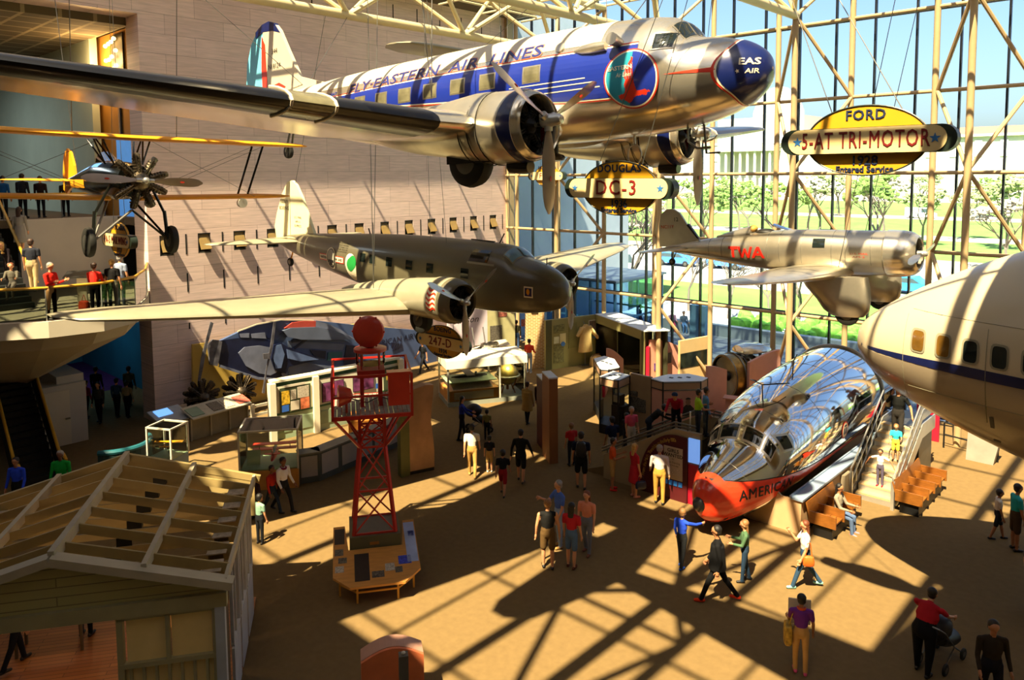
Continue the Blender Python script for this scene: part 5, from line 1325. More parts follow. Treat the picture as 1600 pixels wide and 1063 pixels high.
# ------------------------------------------------------------------ exhibits along the stone wall
def flat_layer(pts, X, d, name, m, parent):
    """board cut to a profile, standing parallel to the stone wall at X"""
    P = [at_x(x, y, X) for x, y in pts]
    b = MB(); b.prism([(p.y, p.z) for p in P], (X, 0, 0), (0, 1, 0), (0, 0, 1), (d, 0, 0)); return b.build(name, m, parent)
C4 = lambda L: [(320+x/4.706, 490+y/4.706) for x, y in L]
m_mblue = mat('mural_blue', '#43557c', .45, var=.15, scale=1.0); m_mdark = mat('mural_navy', '#141b38', .35, var=.4, scale=1.5); m_mpale = mat('mural_pale', '#6d7388', .45, var=.2, scale=2)
m_mgrey = mat('mural_grey', '#5d667c', .45, var=.12, scale=1.5); m_mred = mat('mural_red', '#b04236', .45, var=.1); m_mmet = mat('mural_metal', '#55545c', .4, var=.5, scale=4)
ywall = tag(flat_layer([(299, 538), (300, 655), (420, 662), (700, 640), (730, 560), (728, 527), (560, 505)], -30.35, .12, 'ochre_board', mat('ochre_board', '#c4a44e', .6, var=.06), None), 'pale ochre backing board standing against the stone wall behind the trimotor mural', 'board')
mu = thing('aircraft_mural', 'cut-out mural of a dark blue trimotor reading AMERICAN AIRWAYS on the ochre board', 'mural', (0, 0, 0))
flat_layer(C4([(95, 200), (240, 132), (380, 80), (560, 45), (800, 50), (1120, 85), (1600, 125), (1745, 150), (1745, 420), (1450, 420), (1020, 440), (800, 470), (550, 480), (400, 480), (110, 390), (88, 330)]), -29.95, .16, 'fuselage_panel', m_mblue, mu)
flat_layer(C4([(98, 200), (240, 180), (470, 195), (580, 250), (600, 480), (400, 478), (110, 388), (90, 330)]), -29.78, .05, 'nose_panel', m_mdark, mu)
flat_layer(C4([(245, 290), (290, 248), (400, 235), (480, 250), (520, 340), (530, 430), (480, 455), (400, 440), (300, 385)]), -29.72, .03, 'nose_sheen', m_mpale, mu)
flat_layer(C4([(245, 135), (380, 85), (560, 50), (600, 80), (560, 140), (520, 190), (470, 180), (250, 178)]), -29.78, .04, 'cockpit_panel', m_mdark, mu)
for q in ([(340, 150), (440, 140), (450, 185), (345, 180)], [(255, 150), (325, 145), (325, 178), (262, 176)]): flat_layer(C4(q), -29.73, .02, 'cockpit_pane', m_mpale, mu)
flat_layer(C4([(565, 125), (620, 105), (800, 98), (900, 110), (1000, 145), (1098, 188), (900, 192), (700, 190), (600, 170)]), -29.70, .12, 'wing_tip', m_mgrey, mu)
flat_layer(C4([(580, 108), (640, 66), (720, 55), (812, 55), (810, 97), (640, 103)]), -29.70, .06, 'wing_top', m_mred, mu)
flat_layer(C4([(812, 55), (900, 75), (1000, 120), (1098, 186), (980, 138), (880, 106), (812, 97)]), -29.70, .06, 'wing_top', m_mpale, mu)
flat_layer(C4([(500, 230), (560, 218), (610, 250), (840, 335), (610, 390), (590, 440), (510, 415), (480, 330)]), -29.70, .1, 'engine_nacelle', m_mdark, mu)
flat_layer(C4([(505, 60), (522, 58), (500, 240), (455, 420), (438, 588), (420, 585), (450, 400), (480, 240)]), -29.55, .03, 'mural_blade', m_mmet, mu)
flat_layer(C4([(12, 230), (50, 190), (98, 195), (120, 205), (100, 330), (85, 385), (30, 375), (25, 300)]), -29.75, .1, 'nose_engine', m_mmet, mu)
flat_layer(C4([(40, 60), (62, 70), (15, 240), (-15, 400), (-40, 520), (-55, 515), (-30, 330), (5, 200)]), -29.6, .03, 'mural_blade', m_mmet, mu)
flat_layer(C4([(1040, 232), (1145, 240), (1115, 405), (1012, 402)]), -29.78, .03, 'door_panel', m_mdark, mu)
flat_layer(C4([(770, 265), (890, 275), (885, 335), (800, 310)]), -29.77, .03, 'side_window', m_mdark, mu); flat_layer(C4([(905, 285), (1010, 280), (1005, 340), (900, 345)]), -29.77, .03, 'side_window', mat('mural_green', '#1d5560', .4), mu)
flat_layer(C4([(600, 262), (640, 275), (838, 338), (700, 352), (610, 330)]), -29.58, .03, 'nacelle_light', mat('mural_steelblue', '#5a6d96', .4, var=.2), mu)
flat_layer(C4([(515, 235), (560, 228), (585, 300), (560, 400), (520, 405), (500, 320)]), -29.58, .03, 'nacelle_light', MATS['mural_steelblue'], mu)
flat_layer(C4([(425, 295), (470, 290), (475, 330), (430, 335)]), -29.5, .05, 'mural_hub', m_mmet, mu)
flat_layer(C4([(560, 440), (600, 420), (610, 480), (575, 485)]), -29.7, .05, 'mural_leg', m_mpale, mu)
flat_layer(C4([(110, 375), (400, 470), (560, 478), (560, 490), (390, 486), (100, 392)]), -29.72, .05, 'keel_line', m_mpale, mu)
flat_layer(C4([(240, 128), (380, 76), (560, 41), (800, 46), (800, 54), (560, 50), (380, 86), (240, 138)]), -29.80, .03, 'lit_edge_line', mat('mural_cream', '#e0d3b0', .5), mu)  # cream strip paints the light along the top edge of the cut-out
flat_layer(C4([(600, 345), (1010, 400), (1000, 440), (800, 468), (620, 478)]), -29.79, .02, 'lower_panel', m_mgrey, mu)
flat_layer(C4([(610, 200), (1030, 225), (1010, 270), (860, 262), (610, 250)]), -29.79, .02, 'upper_panel', m_mgrey, mu)
for q in range(3): flat_layer(C4([(1190+90*q, 215), (1250+90*q, 220), (1250+90*q, 255), (1190+90*q, 250)]), -29.79, .02, 'cabin_pane', m_mdark, mu)
flat_layer(C4([(640, 195), (760, 190), (660, 265), (645, 255), (720, 205), (640, 215)]), -29.72, .03, 'wing_brace', m_mdark, mu)
p = at_x(320+1440/4.706, 490+190/4.706, -29.78); lettering('AMERICAN AIRWAYS', p, (0, 1, 0), (0, 0, 1), m_mdark, mu, size=.42, bold=.004)
for q in range(3):
    flat_layer(C4([(1375+22*q, 275-8*q), (1400+22*q, 225-8*q), (1405+22*q, 270-8*q)]), -29.78, .02, 'bird_mark', m_mdark, mu)
# script panel and display boards to the right of the mural
t = thing('script_display', 'lilac display panel with a flowing aircraft maker name right of the mural', 'panel', (0, 0, 0))
P0, P1 = at_z(700, 563), at_z(762, 556); P0.z = P1.z = 0
def upright(p, q, z0, z1, th, name, m, parent=None):
    p, q = Vector((p.x, p.y, 0)), Vector((q.x, q.y, 0)); d = (q-p); n = Vector((-d.y, d.x, 0)).normalized()
    b = MB(); b.prism([(0, z0), (d.length, z0), (d.length, z1), (0, z1)], p, d.normalized(), (0, 0, 1), n*th); return b.build(name, m, parent)
upright(P0, P1, 0, 2.6, .12, 'board', mat('lilac_board', '#c9bcc6', .6, var=.05), t)
dd = (P1-P0).normalized(); lettering('Stinson', P0+dd*1.0-Vector((-dd.y, dd.x, 0))*.01+Vector((0, 0, 2.05)), dd, (0, 0, 1), m_ink, t, size=.5, shear=.35)
t = thing('display_board', 'olive display board with aircraft photographs beside the brick column', 'panel', (0, 0, 0))
P2 = at_z(805, 551); upright(P1, P2, 0, 2.7, .12, 'board', mat('board_sage', '#a9a377', .6, var=.06), t)
dd = (P2-P1).normalized(); nn = Vector((dd.y, -dd.x, 0))
for a, z, w, h in ((.9, 2.25, .5, .4), (1.6, 2.35, .4, .3), (.5, 1.1, .7, 1.0), (2.2, 1.6, .4, .4)):
    b = MB(); c = P1+dd*a+nn*.012+Vector((0, 0, z)); b.bar(c-dd*w/2, c+dd*w/2, .012, h); b.build('photo_print', m_bw if h > .5 else mat('photo_red', '#9a5a4c', .4, var=.8, scale=25), t)
t = thing('info_stand', 'pale green sloped reading stand in front of the olive display board', 'stand', at_z(778, 561), radians(-20))
b = MB(); b.prism([(-.45, 0), (.45, 0), (.35, .75), (-.35, .75)], (0, 0, 0), (0, 1, 0), (0, 0, 1), (.5, 0, 0)); b.build('pedestal', mat('pale_green_paint', '#b9c09c', .6), t)
b = MB(); b.bar((-.05, 0, .98), (.6, 0, .78), .95, .04, up=(0, 0, 1)); b.build('reading_panel', m_bw2, t)
t = thing('engine_exhibit', 'bright finned aircraft engine on a low stand behind the globe case', 'engine', at_z(758, 572), radians(-30))
b = MB(); b.box((0, 0, .2), (.9, .9, .4)); b.build('stand', m_steeld, t)
radial_mb(Vector((0, 0, .95)), .75, 9, 2, Vector((0, -.25, 1))).build('cylinder_bank', mat('bright_engine', '#8d8572', .35, metal=.8, var=.4, scale=12), t, True)
b = MB(); b.lathe([(0, .42), (.3, .40), (.5, .2)], (.75, -.1, .8), (1, 0, 0), 14); b.build('gear_case', m_steel, t, True)
for k, (x, y) in enumerate(((-.6, .3), (-.6, -.3))):
    b = MB(); b.bar((x, y, .2), (x-.9, y, 1.7), .05, .08); b.build('frame_bar', m_steeld, t)

def engine_display(label, px_, py_):
    c = at_x(px_, py_, -28.9)
    t = thing('radial_engine', label, 'engine', (c.x, c.y, 0), 0, 'radial engines before the mural')
    b = MB(); b.lathe([(0, .4), (.06, .4), (.1, .08), (c.z-.3, .07)], (0, 0, 0), (0, 0, 1), 16); b.build('stand', m_steeld, t, True)
    radial_mb(Vector((0, 0, c.z)), .72, 9, 2).build('cylinder_bank', mat('engine_bronze', '#4b4032', .45, metal=.7, var=.5, scale=14), t, True)
    b = MB(); b.box((.1, -.95, c.z-.25), (.05, .52, .40)); b.build('name_card', mat('card_pink', '#cdb192', .6), t)
    b = MB(); b.tube((.1, -.95, 0), (.1, -.95, c.z-.4), .02, 6); b.build('card_post', m_steeld, t)
engine_display('dark radial engine on a stand nearest the stone pier', 317, 622)
e2 = engine_display('dark radial engine with a propeller shaft beside the white fence', 376, 612)

# sloped reader rail, screen kiosk, white fence
A, B_ = at_z(300, 690), at_z(388, 663); dd = (B_-A); L = dd.length; dd.normalize(); ang = atan2(dd.y, dd.x)
t = thing('reader_rail', 'long grey reader rail with printed sloping top before the radial engines', 'stand', A, ang)
b = MB(); b.box((L/2, .25, .4), (L, .4, .8)); b.build('base', mat('grey_base', '#7d7462', .65), t)
b = MB()
for k in range(4): b.box((L*k/3, .03, .42), (.06, .08, .84))
b.build('rib', mat('grey_rib', '#958a74', .6), t)
b = MB(); b.bar((L/2, -.22, .86), (L/2, .62, 1.12), L*1.04, .05, up=(0, 0, 1)); b.build('reader_top', mat('reader_grey', '#a9a492', .5, var=.15, scale=4), t)
for a, w, m in ((.25, .5, mat('sage_print', '#6f8a76', .5)), (1.1, .45, m_bw), (1.6, .35, m_bw2), (2.2, .5, mat('red_print', '#b95a4a', .5, var=.5, scale=14)), (2.8, .3, m_bw)):
    if a < L:
        b = MB(); b.bar((a, -.1, .925), (a, .45, 1.095), w, .05, up=(0, 0, 1)); b.build('print', m, t)
t = thing('touch_screen', 'tilted kiosk with a glowing blue touch screen beside the stone pier', 'kiosk', at_z(262, 690), ang)
b = MB(); b.box((0, 0, .4), (.3, .3, .8)); b.build('pedestal', m_steeld, t)
b = MB(); b.bar((.1, -.55, .82), (.1, .45, 1.12), 1.2, .06, up=(0, 0, 1)); b.build('panel', mat('kiosk_grey', '#9aa6b4', .35), t)
b = MB(); b.bar((-.05, -.05, 1.005), (-.05, .35, 1.125), .55, .06, up=(0, 0, 1)); b.build('screen', mat('screen_blue', '#6fa8e8', .3, emit=.9), t)
A, B_ = at_z(395, 672), at_z(426, 664)
t = thing('white_fence', 'short white post and rail fence between the engines and the green display wall', 'fence', (0, 0, 0))
for k in range(2):
    c = A.lerp(B_, k*.95+.02); b = MB(); b.box(c+Vector((0, 0, .5)), (.12, .12, 1.0), ang); b.build('post', m_offw, t)
for z in (.9, .55, .25):
    b = MB(); b.bar(A+Vector((0, 0, z)), B_+Vector((0, 0, z)), .05, .1); b.build('rail', m_offw, t)

# green and cream display wall
m_gcream = mat('wall_cream', '#dcd6bc', .6, var=.04); m_ggreen = mat('wall_green', '#2f5b3c', .5); m_gpale = mat('wall_sage', '#94a487', .6, var=.05); m_gboard = mat('poster_board', '#3f4a33', .6)
t = thing('display_wall', 'cream and green angled display wall hung with posters and screens', 'display', (0, 0, 0))
GP = [at_z(427, 690), at_z(494, 675), at_z(626, 641)]
def wallseg(p, q):
    d = (q-p); L = d.length; u = d.normalized(); n = Vector((u.y, -u.x, 0))
    upright(p, q, .0, .95, .25, 'lower_panel', m_gpale, t); upright(p, q, .95, 2.0, .25, 'upper_panel', m_gcream, t)
    upright(p-n*.03, q-n*.03, 2.0, 2.16, .31, 'green_band', m_ggreen, t); upright(p-n*.06+n*.10, q-n*.06+n*.10, 2.16, 2.24, .38, 'cap', m_gcream, t)
    upright(p+n*.02, q+n*.02, .93, 1.0, .05, 'green_rail', m_ggreen, t)
    k = max(2, int(L/.9))
    for i in range(k):
        a, c = p+u*(L*(i+.15)/k)+n*.02, p+u*(L*(i+.85)/k)+n*.02
        upright(a, c, .25, .75, .02, 'inset', mat('inset_sage', '#7f9175', .6), t)
    return u, n, L
u1, n1, L1 = wallseg(GP[0], GP[1]); u2, n2, L2 = wallseg(GP[1], GP[2])
for p in GP:
    b = MB(); b.box(p+Vector((0, 0, 1.08)), (.22, .3, 2.16), atan2(u1.y, u1.x)); b.build('pilaster', m_gcream, t)
def poster(p, u, n, a, z, w, h, m, nm='poster', e=.03):
    c = p+u*a+n*e+Vector((0, 0, z)); b = MB(); b.bar(c-u*w/2, c+u*w/2, .02, h); return b.build(nm, m, t)
poster(GP[0], u1, n1, .88, 1.45, 1.2, .95, m_gboard, 'poster_board', .03)
P_ = [(.5, 1.55, .3, .5, mat('poster_yellow', '#c9a12c', .5, var=.7, scale=9)), (.48, 1.15, .26, .24, mat('poster_blue', '#2f62b8', .5)), (.80, 1.62, .2, .36, m_bw2), (1.18, 1.66, .44, .42, m_bw2), (.85, 1.2, .32, .34, m_offw), (1.24, 1.22, .34, .42, mat('poster_orange', '#c9704a', .5, var=.5, scale=9))]
for a, z, w, h, m in P_: poster(GP[0], u1, n1, a, z, w, h, m, 'poster', .045)
poster(GP[0], u1, n1, .85, 1.98, .8, .08, m_offw, 'title_strip', .05)
mscr = mat('screen_sunset', '#7a3f6a', .35, var=.8, scale=3.5)
poster(GP[1], u2, n2, .75, 1.45, .95, .75, m_ink, 'screen', .03); poster(GP[1], u2, n2, .75, 1.45, .9, .70, mscr, 'screen', .045)
poster(GP[1], u2, n2, 2.1, 1.5, .95, .6, m_ink, 'screen', .03); poster(GP[1], u2, n2, 2.1, 1.5, .9, .55, mscr, 'screen', .045)
poster(GP[1], u2, n2, 3.4, 1.45, .7, .9, m_gboard, 'poster_board', .03); poster(GP[1], u2, n2, 3.35, 1.6, .35, .4, P_[0][4], 'poster', .045); poster(GP[1], u2, n2, 3.5, 1.15, .3, .25, m_offw, 'poster', .045)
poster(GP[1], u2, n2, 2.75, 1.25, .16, .2, P_[1][4], 'poster', .045)
c = at_z(556, 690)
t = thing('wooden_cabinet', 'orange wooden cabinet behind the beacon tower lattice', 'cabinet', c, radians(56))
b = MB(); b.box((.4, .3, .45), (1.3, .6, .9)); b.build('body', m_ow, t)
b = MB(); b.box((.4, .3, .92), (1.4, .68, .05)); b.build('top', m_oak, t)
b = MB(); b.box((.4, -.01, .45), (1.1, .02, .6)); b.build('panel', m_oak, t)

# low panelled divider
m_div = mat('divider_slate', '#4c5452', .6); m_divp = mat('divider_panel', '#a09c9c', .6, var=.05)
DP = [at_z(468, 757), at_z(500, 752), at_z(562, 725), at_z(625, 697)]
t = thing('panelled_divider', 'low slate divider with pale grey panels running behind the beacon tower', 'divider', (0, 0, 0))
for p, q in zip(DP, DP[1:]):
    d = q-p; L = d.length; u = d.normalized(); n = Vector((u.y, -u.x, 0))
    upright(p, q, 0, .94, .3, 'body', m_div, t)
    upright(p+n*.08-u*.03, q+n*.08+u*.03, .94, .99, .5, 'top', mat('divider_top', '#6b6d68', .5), t)
    k = max(1, round(L/.72))
    for i in range(k): upright(p+u*(L*(i+.1)/k)+n*.015, p+u*(L*(i+.9)/k)+n*.015, .2, .86, .02, 'panel', m_divp, t)

# glass cases with models
def glass_case(name, label, o, rz, w, d, z0, h, base_m, frame_m, deck_m):
    t = thing(name, label, 'display case', o, rz, 'glass cases with model aircraft')
    b = MB(); b.box((w/2, d/2, z0/2), (w, d, z0)); b.build('base', base_m, t)
    b = MB(); b.box((w/2, d/2, z0+.015), (w-.04, d-.04, .03)); b.build('deck', deck_m, t)
    b = MB()
    for x in (0, w):
        for y in (0, d): b.box((x, y, z0+h/2), (.05, .05, h))
    for z in (z0+h,):
        b.box((w/2, 0, z), (w+.05, .05, .05)); b.box((w/2, d, z), (w+.05, .05, .05)); b.box((0, d/2, z), (.05, d, .05)); b.box((w, d/2, z), (.05, d, .05))
    b.build('frame', frame_m, t)
    for nm, c, s in (('glass_pane', (w/2, 0, z0+h/2), (w, .01, h)), ('glass_pane', (w, d/2, z0+h/2), (.01, d, h)), ('glass_pane', (0, d/2, z0+h/2), (.01, d, h)), ('glass_pane', (w/2, d/2, z0+h), (w, d, .01))):
        b = MB(); b.box(c, s); b.build(nm, m_cglass, t)
    return t
m_cf = mat('case_frame', '#c9c3b0', .4); m_sage = mat('case_deck_sage', '#9fb08d', .6, var=.1)
z0 = .72
q0, q1, q2 = at_z(231, 716, z0), at_z(268, 720, z0), at_z(297, 716, z0)
u = (q1-q0); w_ = u.length; a = atan2(u.y, u.x); d_ = (q2-q1).length
glass_case('glass_case', 'glass case holding a small yellow-winged model on a sage deck', Vector((q0.x, q0.y, 0)), a, w_, max(.8, d_), z0, 1.0, mat('case_base_blue', '#6c7f84', .6), m_cf, m_sage)
def model_plane(name, label, c, rz, span, m, biplane=False):
    t = thing(name, label, 'model aircraft', c, rz)
    b = MB(); b.lathe([(-.5*span*.7, .02), (-.3*span, .04), (.1*span, .06), (.26*span, .05), (.28*span, .01)], (0, 0, 0), (0, 1, 0), 12); b.build('fuselage', m_engine if not biplane else m_steeld, t, True)
    for z in ((.0, .16) if biplane else (.05,)):
        b = MB(); b.box((0, .1*span, z), (span, span*.17, .02)); b.build('wing', m, t)
    b = MB(); b.box((0, -.32*span, .02), (span*.35, span*.1, .015)); b.box((0, -.32*span, .06), (.015, span*.1, span*.12)); b.build('tailplane', m, t)
    b = MB(); b.tube((0, .05*span, -.32), (0, .05*span, 0), .012, 6); b.build('stand', m_steeld, t)
    if biplane:
        b = MB(); b.ell((.0, .05, -.16), (.09, .5*span, .06), 12, 8); b.build('float', m, t, True)
        for x in (-.35, .35):
            b = MB(); b.tube((x*span, .1*span, 0), (x*span, .1*span, .16), .012, 6); b.build('wing_strut', m_steeld, t)
    return t
cc = q0+u*.5+Vector((-u.y, u.x, 0))/w_*.4
model_plane('yellow_model', 'small model aircraft with yellow wings inside the left glass case', (cc.x, cc.y, z0+.36), a+radians(20), .9, m_yel)
q0, q1 = at_z(400, 767), at_z(467, 762); u = (q1-q0).normalized(); q1b = q1; q0 = q1-u*1.75; a = atan2(u.y, u.x)
glass_case('glass_case', 'large glass case on a blond wood base holding a red seaplane model', Vector((q0.x, q0.y, 0)), a, 1.75, 1.35, .62, 1.25, m_ow, m_cf, m_sage)
nv = Vector((-u.y, u.x, 0)); cc = q0+u*.95+nv*.7
model_plane('seaplane_model', 'red floatplane model inside the glass case on the blond wood base', (cc.x, cc.y, 1.02), a, 1.35, mat('model_red', '#d8301c', .4), True)
b = MB(); c = q0+u*.35+nv*.4+Vector((0, 0, .67)); b.bar(c, c+Vector((0, 0, .42))+nv*.18, .4, .04, up=nv); tag(b.build('caption_board', m_sage), 'sage green caption board leaning inside the red seaplane case', 'board')
# teal curved counter
b = MB(); c0 = at_z(185, 735); P = [(c0.x+1.0*cos(x), c0.y+1.0*sin(x)) for x in [pi*.05*k-.9 for k in range(17)]]
t = thing('curved_counter', 'curved teal topped counter behind the house roof', 'counter', (0, 0, 0))
b = MB(); b.path([(x, y, .95) for x, y in P], .09, 8); b.build('top', mat('teal_top', '#23606a', .35), t, True)
b = MB()
for i in range(len(P)-1): b.bar(Vector(P[i]+(.44,)), Vector(P[i+1]+(.44,)), .1, .88)
b.build('body', mat('dark_teal', '#1f3a38', .6), t)

# brown and green kiosk right of the tower
GA, GB, GC = at_z(627, 747), at_z(641, 743), at_z(679, 735)
t = thing('kiosk_display', 'tall wavy-edged brown panel with an olive side right of the beacon tower', 'panel', (0, 0, 0))
d = GC-GB; u = d.normalized(); n = Vector((-u.y, u.x, 0)); L = d.length
b = MB(); b.prism([(0, .12), (L, .12), (L, .7), (L-.03, 1.1), (L-.10, 1.7), (L-.06, 2.2), (L, 2.6), (L+.02, 2.86), (L-.25, 2.90), (.2, 2.82), (0, 2.72)], GB, u, (0, 0, 1), n*.35); b.build('brown_face', mat('brown_print', '#a67c58', .5, var=.25, scale=1.6), t)
b = MB(); b.prism([(0, 0), (L, 0), (L, .12), (0, .12)], GB+n*.03, u, (0, 0, 1), n*.3); b.build('kick_plate', m_black, t)
b = MB(); b.prism([(0, 0), ((GB-GA).length, 0), ((GB-GA).length, 2.68), (0, 2.60)], GA, (GB-GA).normalized(), (0, 0, 1), n*.3); b.build('olive_side', mat('olive_side', '#5f5f2c', .6, var=.08), t)

# case with a globe
m_can = mat('canopy_cream', '#e3dcc4', .55, var=.04)
q0, q1 = at_z(700, 637), at_z(822, 624); u = (q1-q0); W = u.length; u.normalize(); a = atan2(u.y, u.x); D = 1.7
t = thing('canopied_case', 'long glass case under a cream canopy holding a ship model and papers', 'display case', q0, a)
b = MB(); b.box((W/2, D/2, .1), (W, D, .2)); b.build('plinth', mat('case_plinth', '#8f9384', .6), t)
b = MB(); b.prism([(-.05, 1.62), (-.0, 1.95), (.25, 2.02), (D-.25, 2.02), (D, 1.95), (D+.05, 1.62)], (-.06, 0, 0), (0, 1, 0), (0, 0, 1), (W+.12, 0, 0)); b.build('canopy', m_can, t)
b = MB()
for x in (.03, W*.66, W-.03):
    for y in (.03, D-.03): b.box((x, y, .9), (.07, .07, 1.45))
b.build('frame', m_cf, t)
b = MB(); b.box((W*.33, D/2, .42), (W*.64, D-.1, .45)); b.build('cabinet', m_ow, t)
b = MB(); b.box((W*.33, .03, .42), (W*.5, .03, .3)); b.build('cabinet_panel', m_offw, t)
b = MB(); b.box((W*.33, D/2, .95), (W*.62, D*.8, .03)); b.build('shelf', m_sage, t)
b = MB(); b.bar((W*.12, .15, .67), (W*.12, D*.75, .86), .02, .02); b.bar((W*.33, .15, .68), (W*.33, .95, .82), W*.5, .02, up=(0, 0, 1)); b.build('papers', m_bw2, t)
for c, s in (((W/2, .0, .9), (W, .01, 1.4)), ((W, D/2, .9), (.01, D, 1.4))):
    b = MB(); b.box(c, s); b.build('glass_pane', m_cglass, t)
M_ = Matrix.Rotation(a, 4, 'Z'); M_.translation = q0
c = M_ @ Vector((W*.33, D*.45, 1.0))
ld = bpy.data.lights.new('case_lamp', 'POINT'); ld.energy = 22; ld.color = (1, .85, .55); ld.shadow_soft_size = .1
lo = bpy.data.objects.new('case_lamp', ld); lo.location = (W*.8, .35, 1.5); COL.objects.link(lo); lo.parent = t
t = thing('ship_model', 'dark model flying boat lying on the shelf of the canopied case', 'model', c, a)
b = MB(); b.loft([[Vector((x, w*cos(2*pi*k/10), .06+h*sin(2*pi*k/10))) for k in range(10)] for x, w, h in ((-.8, .02, .02), (-.5, .12, .06), (.1, .16, .07), (.6, .1, .06), (.8, .02, .04))]); b.build('hull', m_engine, t, True)
b = MB(); b.box((-.05, 0, .2), (.35, 1.1, .03)); b.tube((.3, 0, .1), (.3, 0, .22), .05); b.build('wing', m_steeld, t)
c = M_ @ Vector((W*.83, D*.45, .2))
t = thing('antique_globe', 'large antique brass-brown globe on a turned wooden stand in the canopied case', 'globe', c, a)
b = MB(); b.ell((0, 0, .78), (.48, .48, .48), 28, 18); b.build('sphere', mat('globe_map', '#8f7a34', .35, var=.45, scale=3.5, coat=.3), t, True)
b = MB(); b.path([(.53*cos(2*pi*k/32), .53*sin(2*pi*k/32), .74) for k in range(32)], .04, 8, True); b.build('horizon_ring', mat('pale_brass', '#a7a48c', .35, metal=.5), t, True)
b = MB()
for k in range(4):
    x, y = cos(pi/2*k+.6), sin(pi/2*k+.6); b.path([(.52*x, .52*y, .74), (.42*x, .42*y, .45), (.30*x, .30*y, .25), (.42*x, .42*y, .0)], .03, 8)
b.tube((0, 0, .1), (0, 0, .3), .06); b.build('stand', m_oak, t, True)

# ------------------------------------------------------------------ brick column, coat wall, mannequin case
m_brick = plank_mat('tan_brick', '#b98a4a', '#9a6f38', '#d8c59a', .24, .08, ax=(0, 2), rough=.8)
m_brick.node_tree.nodes['Brick Texture'].inputs['Mortar Size'].default_value = .012
q0, q1 = at_z(824, 576), at_z(851, 575)
u = (q1-q0); a = atan2(u.y, u.x)
bc = thing('brick_column', 'tall tan brick column with a small green exit sign', 'column', q0, a)
b = MB(); b.box((u.length/2, .4, 1.6), (u.length, .8, 3.2)); b.build('brickwork', m_brick, bc)
b = MB(); b.box((u.length*.42, -.03, 2.95), (.34, .06, .24)); xsg = b.build('exit_sign', mat('exit_green', '#1b6b34', .4, emit=.25), bc)
b = lettering('EXIT', (u.length*.42, -.062, 2.95), (1, 0, 0), (0, 0, 1), mat('exit_white', '#e9f2e4', .5, emit=.5), xsg, size=.15)
m_olb = mat('olive_board', '#8b8552', .6, var=.08, scale=1.2); m_olp = mat('olive_print', '#6f6c44', .6, var=.6, scale=10)
q0, q1 = at_z(853, 579), at_z(930, 567); q2 = at_z(1005, 603)
t = thing('olive_display_wall', 'olive display wall with old photographs beside the brick column', 'display', (0, 0, 0))
upright(q0, q1, 0, 2.5, .15, 'board', m_olb, t)
u = (q1-q0).normalized(); n = Vector((u.y, -u.x, 0)); LW = (q1-q0).length
def on_wall(a_, z, w, h, m, nm, e=.012):
    c = q0+u*a_+n*e+Vector((0, 0, z)); b = MB(); b.bar(c-u*w/2, c+u*w/2, .02, h); b.build(nm, m, t)
upright(q0+n*.01, q0+u*.35+n*.01, 0, 2.5, .02, 'dark_edge', mat('dark_olive', '#4d4c2c', .6), t)
for a_, z, w, h, m in ((.6, 2.0, .3, .4, m_olp), (.95, 2.05, .3, .35, m_olp), (.62, 1.45, .3, .34, mat('print_pale', '#c8cbb0', .5, var=.2)), (1.0, 1.5, .35, .5, mat('print_cream', '#d8cf9e', .5)), (.75, .75, .6, .9, m_olp), (1.6, 1.6, .5, 1.3, mat('print_olive', '#7b7848', .6)), (2.85, 1.95, .55, .6, m_offw), (2.85, 1.95, .48, .53, mat('photo_sepia', '#4a3028', .5, var=.9, scale=14))): on_wall(a_, z, w, h, m, 'photo_print', .012 if m is not MATS['photo_sepia'] else .02)
for a_, z in ((1.0, 1.22), (2.95, 1.4)):
    b = MB(); b.lathe([(0, .12), (.02, .12)], q0+u*a_+n*.02+Vector((0, 0, z)), n, 16); b.build('blue_dot', mat('blue_dot', '#3f78c8', .5), t)
cp = q0+u*2.25+n*.22
coat = thing('flying_coat', 'long tan leather flying coat hung on the olive display wall', 'coat', (cp.x, cp.y, 0), atan2(u.y, u.x))
m_coat = mat('coat_leather', '#c4a268', .65, var=.15, scale=3, bump=.3, bscale=8)
b = MB(); b.loft([[Vector((w*cos(2*pi*k/20)*(1+.08*sin(5*2*pi*k/20)), .16*sin(2*pi*k/20), z)) for k in range(20)] for z, w in ((.72, .42), (.78, .43), (1.1, .38), (1.5, .33), (1.8, .36), (1.95, .30), (2.05, .10), (2.1, .07))]); b.build('body', m_coat, coat, True)
for s, q in ((-1, (-.52, .0, 1.55)), (1, (.72, -.05, 1.35))):
    b = MB(); b.path([(s*.22, 0, 1.95), (s*.38, -.03, 1.75), q], [.13, .11, .08], 10); b.build('sleeve', m_coat, coat, True)
b = MB(); b.ell((0, -.02, 2.06), (.13, .1, .06), 12, 6); b.build('collar', m_coat, coat, True)
b = MB(); b.tube((0, .1, 2.1), (0, .25, 2.25), .02); b.tube((0, .05, 0), (0, .05, .8), .03); b.lathe([(0, .2), (.03, .2)], (0, .05, 0), (0, 0, 1), 14); b.build('coat_stand', m_steeld, coat)
sp_ = q0+u*2.75+n*.45
t = thing('canvas_bag', 'tan canvas satchel standing on the floor under the flying coat', 'bag', (sp_.x, sp_.y, 0), atan2(u.y, u.x))
b = MB(); b.loft([[Vector((w*cos(2*pi*k/20), .2*abs(sin(2*pi*k/20))**.6*math.copysign(1, sin(2*pi*k/20)), z)) for k in range(20)] for z, w in ((0, .36), (.08, .40), (.28, .38), (.42, .34), (.50, .2))]); b.build('body', m_coat, t, True)
b = MB(); b.path([(-.3, 0, .4), (-.15, 0, .58), (.15, 0, .58), (.3, 0, .4)], .02, 6); b.build('handle', m_oak, t, True)
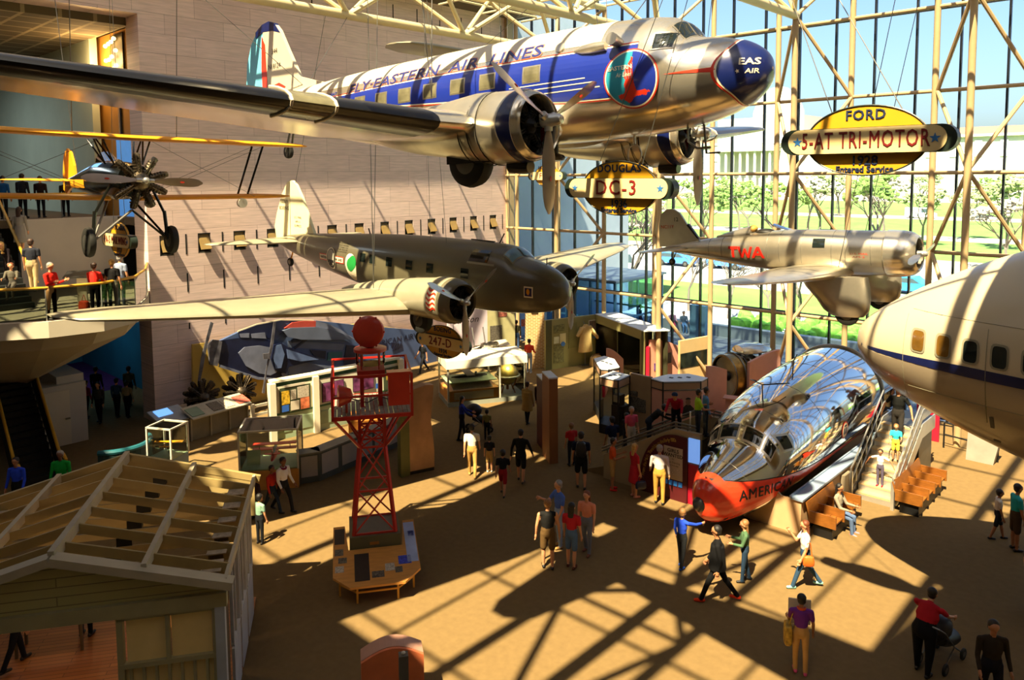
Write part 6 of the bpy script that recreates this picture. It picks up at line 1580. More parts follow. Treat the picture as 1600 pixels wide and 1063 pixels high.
# mannequin case
q3 = at_z(1019, 590)
mc = thing('uniform_case', 'long olive case with three uniformed mannequins behind glass', 'display case', (0, 0, 0))
u2_ = (q2-q1).normalized(); n2_ = Vector((u2_.y, -u2_.x, 0)); L2_ = (q2-q1).length
upright(q1-n2_*1.2, q2-n2_*1.2, 0, 2.5, .1, 'back_panel', mat('case_dark', '#3b3a22', .7), mc)
upright(q1, q2, 2.1, 2.52, .06, 'fascia', m_olb, mc); upright(q1, q2, 0, .4, .06, 'plinth', m_olp, mc)
b = MB(); b.prism([(0, 0), (L2_, 0), (L2_+.3, 1.2), (0, 1.25)], q1+Vector((0, 0, 2.5)), u2_, -n2_, (0, 0, .05)); b.build('roof', mat('case_roof_white', '#cfd6dc', .5), mc)
for f in (0, .48, .93): upright(q1+u2_*L2_*f, q1+u2_*(L2_*f+.07), 0, 2.2, .08, 'post', m_olb, mc)
upright(q1+u2_*(L2_*.93), q2, 0, 2.2, .08, 'side_board', m_olb, mc); upright(q2, q3, 0, 2.5, .1, 'end_panel', mat('olive_end', '#5c5a34', .6), mc)
upright(q1+n2_*.01, q1+u2_*L2_*.93+n2_*.01, .4, 2.1, .01, 'glass_pane', m_cglass, mc)
b = MB(); b.prism([(0, 0), (L2_*.9, 0), (L2_*.9, 1.1), (0, 1.1)], q1+Vector((0, 0, .45)), u2_, -n2_, (0, 0, .03)); b.build('deck', m_olp, mc)
for f in (.18, .72):
    c = q1+u2_*L2_*f-n2_*.35+Vector((0, 0, .75)); b = MB(); b.bar(c, c-n2_*.5+Vector((0, 0, .2)), .85, .06, up=(0, 0, 1)); b.build('caption_desk', m_coat if f > .5 else m_olb, mc)
def mannequin(label, f, jacket, shirt, hat):
    c = q1+u2_*L2_*f-n2_*.7
    t = thing('mannequin', label, 'mannequin', (c.x, c.y, .48), atan2(n2_.y, n2_.x)+pi/2, 'mannequins in the uniform case')
    b = MB(); b.loft([[Vector((w*cos(2*pi*k/16), d*sin(2*pi*k/16), z)) for k in range(16)] for z, w, d in ((0, .12, .1), (.35, .18, .14), (.7, .19, .14), (1.0, .23, .14), (1.15, .2, .11), (1.22, .07, .06))]); b.build('jacket', jacket, t, True)
    for s in (-1, 1):
        b = MB(); b.path([(s*.2, 0, 1.12), (s*.27, -.02, .9), (s*.26, -.1, .65)], [.07, .06, .045], 8); b.build('sleeve', jacket, t, True)
    b = MB(); b.prism([(-.06, 1.18), (.06, 1.18), (0, .8)], (0, -.145, 0), (1, 0, 0), (0, 0, 1), (0, .01, 0)); b.build('shirt_front', shirt, t)
    b = MB(); b.ell((0, -.01, 1.38), (.085, .1, .125), 14, 10); b.tube((0, 0, 1.18), (0, 0, 1.3), .05); b.build('head', mat('mannequin_skin', '#c9bfa6', .6), t, True)
    if hat:
        b = MB(); b.lathe([(0, .11), (.06, .14), (.1, .12), (.11, .02)], (0, -.01, 1.44), (0, 0, 1), 18); b.box((0, -.12, 1.44), (.16, .1, .015)); b.build('cap', hat, t, True)
    return t
m_ucoat = mat('uniform_dark', '#1c1f1b', .7); m_ucream = mat('uniform_cream', '#c9bd94', .7)
for f in (.2, .7):
    ld = bpy.data.lights.new('case_lamp', 'POINT'); ld.energy = 170; ld.color = (1, .85, .55); ld.shadow_soft_size = .1
    lo = bpy.data.objects.new('case_lamp', ld); q_ = q1+u2_*L2_*f-n2_*.35; lo.location = (q_.x, q_.y, 2.3); COL.objects.link(lo); lo.parent = mc
mannequin('mannequin in a dark uniform and peaked cap nearest the olive wall', .16, m_ucoat, m_offw, mat('cap_brown', '#6b3a1e', .6))
mannequin('middle mannequin in a dark jacket with a dark cap', .62, m_ucoat, m_offw, m_ucoat)
mannequin('mannequin in a cream jacket without a cap', .80, m_ucream, m_olp, None)

# ------------------------------------------------------------------ pink panels, tan panel, jet engine
m_pink = mat('pink_board', '#d39a86', .6, var=.04); m_crim = mat('crimson_edge', '#b3122f', .5)
def pink_panel(label, p, q, h0, h1, flip=False, th=.12, red=None):
    t = thing('pink_display', label, 'panel', (0, 0, 0), 0, 'pink curved-top panels')
    d = q-p; L = d.length; u = d.normalized(); n = Vector((-u.y, u.x, 0)); P = [(0, 0), (L, 0)]
    for k in range(13):
        x = 1-k/12; z = h0+(h1-h0)*sin((1-x)*pi/2) if not flip else h0+(h1-h0)*sin(x*pi/2); P.append((L*x, z))
    b = MB(); b.prism(P, p, u, (0, 0, 1), n*th); b.build('board', m_pink, t)
    return t, p, u, -n, L
t, p, u, n, L = pink_panel('tall pink curved panel beside the uniform case', at_z(1016, 600), at_z(1062, 590), 1.5, 2.05)
for a_, z, w, h, m in ((L*.62, 1.05, .3, .5, m_bw), (L*.2, .75, .3, .35, mat('violet_print', '#6b4a9a', .5, var=.6, scale=12)), (L*.45, .45, .45, .25, mat('orange_print', '#d8764a', .5))):
    c = p+u*a_+n*.012+Vector((0, 0, z)); b = MB(); b.bar(c-u*w/2, c+u*w/2, .02, h); b.build('print', m, t)
upright(at_z(1012, 599)-u*.35, at_z(1014, 602), 0, 1.75, .3, 'crimson_edge', m_crim, t)
pink_panel('low pink curved panel in front of the uniform case', at_z(948, 604), at_z(974, 603), 1.25, 1.75)
t, p, u, n, L = pink_panel('pink curved panel right of the jet engine', at_z(1170, 640), at_z(1218, 628), 1.95, 2.25, True)
upright(at_z(1208, 632)+n*.05, at_z(1219, 630)+n*.05, 0, 1.3, .1, 'crimson_edge', m_crim, t)
t, p, u, n, L = pink_panel('pink curved panel left of the jet engine, behind the octagonal case', at_z(1105, 650), at_z(1135, 644), 1.75, 2.0)
upright(p-u*.3, p, 0, 1.5, .1, 'crimson_edge', m_crim, t)
b = MB(); c = at_z(1152, 655); b.bar(c+Vector((-.6, 0, .78)), c+Vector((.8, .5, .78)), .5, .05); b.bar(c+Vector((-.5, 0, .38)), c+Vector((.7, .45, .38)), .3, .76); tag(b.build('pink_reader', m_pink), 'low pink reading rail in front of the jet engine', 'stand')
t = thing('tan_display', 'wide tan panel with a dark picture strip before the windows', 'panel', (0, 0, 0))
p, q = at_z(1062, 602), at_z(1117, 590); q = p+(q-p)*.92
upright(p, q, 0, 2.05, .12, 'board', mat('tan_board', '#c7ab78', .6, var=.04), t)
u = (q-p).normalized(); n = Vector((u.y, -u.x, 0)); c0_ = p+n*.015
upright(c0_+u*.03, p+n*.015+u*((q-p).length-.03), .75, 1.45, .02, 'picture_strip', mat('dark_picture', '#1f2418', .3, var=.8, scale=3), t)
# jet engine
c = at_z(1146, 628); jd = Vector((.45, .893, 0))
je = thing('jet_engine', 'large bronze and silver turbofan jet engine standing on the floor', 'engine', (c.x, c.y, 1.15), atan2(jd.y, jd.x))
b = MB(); b.lathe([(-.5, .84), (-.45, .90), (-.2, .92), (.05, .93), (.06, .84), (.5, .80), (.9, .78), (1.3, .70), (1.9, .52), (2.3, .4)], (0, 0, 0), (1, 0, 0), 40, cap=False); b.build('casing', mat('engine_brass', '#9a7a44', .3, metal=.9, var=.25, scale=6), je, True)
b = MB()
for k in range(28):
    a = 2*pi*k/28; b.bar((-.3, .2*cos(a), .2*sin(a)), (-.38, .82*cos(a+.1), .82*sin(a+.1)), .13, .015, up=(1, .3, 0))
b.build('fan_blades', m_steeld, je)
b = MB(); b.lathe([(-.3, .22), (-.5, .12), (-.6, .01)], (0, 0, 0), (1, 0, 0), 20); b.build('spinner', m_engine, je, True)
b = MB(); b.lathe([(0, .83), (.01, .02)], (-.22, 0, 0), (1, 0, 0), 30); b.build('inner_disc', m_engine, je)
for x, r, m in ((-.47, .89, m_steeld), (-.05, .95, m_steeld), (.22, .88, m_black), (.5, .84, m_steel), (.85, .82, m_black)):
    b = MB(); b.path([(x, r*cos(2*pi*k/36), r*sin(2*pi*k/36)) for k in range(36)], .035, 6, True); b.build('flange', m, je, True)
rr = random.Random(3); b = MB()
for k in range(46):
    a = 2*pi*rr.random(); x = .1+.75*rr.random(); b.box((x, .87*cos(a), .87*sin(a)), (.1+.1*rr.random(), .07, .07), 0, Matrix.Rotation(a, 3, 'X'))
b.build('fittings', m_steel, je)
b = MB(); b.loft([[Vector((x, w*cos(2*pi*k/20), .98+h*max(-.1, sin(2*pi*k/20)))) for k in range(20)] for x, w, h in ((.1, .1, .1), (.2, .42, .28), (.6, .5, .34), (1.3, .46, .3), (1.75, .2, .1))]); b.build('top_fairing', m_alu, je, True)
b = MB(); b.box((.3, 0, -1.05), (1.6, .9, .2)); b.tube((.1, .3, -1.1), (.1, .3, -.6), .06); b.tube((.1, -.3, -1.1), (.1, -.3, -.6), .06); b.tube((1.0, .3, -1.1), (1.0, .3, -.6), .06); b.tube((1.0, -.3, -1.1), (1.0, -.3, -.6), .06); b.build('cradle', m_black, je)
b = MB(); cc = c+Vector((2.6, 4.0, 0)); cc = at_y(1195, 548, 32.0); b.box((cc.x, cc.y-.6, .5), (.3, .3, 1.0)); b.box((cc.x-.1, cc.y-.62, 1.05), (.45, .3, .2)); tag(b.build('viewing_stand', m_offw), 'small white instrument stand at the window behind the jet engine', 'stand')
t = thing('orange_kiosk', 'orange and cream kiosk top between the window truss and the airliner nose', 'kiosk', at_y(1275, 560, 30.5)-Vector((0, 0, at_y(1275, 560, 30.5).z)), 0)
b = MB(); b.box((0, 0, .95), (1.7, .4, 1.9)); b.build('body', m_stand, t)
b = MB(); b.box((0, -.21, 1.55), (1.5, .03, .5)); b.build('orange_panel', mat('kiosk_orange', '#d98a2c', .5), t)

# ------------------------------------------------------------------ glass corner cases and the panel wall behind the ramp
m_ctop = mat('case_top_white', '#dbe2ea', .5, var=.03); m_ctan = mat('case_tan', '#b58e6c', .6, var=.04); m_cdark = mat('case_black_trim', '#1c1a17', .5)
def poly_case(label, top, z1, zh, name='octagonal_case', inner=None, solid=None):
    pts = [at_z(x, y, z1) for x, y in top]; c = sum(pts, Vector())/len(pts)
    if sum((pts[i].x*pts[(i+1) % len(pts)].y-pts[(i+1) % len(pts)].x*pts[i].y) for i in range(len(pts))) < 0: pts = pts[::-1]
    t = thing(name, label, 'display case', (c.x, c.y, 0)); P = [(p.x-c.x, p.y-c.y) for p in pts]
    b = MB(); b.prism(P, (0, 0, z1-.03), (1, 0, 0), (0, 1, 0), (0, 0, .04)); b.build('lid', m_ctop, t)
    b = MB(); b.prism([(x*.99, y*.99) for x, y in P], (0, 0, z1-zh), (1, 0, 0), (0, 1, 0), (0, 0, zh-.03)); b.build('fascia', m_ctan, t)
    b = MB(); b.path([Vector((x, y, z1-zh)) for x, y in P], .022, 5, True); b.path([Vector((x, y, z1-.04)) for x, y in P], .018, 5, True)
    for x, y in P: b.box((x*.985, y*.985, z1/2), (.045, .045, z1))
    b.build('frame', m_cdark, t)
    b = MB(); b.prism(P, (0, 0, 0), (1, 0, 0), (0, 1, 0), (0, 0, .35)); b.build('plinth', m_cdark, t)
    b = MB(); b.loft([[Vector((x*.985, y*.985, z)) for x, y in P] for z in (.35, z1-zh)], cap=False); b.build('glass_wall' if not solid else 'print_wall', solid or m_cglass, t)
    for k in range(3):
        b = MB(); b.box((P[0][0]*.3*(k-1), P[0][1]*.3*(k-1), z1+.02), (.14, .1, .02)); b.build('lid_vent', m_cdark, t)
    return t, P, c
zc_ = 2.15
t, P, c = poly_case('square glass corner case with a white lid at the foot of the ramp', [(937, 588.6), (966, 594.5), (984, 586.6), (958, 580)], zc_, .32, 'corner_case')
b = MB(); b.box((.15, .15, .7), (.5, .5, .7)); b.box((.1, .1, 1.25), (.32, .3, .4)); b.build('exhibit_block', mat('exhibit_dark', '#3a3226', .6), t)
b = MB(); b.box((.1, -.07, 1.3), (.26, .02, .26)); b.build('framed_print', m_offw, t)
poly_case('octagonal glass case with a white lid farthest behind the ramp', [(928, 560.7), (938, 577), (951, 577.5), (968, 574), (960, 561.7), (944.5, 556.6)], zc_, .30)
t, P, c = poly_case('octagonal case printed pink with the portrait of a man behind the ramp', [(1017, 591.8), (1035.6, 597), (1095.7, 596), (1106, 590.7), (1076, 584.5), (1043, 585.5)], zc_, .32, solid=m_pink)
# portrait on the front face
fp, fq = at_z(1035.6, 597, zc_), at_z(1095.7, 596, zc_); u = (fq-fp); LF = u.length; u.normalize(); n = Vector((u.y, -u.x, 0))
def onf(a_, z, poly, m, nm, e=.02):
    o = fp+u*a_+n*e; b = MB(); b.prism(poly, (o.x-c.x, o.y-c.y, z), u, (0, 0, 1), n*.006); b.build(nm, m, t)
onf(LF*.66, 1.15, [(-.24, -.28), (.24, -.28), (.22, .0), (.08, .14), (-.08, .14), (-.22, .0)], m_ink, 'portrait')
onf(LF*.66, 1.40, [(.09*cos(2*pi*k/14), .13*sin(2*pi*k/14)) for k in range(14)], mat('portrait_skin', '#8a6652', .6), 'portrait', .024)
onf(LF*.66, 1.49, [(.10*cos(pi*k/8), .07*sin(pi*k/8)) for k in range(9)], m_ink, 'portrait', .026)
for k in range(5): onf(LF*.3, 1.5-.09*k, [(-.35, 0), (.3-.05*(k % 3), 0), (.3-.05*(k % 3), .025), (-.35, .025)], mat('print_line', '#a8705e', .6), 'text_line')
# tan panel wall between the cases
p, q = at_z(984, 583, 2.2), at_z(1017, 590, 2.2)
pw = thing('case_partition', 'tan panel wall with photographs between the corner case and the pink case', 'panel', (0, 0, 0))
upright(p, q, 0, 2.2, .12, 'board', mat('tan_wall', '#9a7f5d', .6, var=.05), pw)
u = (q-p).normalized(); n = Vector((u.y, -u.x, 0)); L = (q-p).length
for a_, z, w, h in ((.25, 1.05, .5, .55), (.62, 1.05, .3, .5), (.2, 1.45, .35, .18)):
    cc = p+u*L*a_*1.0+n*.015; b = MB(); b.bar(Vector((cc.x, cc.y, z))-u*w/2, Vector((cc.x, cc.y, z))+u*w/2, .02, h); b.build('photo_print', m_bw, pw)

# ------------------------------------------------------------------ ramp with railing, maroon arch, screens
m_ramp = mat('ramp_tan', '#a18c66', .7, var=.05); m_mar = mat('maroon_arch', '#4a0f14', .5, var=.08)
RL, RR = at_z(943, 747), at_z(1094, 792)
u = (RR-RL); L = u.length; u.normalize(); n = Vector((u.y, -u.x, 0)); ra = atan2(u.y, u.x)
rp = thing('access_ramp', 'tan ramp wall with steel rails rising to the polished airliner nose', 'ramp', RL, ra)
def ramp_z(x): return .35+(1.72-.35)*min(1, max(0, x/(L*.72)))
P = [(0, 0), (L, 0), (L, ramp_z(L)), (L*.72, ramp_z(L)), (0, ramp_z(0))]
top = lambda x: ramp_z(x)+.42
b = MB(); b.prism([(0, 0), (L-.03, 0), (L-.03, top(L)), (L*.74, top(L)), (.0, top(0))], (0, 0, 0), (1, 0, 0), (0, 0, 1), (0, .14, 0)); b.build('side_wall', m_ramp, rp)
b = MB(); b.prism([(0, 0), (L-.3, 0), (L-.3, top(L)), (L*.74, top(L)), (.0, top(0))], (0, 1.75, 0), (1, 0, 0), (0, 0, 1), (0, .1, 0)); b.build('back_wall', m_ramp, rp)
b = MB(); b.prism([(-.8, 0.0), (L-.3, 0), (L-.3, ramp_z(L)), (L*.72, ramp_z(L)), (0, ramp_z(0)), (-.8, .05)], (0, .14, 0), (1, 0, 0), (0, 0, 1), (0, 1.62, 0)); b.build('ramp_deck', m_carpet, rp)
for y in (.07, 1.8):
    for dz in (.18, .08):
        b = MB(); b.path([(-.1, y, top(0)+dz), (L*.74, y, top(L)+dz), (L-.2, y, top(L)+dz)], .032, 8); b.build('handrail', m_steeld, rp, True)
    for k in range(6):
        x = .1+k*(L)/6; b = MB(); b.tube((x, y, top(x)-.05), (x, y, top(x)+.17), .02, 6); b.build('rail_post', m_steeld, rp)
# maroon arched board on the ramp wall
x0, x1 = L*.40, L*.885
b = MB(); H_ = 1.98; A_ = [(x1, 0), (x1, H_-.02)]
for k in range(15):
    a = pi/2*k/14; A_.append((x0+(x1-.35-x0)*(1-sin(a)), H_*cos(a)**.8 if k < 14 else .6))
A_.append((x0, 0))
b.prism(A_, (0, -.03, 0), (1, 0, 0), (0, 0, 1), (0, -.05, 0)); ar = b.build('maroon_arch', m_mar, rp)
s = 'From the Mail: Transition to the Early 1930s'
for i, ch in enumerate(s):
    if ch == ' ': continue
    a = pi/2*(1-(i+.5)/len(s))*.86+.02; R = 1
    X = x0+(x1-.35-x0)*(1-sin(a))+.12*sin(a); Z = H_*cos(a)**.8-.13*cos(a)-.02
    a2 = a-.02; X2 = x0+(x1-.35-x0)*(1-sin(a2))+.12*sin(a2); Z2 = H_*cos(a2)**.8-.13*cos(a2)-.02
    t_ = Vector((X2-X, 0, Z2-Z)).normalized()
    vs, fs = text_geo(ch, size=.15, bold=.003); bb = MB(); v_ = Vector((-t_.z, 0, t_.x))
    bb.add([Vector((X, -.084, Z))+t_*p[0]+v_*p[1] for p in vs], fs); bb.build('arch_letter', mat('arch_gold', '#c9a24a', .5), ar)
po = MB().box((x0+(x1-x0)*.72, -.09, 1.12), (.62, .02, .98)).build('wanted_poster', mat('poster_paper', '#b9a88c', .7), ar)
xo = x0+(x1-x0)*.72
for tx, z, sz in (('GIRLS', 1.5, .15), ('WANTED', 1.36, .15), ('for', 1.25, .06), ('Stage Dancing', 1.15, .08), ('Apply Backstage', 1.06, .055)): lettering(tx, (xo, -.102, z), (1, 0, 0), (0, 0, 1), m_ink, po, size=sz, bold=.003 if sz > .1 else 0)
for k in range(4):
    b = MB(); b.box((xo, -.101, .95-.05*k), (.45, .002, .02)); b.build('text_line', m_bw2, po)
for k in range(4):
    b = MB(); b.box((xo-.24+.16*k, -.088, .52), (.12, .02, .14)); b.build('blue_tile', mat('blue_tile', '#235f9a', .4, emit=.15), ar)
b = MB(); b.box((L*.94, -.02, 1.62), (L*.105, .04, .72)); b.build('blue_screen', mat('lit_blue_screen', '#6f9be0', .4, emit=.6), rp)
b = MB(); b.box((L*.94, -.02, .6), (L*.105, .04, 1.2)); b.build('crimson_panel', m_crim, rp)
cg = thing('curved_glass_screen', 'curved clear glass guard between the ramp and the airliner nose', 'screen', RL+u*(L-.45), ra)
b = MB(); b.loft([[Vector((.18*sin(k*.35), .2+.12*k, z)) for k in range(9)] for z in (1.75, 2.7)], cap=False, closed=False); b.build('glass_pane', m_cglass, cg, True)
b = MB(); b.tube((0, .2, 0), (0, .2, 2.7), .025, 8); b.build('post', m_steel, cg)

# two upright boards in the middle of the floor
t = thing('upright_board', 'slim maroon upright board with a white top behind the tan board', 'board', at_z(853, 703), radians(56))
b = MB(); b.box((0, .3, 1.25), (.26, .9, 2.5)); b.build('board', m_mar, t)
b = MB(); b.box((0, .3, 2.52), (.27, .9, .05)); b.build('top', m_ctop, t)
t = thing('upright_board', 'slim tan upright board in the middle of the floor, nearest of the pair', 'board', at_z(864, 723), radians(56))
b = MB(); b.box((0, .35, 1.45), (.30, .9, 2.9)); b.build('board', mat('tan_upright', '#8d5a30', .6, var=.06), t)
b = MB(); b.box((0, .35, 2.92), (.31, .9, .05)); b.build('top', m_ctop, t)
# orange curved-top board and grey post at the bottom edge
q = at_z(608, 1015, 1.2)
t = thing('orange_board', 'orange curved-top display board at the bottom edge of the view', 'board', (q.x, q.y, 0), radians(56))
P = [(-.5, 0), (.62, 0), (.62, 1.0)]+[(.62-1.12*k/10, 1.0+.2*sin(pi*k/10)) for k in range(1, 10)]+[(-.5, 1.0)]
b = MB(); b.prism(P, (0, 0, 0), (1, 0, 0), (0, 0, 1), (0, .42, 0)); b.build('body', mat('orange_print', '#b8641c', .6, var=.05), t)
b = MB(); b.prism([(x, z) for x, z in P[2:]]+[], (0, .06, .012), (1, 0, 0), (0, 0, 1), (0, .36, 0)); b.build('top', mat('board_rose', '#b98a74', .6), t)
q = at_z(637, 1000, 1.45)
t = thing('grey_post', 'dark grey square post standing in front of the orange board', 'post', (q.x+.25, q.y-.3, 0), radians(56))
b = MB(); b.box((0, 0, .72), (.16, .16, 1.44)); b.build('shaft', mat('post_grey', '#5a574d', .6), t)
b = MB(); b.ell((0, 0, 1.46), (.04, .04, .03), 10, 6); b.build('knob', m_offw, t, True)
# ------------------------------------------------------------------ outside the windows
m_pave = plank_mat('patio_paving', '#9b9fa3', '#92979c', '#7d8389', 1.2, 1.2, rough=.8); m_grass = mat('mall_grass', '#5d8234', .9, var=.25, scale=.25); m_road = mat('road_grey', '#8d8b88', .9, var=.06, scale=.3)
m_gravel = mat('pale_gravel', '#a69d8a', .95, var=.06, scale=.4); m_conc = mat('planter_concrete', '#9da6ad', .8, var=.06); m_nga = mat('pale_marble', '#bdb6ab', .7, var=.03, scale=.05)
m_hedge = mat('hedge_green', '#5f9a35', .85, var=.45, scale=2.5); m_bark = mat('bark', '#6d6258', .9, var=.2); m_bstone = mat('blue_grey_stone', '#aab4c0', .7, var=.05, scale=.6)
def ground(name, y0, y1, m, z):
    b = MB(); b.box((-15, (y0+y1)/2, z-.05), (420 if y1 > 60 else 150, y1-y0, .1)); struct(b.build(name, m))
ground('ground_patio', 32.7, 52, m_pave, 0.0)
ground('ground_verge', 52, 60, m_grass, .04); ground('ground_pavement', 60, 66, m_gravel, .02); ground('road_drive', 66, 80, m_road, 0.0)
ground('ground_walk', 80, 92, m_gravel, .05); ground('ground_lawn', 92, 118, m_grass, .06); ground('ground_path', 118, 126, m_gravel, .08); ground('ground_lawn', 126, 168, m_grass, .09)
ground('ground_path', 168, 180, m_gravel, .1); ground('ground_lawn', 180, 262, m_grass, .12); ground('ground_far', 262, 420, m_gravel, .1)
# planter with a hedge
A, B_ = at_z(1040, 514), at_z(1340, 556); u = (B_-A).normalized(); n = Vector((-u.y, u.x, 0))
b = MB(); b.prism([(-.2, 0), ((B_-A).length+14, 0), ((B_-A).length+14, .65), (-.2, .65)], A, u, (0, 0, 1), n*.5); tag(b.build('planter_wall', m_conc), 'long low concrete planter wall outside the windows with people sitting at its end', 'wall'); bpy.data.objects['planter_wall']['kind'] = 'structure'
rr = random.Random(11)
b = MB()
for k in range(420):
    c = A+u*(3.0+rr.random()*30)+n*(1.4+rr.random()*4.2); r = .25+.3*rr.random()
    b.ell(c+Vector((0, 0, r*.8)), (r, r, r*1.1), 6, 4)
o = tag(b.build('hedge', m_hedge, None, True), 'bright green low planting behind the concrete planter wall', 'hedge', kind='stuff')
# stone flank of the next hall and its glass porch, left of the view
b = MB(); b.box((-33.6, 38.9, 10), (5.6, 12, 20)); struct(b.build('wall_next_hall', m_bstone))  # even blue-grey stone colour
t = thing('glass_porch', 'blue-tinted glass entrance porch outside the corner of the windows', 'porch', (-28.0, 38.5, 0))
b = MB()
for x in (-3, -1.2, .6, 2.4):
    for y in (-2.5, 2.5): b.box((x, y, 1.7), (.12, .12, 3.4))
for z in (.1, 1.2, 3.4):
    for y in (-2.5, 2.5): b.box((-.3, y, z), (5.5, .1, .1))
    b.box((2.4, 0, z), (.1, 5, .1))
b.build('frame', mat('porch_blue', '#4c7fa6', .4), t)
b = MB(); b.box((-.3, -2.5, 1.7), (5.4, .02, 3.3)); b.box((2.4, 0, 1.7), (.02, 5, 3.3)); b.build('glass_pane', glass_mat('porch_glass', (.55, .75, .92), .15), t)
b = MB(); b.box((-.3, 0, 3.5), (5.8, 5.4, .12)); b.build('roof', m_bstone, t)
for x, y in ((-22.3, 40.0),): 
    b = MB(); b.box((x, y, 1.0), (1.0, .9, 2.0)); tag(b.build('blue_bollard', mat('bollard_blue', '#6d94ad', .6)), 'blue grey square box standing on the patio by the porch', 'box')
# trees
def tree_mb(h, seed, depth=4, spread=.55, r0=.16):
    rr = random.Random(seed); b = MB(); tips = []
    def grow(p, d, L, r, k):
        q = p+d*L*.5+Vector((rr.uniform(-.1, .1), rr.uniform(-.1, .1), 0))*L*.4; e = q+(d+Vector((rr.uniform(-.2, .2), rr.uniform(-.2, .2), .05))).normalized()*L*.5
        b.path([p, q, e], [r, r*.85, r*.7], 5 if k < 2 else 3)
        if k >= depth: tips.append(e); return
        for i in range(3 if k < 3 else 2):
            a = rr.uniform(0, 2*pi); s = rr.uniform(.6, 1)*spread
            nd = (d+Vector((cos(a)*s*1.3, sin(a)*s*1.3, rr.uniform(-.1, .3)))).normalized(); grow(e, nd, L*rr.uniform(.62, .8), r*.62, k+1)
    grow(Vector((0, 0, 0)), Vector((0, 0, 1)), h*.3, r0, 0)
    return b, tips
def tree(label, loc, h, seed, leaf=None, group=None, sp=.55, name='bare_tree', depth=4, lr=.5):
    b, tips = tree_mb(h, seed, depth, sp, h*.022); t = thing(name, label, 'tree', loc, 0, group)
    b.build('trunk', m_bark, t, True)
    if leaf:
        rr = random.Random(seed+5); c = MB()
        for p in tips:
            for k in range(3): c.ell(p+Vector((rr.uniform(-1, 1), rr.uniform(-1, 1), rr.uniform(-.6, .6)))*lr*1.4, (lr*rr.uniform(.5, 1), lr*rr.uniform(.5, 1), lr*rr.uniform(.3, .7)), 5, 3)
        c.build('crown', leaf, t, True)
    return t
def gpt(x, y): p = at_z(x, y); return Vector((p.x, p.y, 0))
for k, (x, y, h, lb) in enumerate([(1138, 498, 5.0, 'bare crooked tree behind the planter, under the mail plane tail'), (1076, 486, 5.2, 'bare tree behind the seated people outside'), (1200, 497, 4.5, 'bare arching tree behind the planter, under the mail plane wing'), (1246, 513, 6.2, 'bare dark-trunked tree at the right of the planter'), (941, 470, 9, 'tall bare tree on the patio behind the olive airliner wing'), (985, 480, 8, 'bare tree on the patio left of the mail plane tail')]):
    tree(lb, gpt(x, y), h, 20+k, None, None, .75 if k in (0, 2) else .6, depth=5)
m_bud = mat('budding_leaf', '#8c9668', .85, var=.25, scale=1.5); m_bud2 = mat('pale_blossom', '#a8a294', .85, var=.15, scale=1.5); m_leafg = mat('spring_leaf', '#6f8a45', .85, var=.3, scale=1.2)
rr = random.Random(4)
_src = {}
_spots = []
while len(_spots) < 46:
    Y = rr.choice([85, 86, 104, 110, 122, 172, 186, 205]); X = -Y*rr.uniform(.12, 1.0)
    if all(hypot(X-a, Y-c) > 8.6 for a, c in _spots): _spots.append((X, Y))
for X, Y in _spots:
    h = rr.uniform(7.5, 10.5)
    ty = rr.choice([0, 0, 1, 2])
    lb, m = [('pale green budding tree on the lawns beyond the windows', m_bud), ('whitish blossoming tree on the lawns beyond the windows', m_bud2), ('fresh green leafy tree on the lawns beyond the windows', m_leafg)][ty]
    if ty not in _src: _src[ty] = t = tree(lb, (X, Y, 0), 10, 60+ty, m, 'trees on the lawns beyond the windows', .62, 'lawn_tree', 5, .34)
    else:
        t = copy_tree(_src[ty]); t.location = (X, Y, 0)
    t.rotation_euler = (0, 0, rr.uniform(0, 6)); s = h/10; t.scale = (s, s, s)
# columned marble building across the lawns
G = thing('marble_building', 'long white marble building with a columned portico far beyond the lawns', 'building', (0, 0, 0))
GYY = 270
def gp(x, y, Y=GYY): return at_y(x, y, Y)
p0, p1 = gp(1100, 265), gp(1640, 265); X0, X1 = p0.x-60, p1.x+60
zt = gp(1500, 214).z
b = MB(); b.box(((X0+X1)/2, GYY+20, zt/2), (X1-X0, 40, zt)); b.build('wing_block', m_nga, G)
b = MB(); b.box(((X0+X1)/2, GYY+20, zt+.3), (X1-X0+2, 42, .8)); b.build('cornice', m_nga, G)
b = MB(); b.box(((X0+X1)/2, GYY+25, zt+2.0), (X1-X0, 26, 3.0)); b.build('roof', mat('pink_roof', '#a8705f', .8), G)
pc, pw_ = gp(1172, 240).x, (gp(1217, 240).x-gp(1127, 240).x)
zc0, zc1, za = gp(1172, 262).z, gp(1172, 237).z, gp(1172, 216).z
b = MB()
for k in range(8):
    x = pc-pw_/2+pw_*(k+.5)/8; b.tube((x, GYY-5, 1), (x, GYY-5, zc1), pw_*.022, 8)
b.build('columns', m_nga, G, True)
b = MB(); b.box((pc, GYY-2, zc1+.8), (pw_*1.04, 8, 1.6)); b.prism([(-pw_*.53, 0), (pw_*.53, 0), (0, za-zc1-1.6)], (pc, GYY-6, zc1+1.6), (1, 0, 0), (0, 0, 1), (0, 8, 0)); b.build('pediment', m_nga, G)
b = MB(); b.box((pc, GYY+22, za+3), (pw_*1.5, 30, 10)); b.lathe([(0, pw_*.42), (4, pw_*.42), (9, pw_*.34), (13, pw_*.16), (14, .5)], (pc, GYY+24, za+7), (0, 0, 1), 24); b.build('dome', m_nga, G, True)
b = MB()
for k in range(34):
    x = X0+(X1-X0)*(k+.5)/34
    if abs(x-pc) > pw_*.6: b.box((x, GYY-.1, zc0+5), (2.0, .3, 5))
b.build('window_bays', mat('bay_grey', '#c9c6c2', .7), G)  # plain pale grey boxes mark the window bays
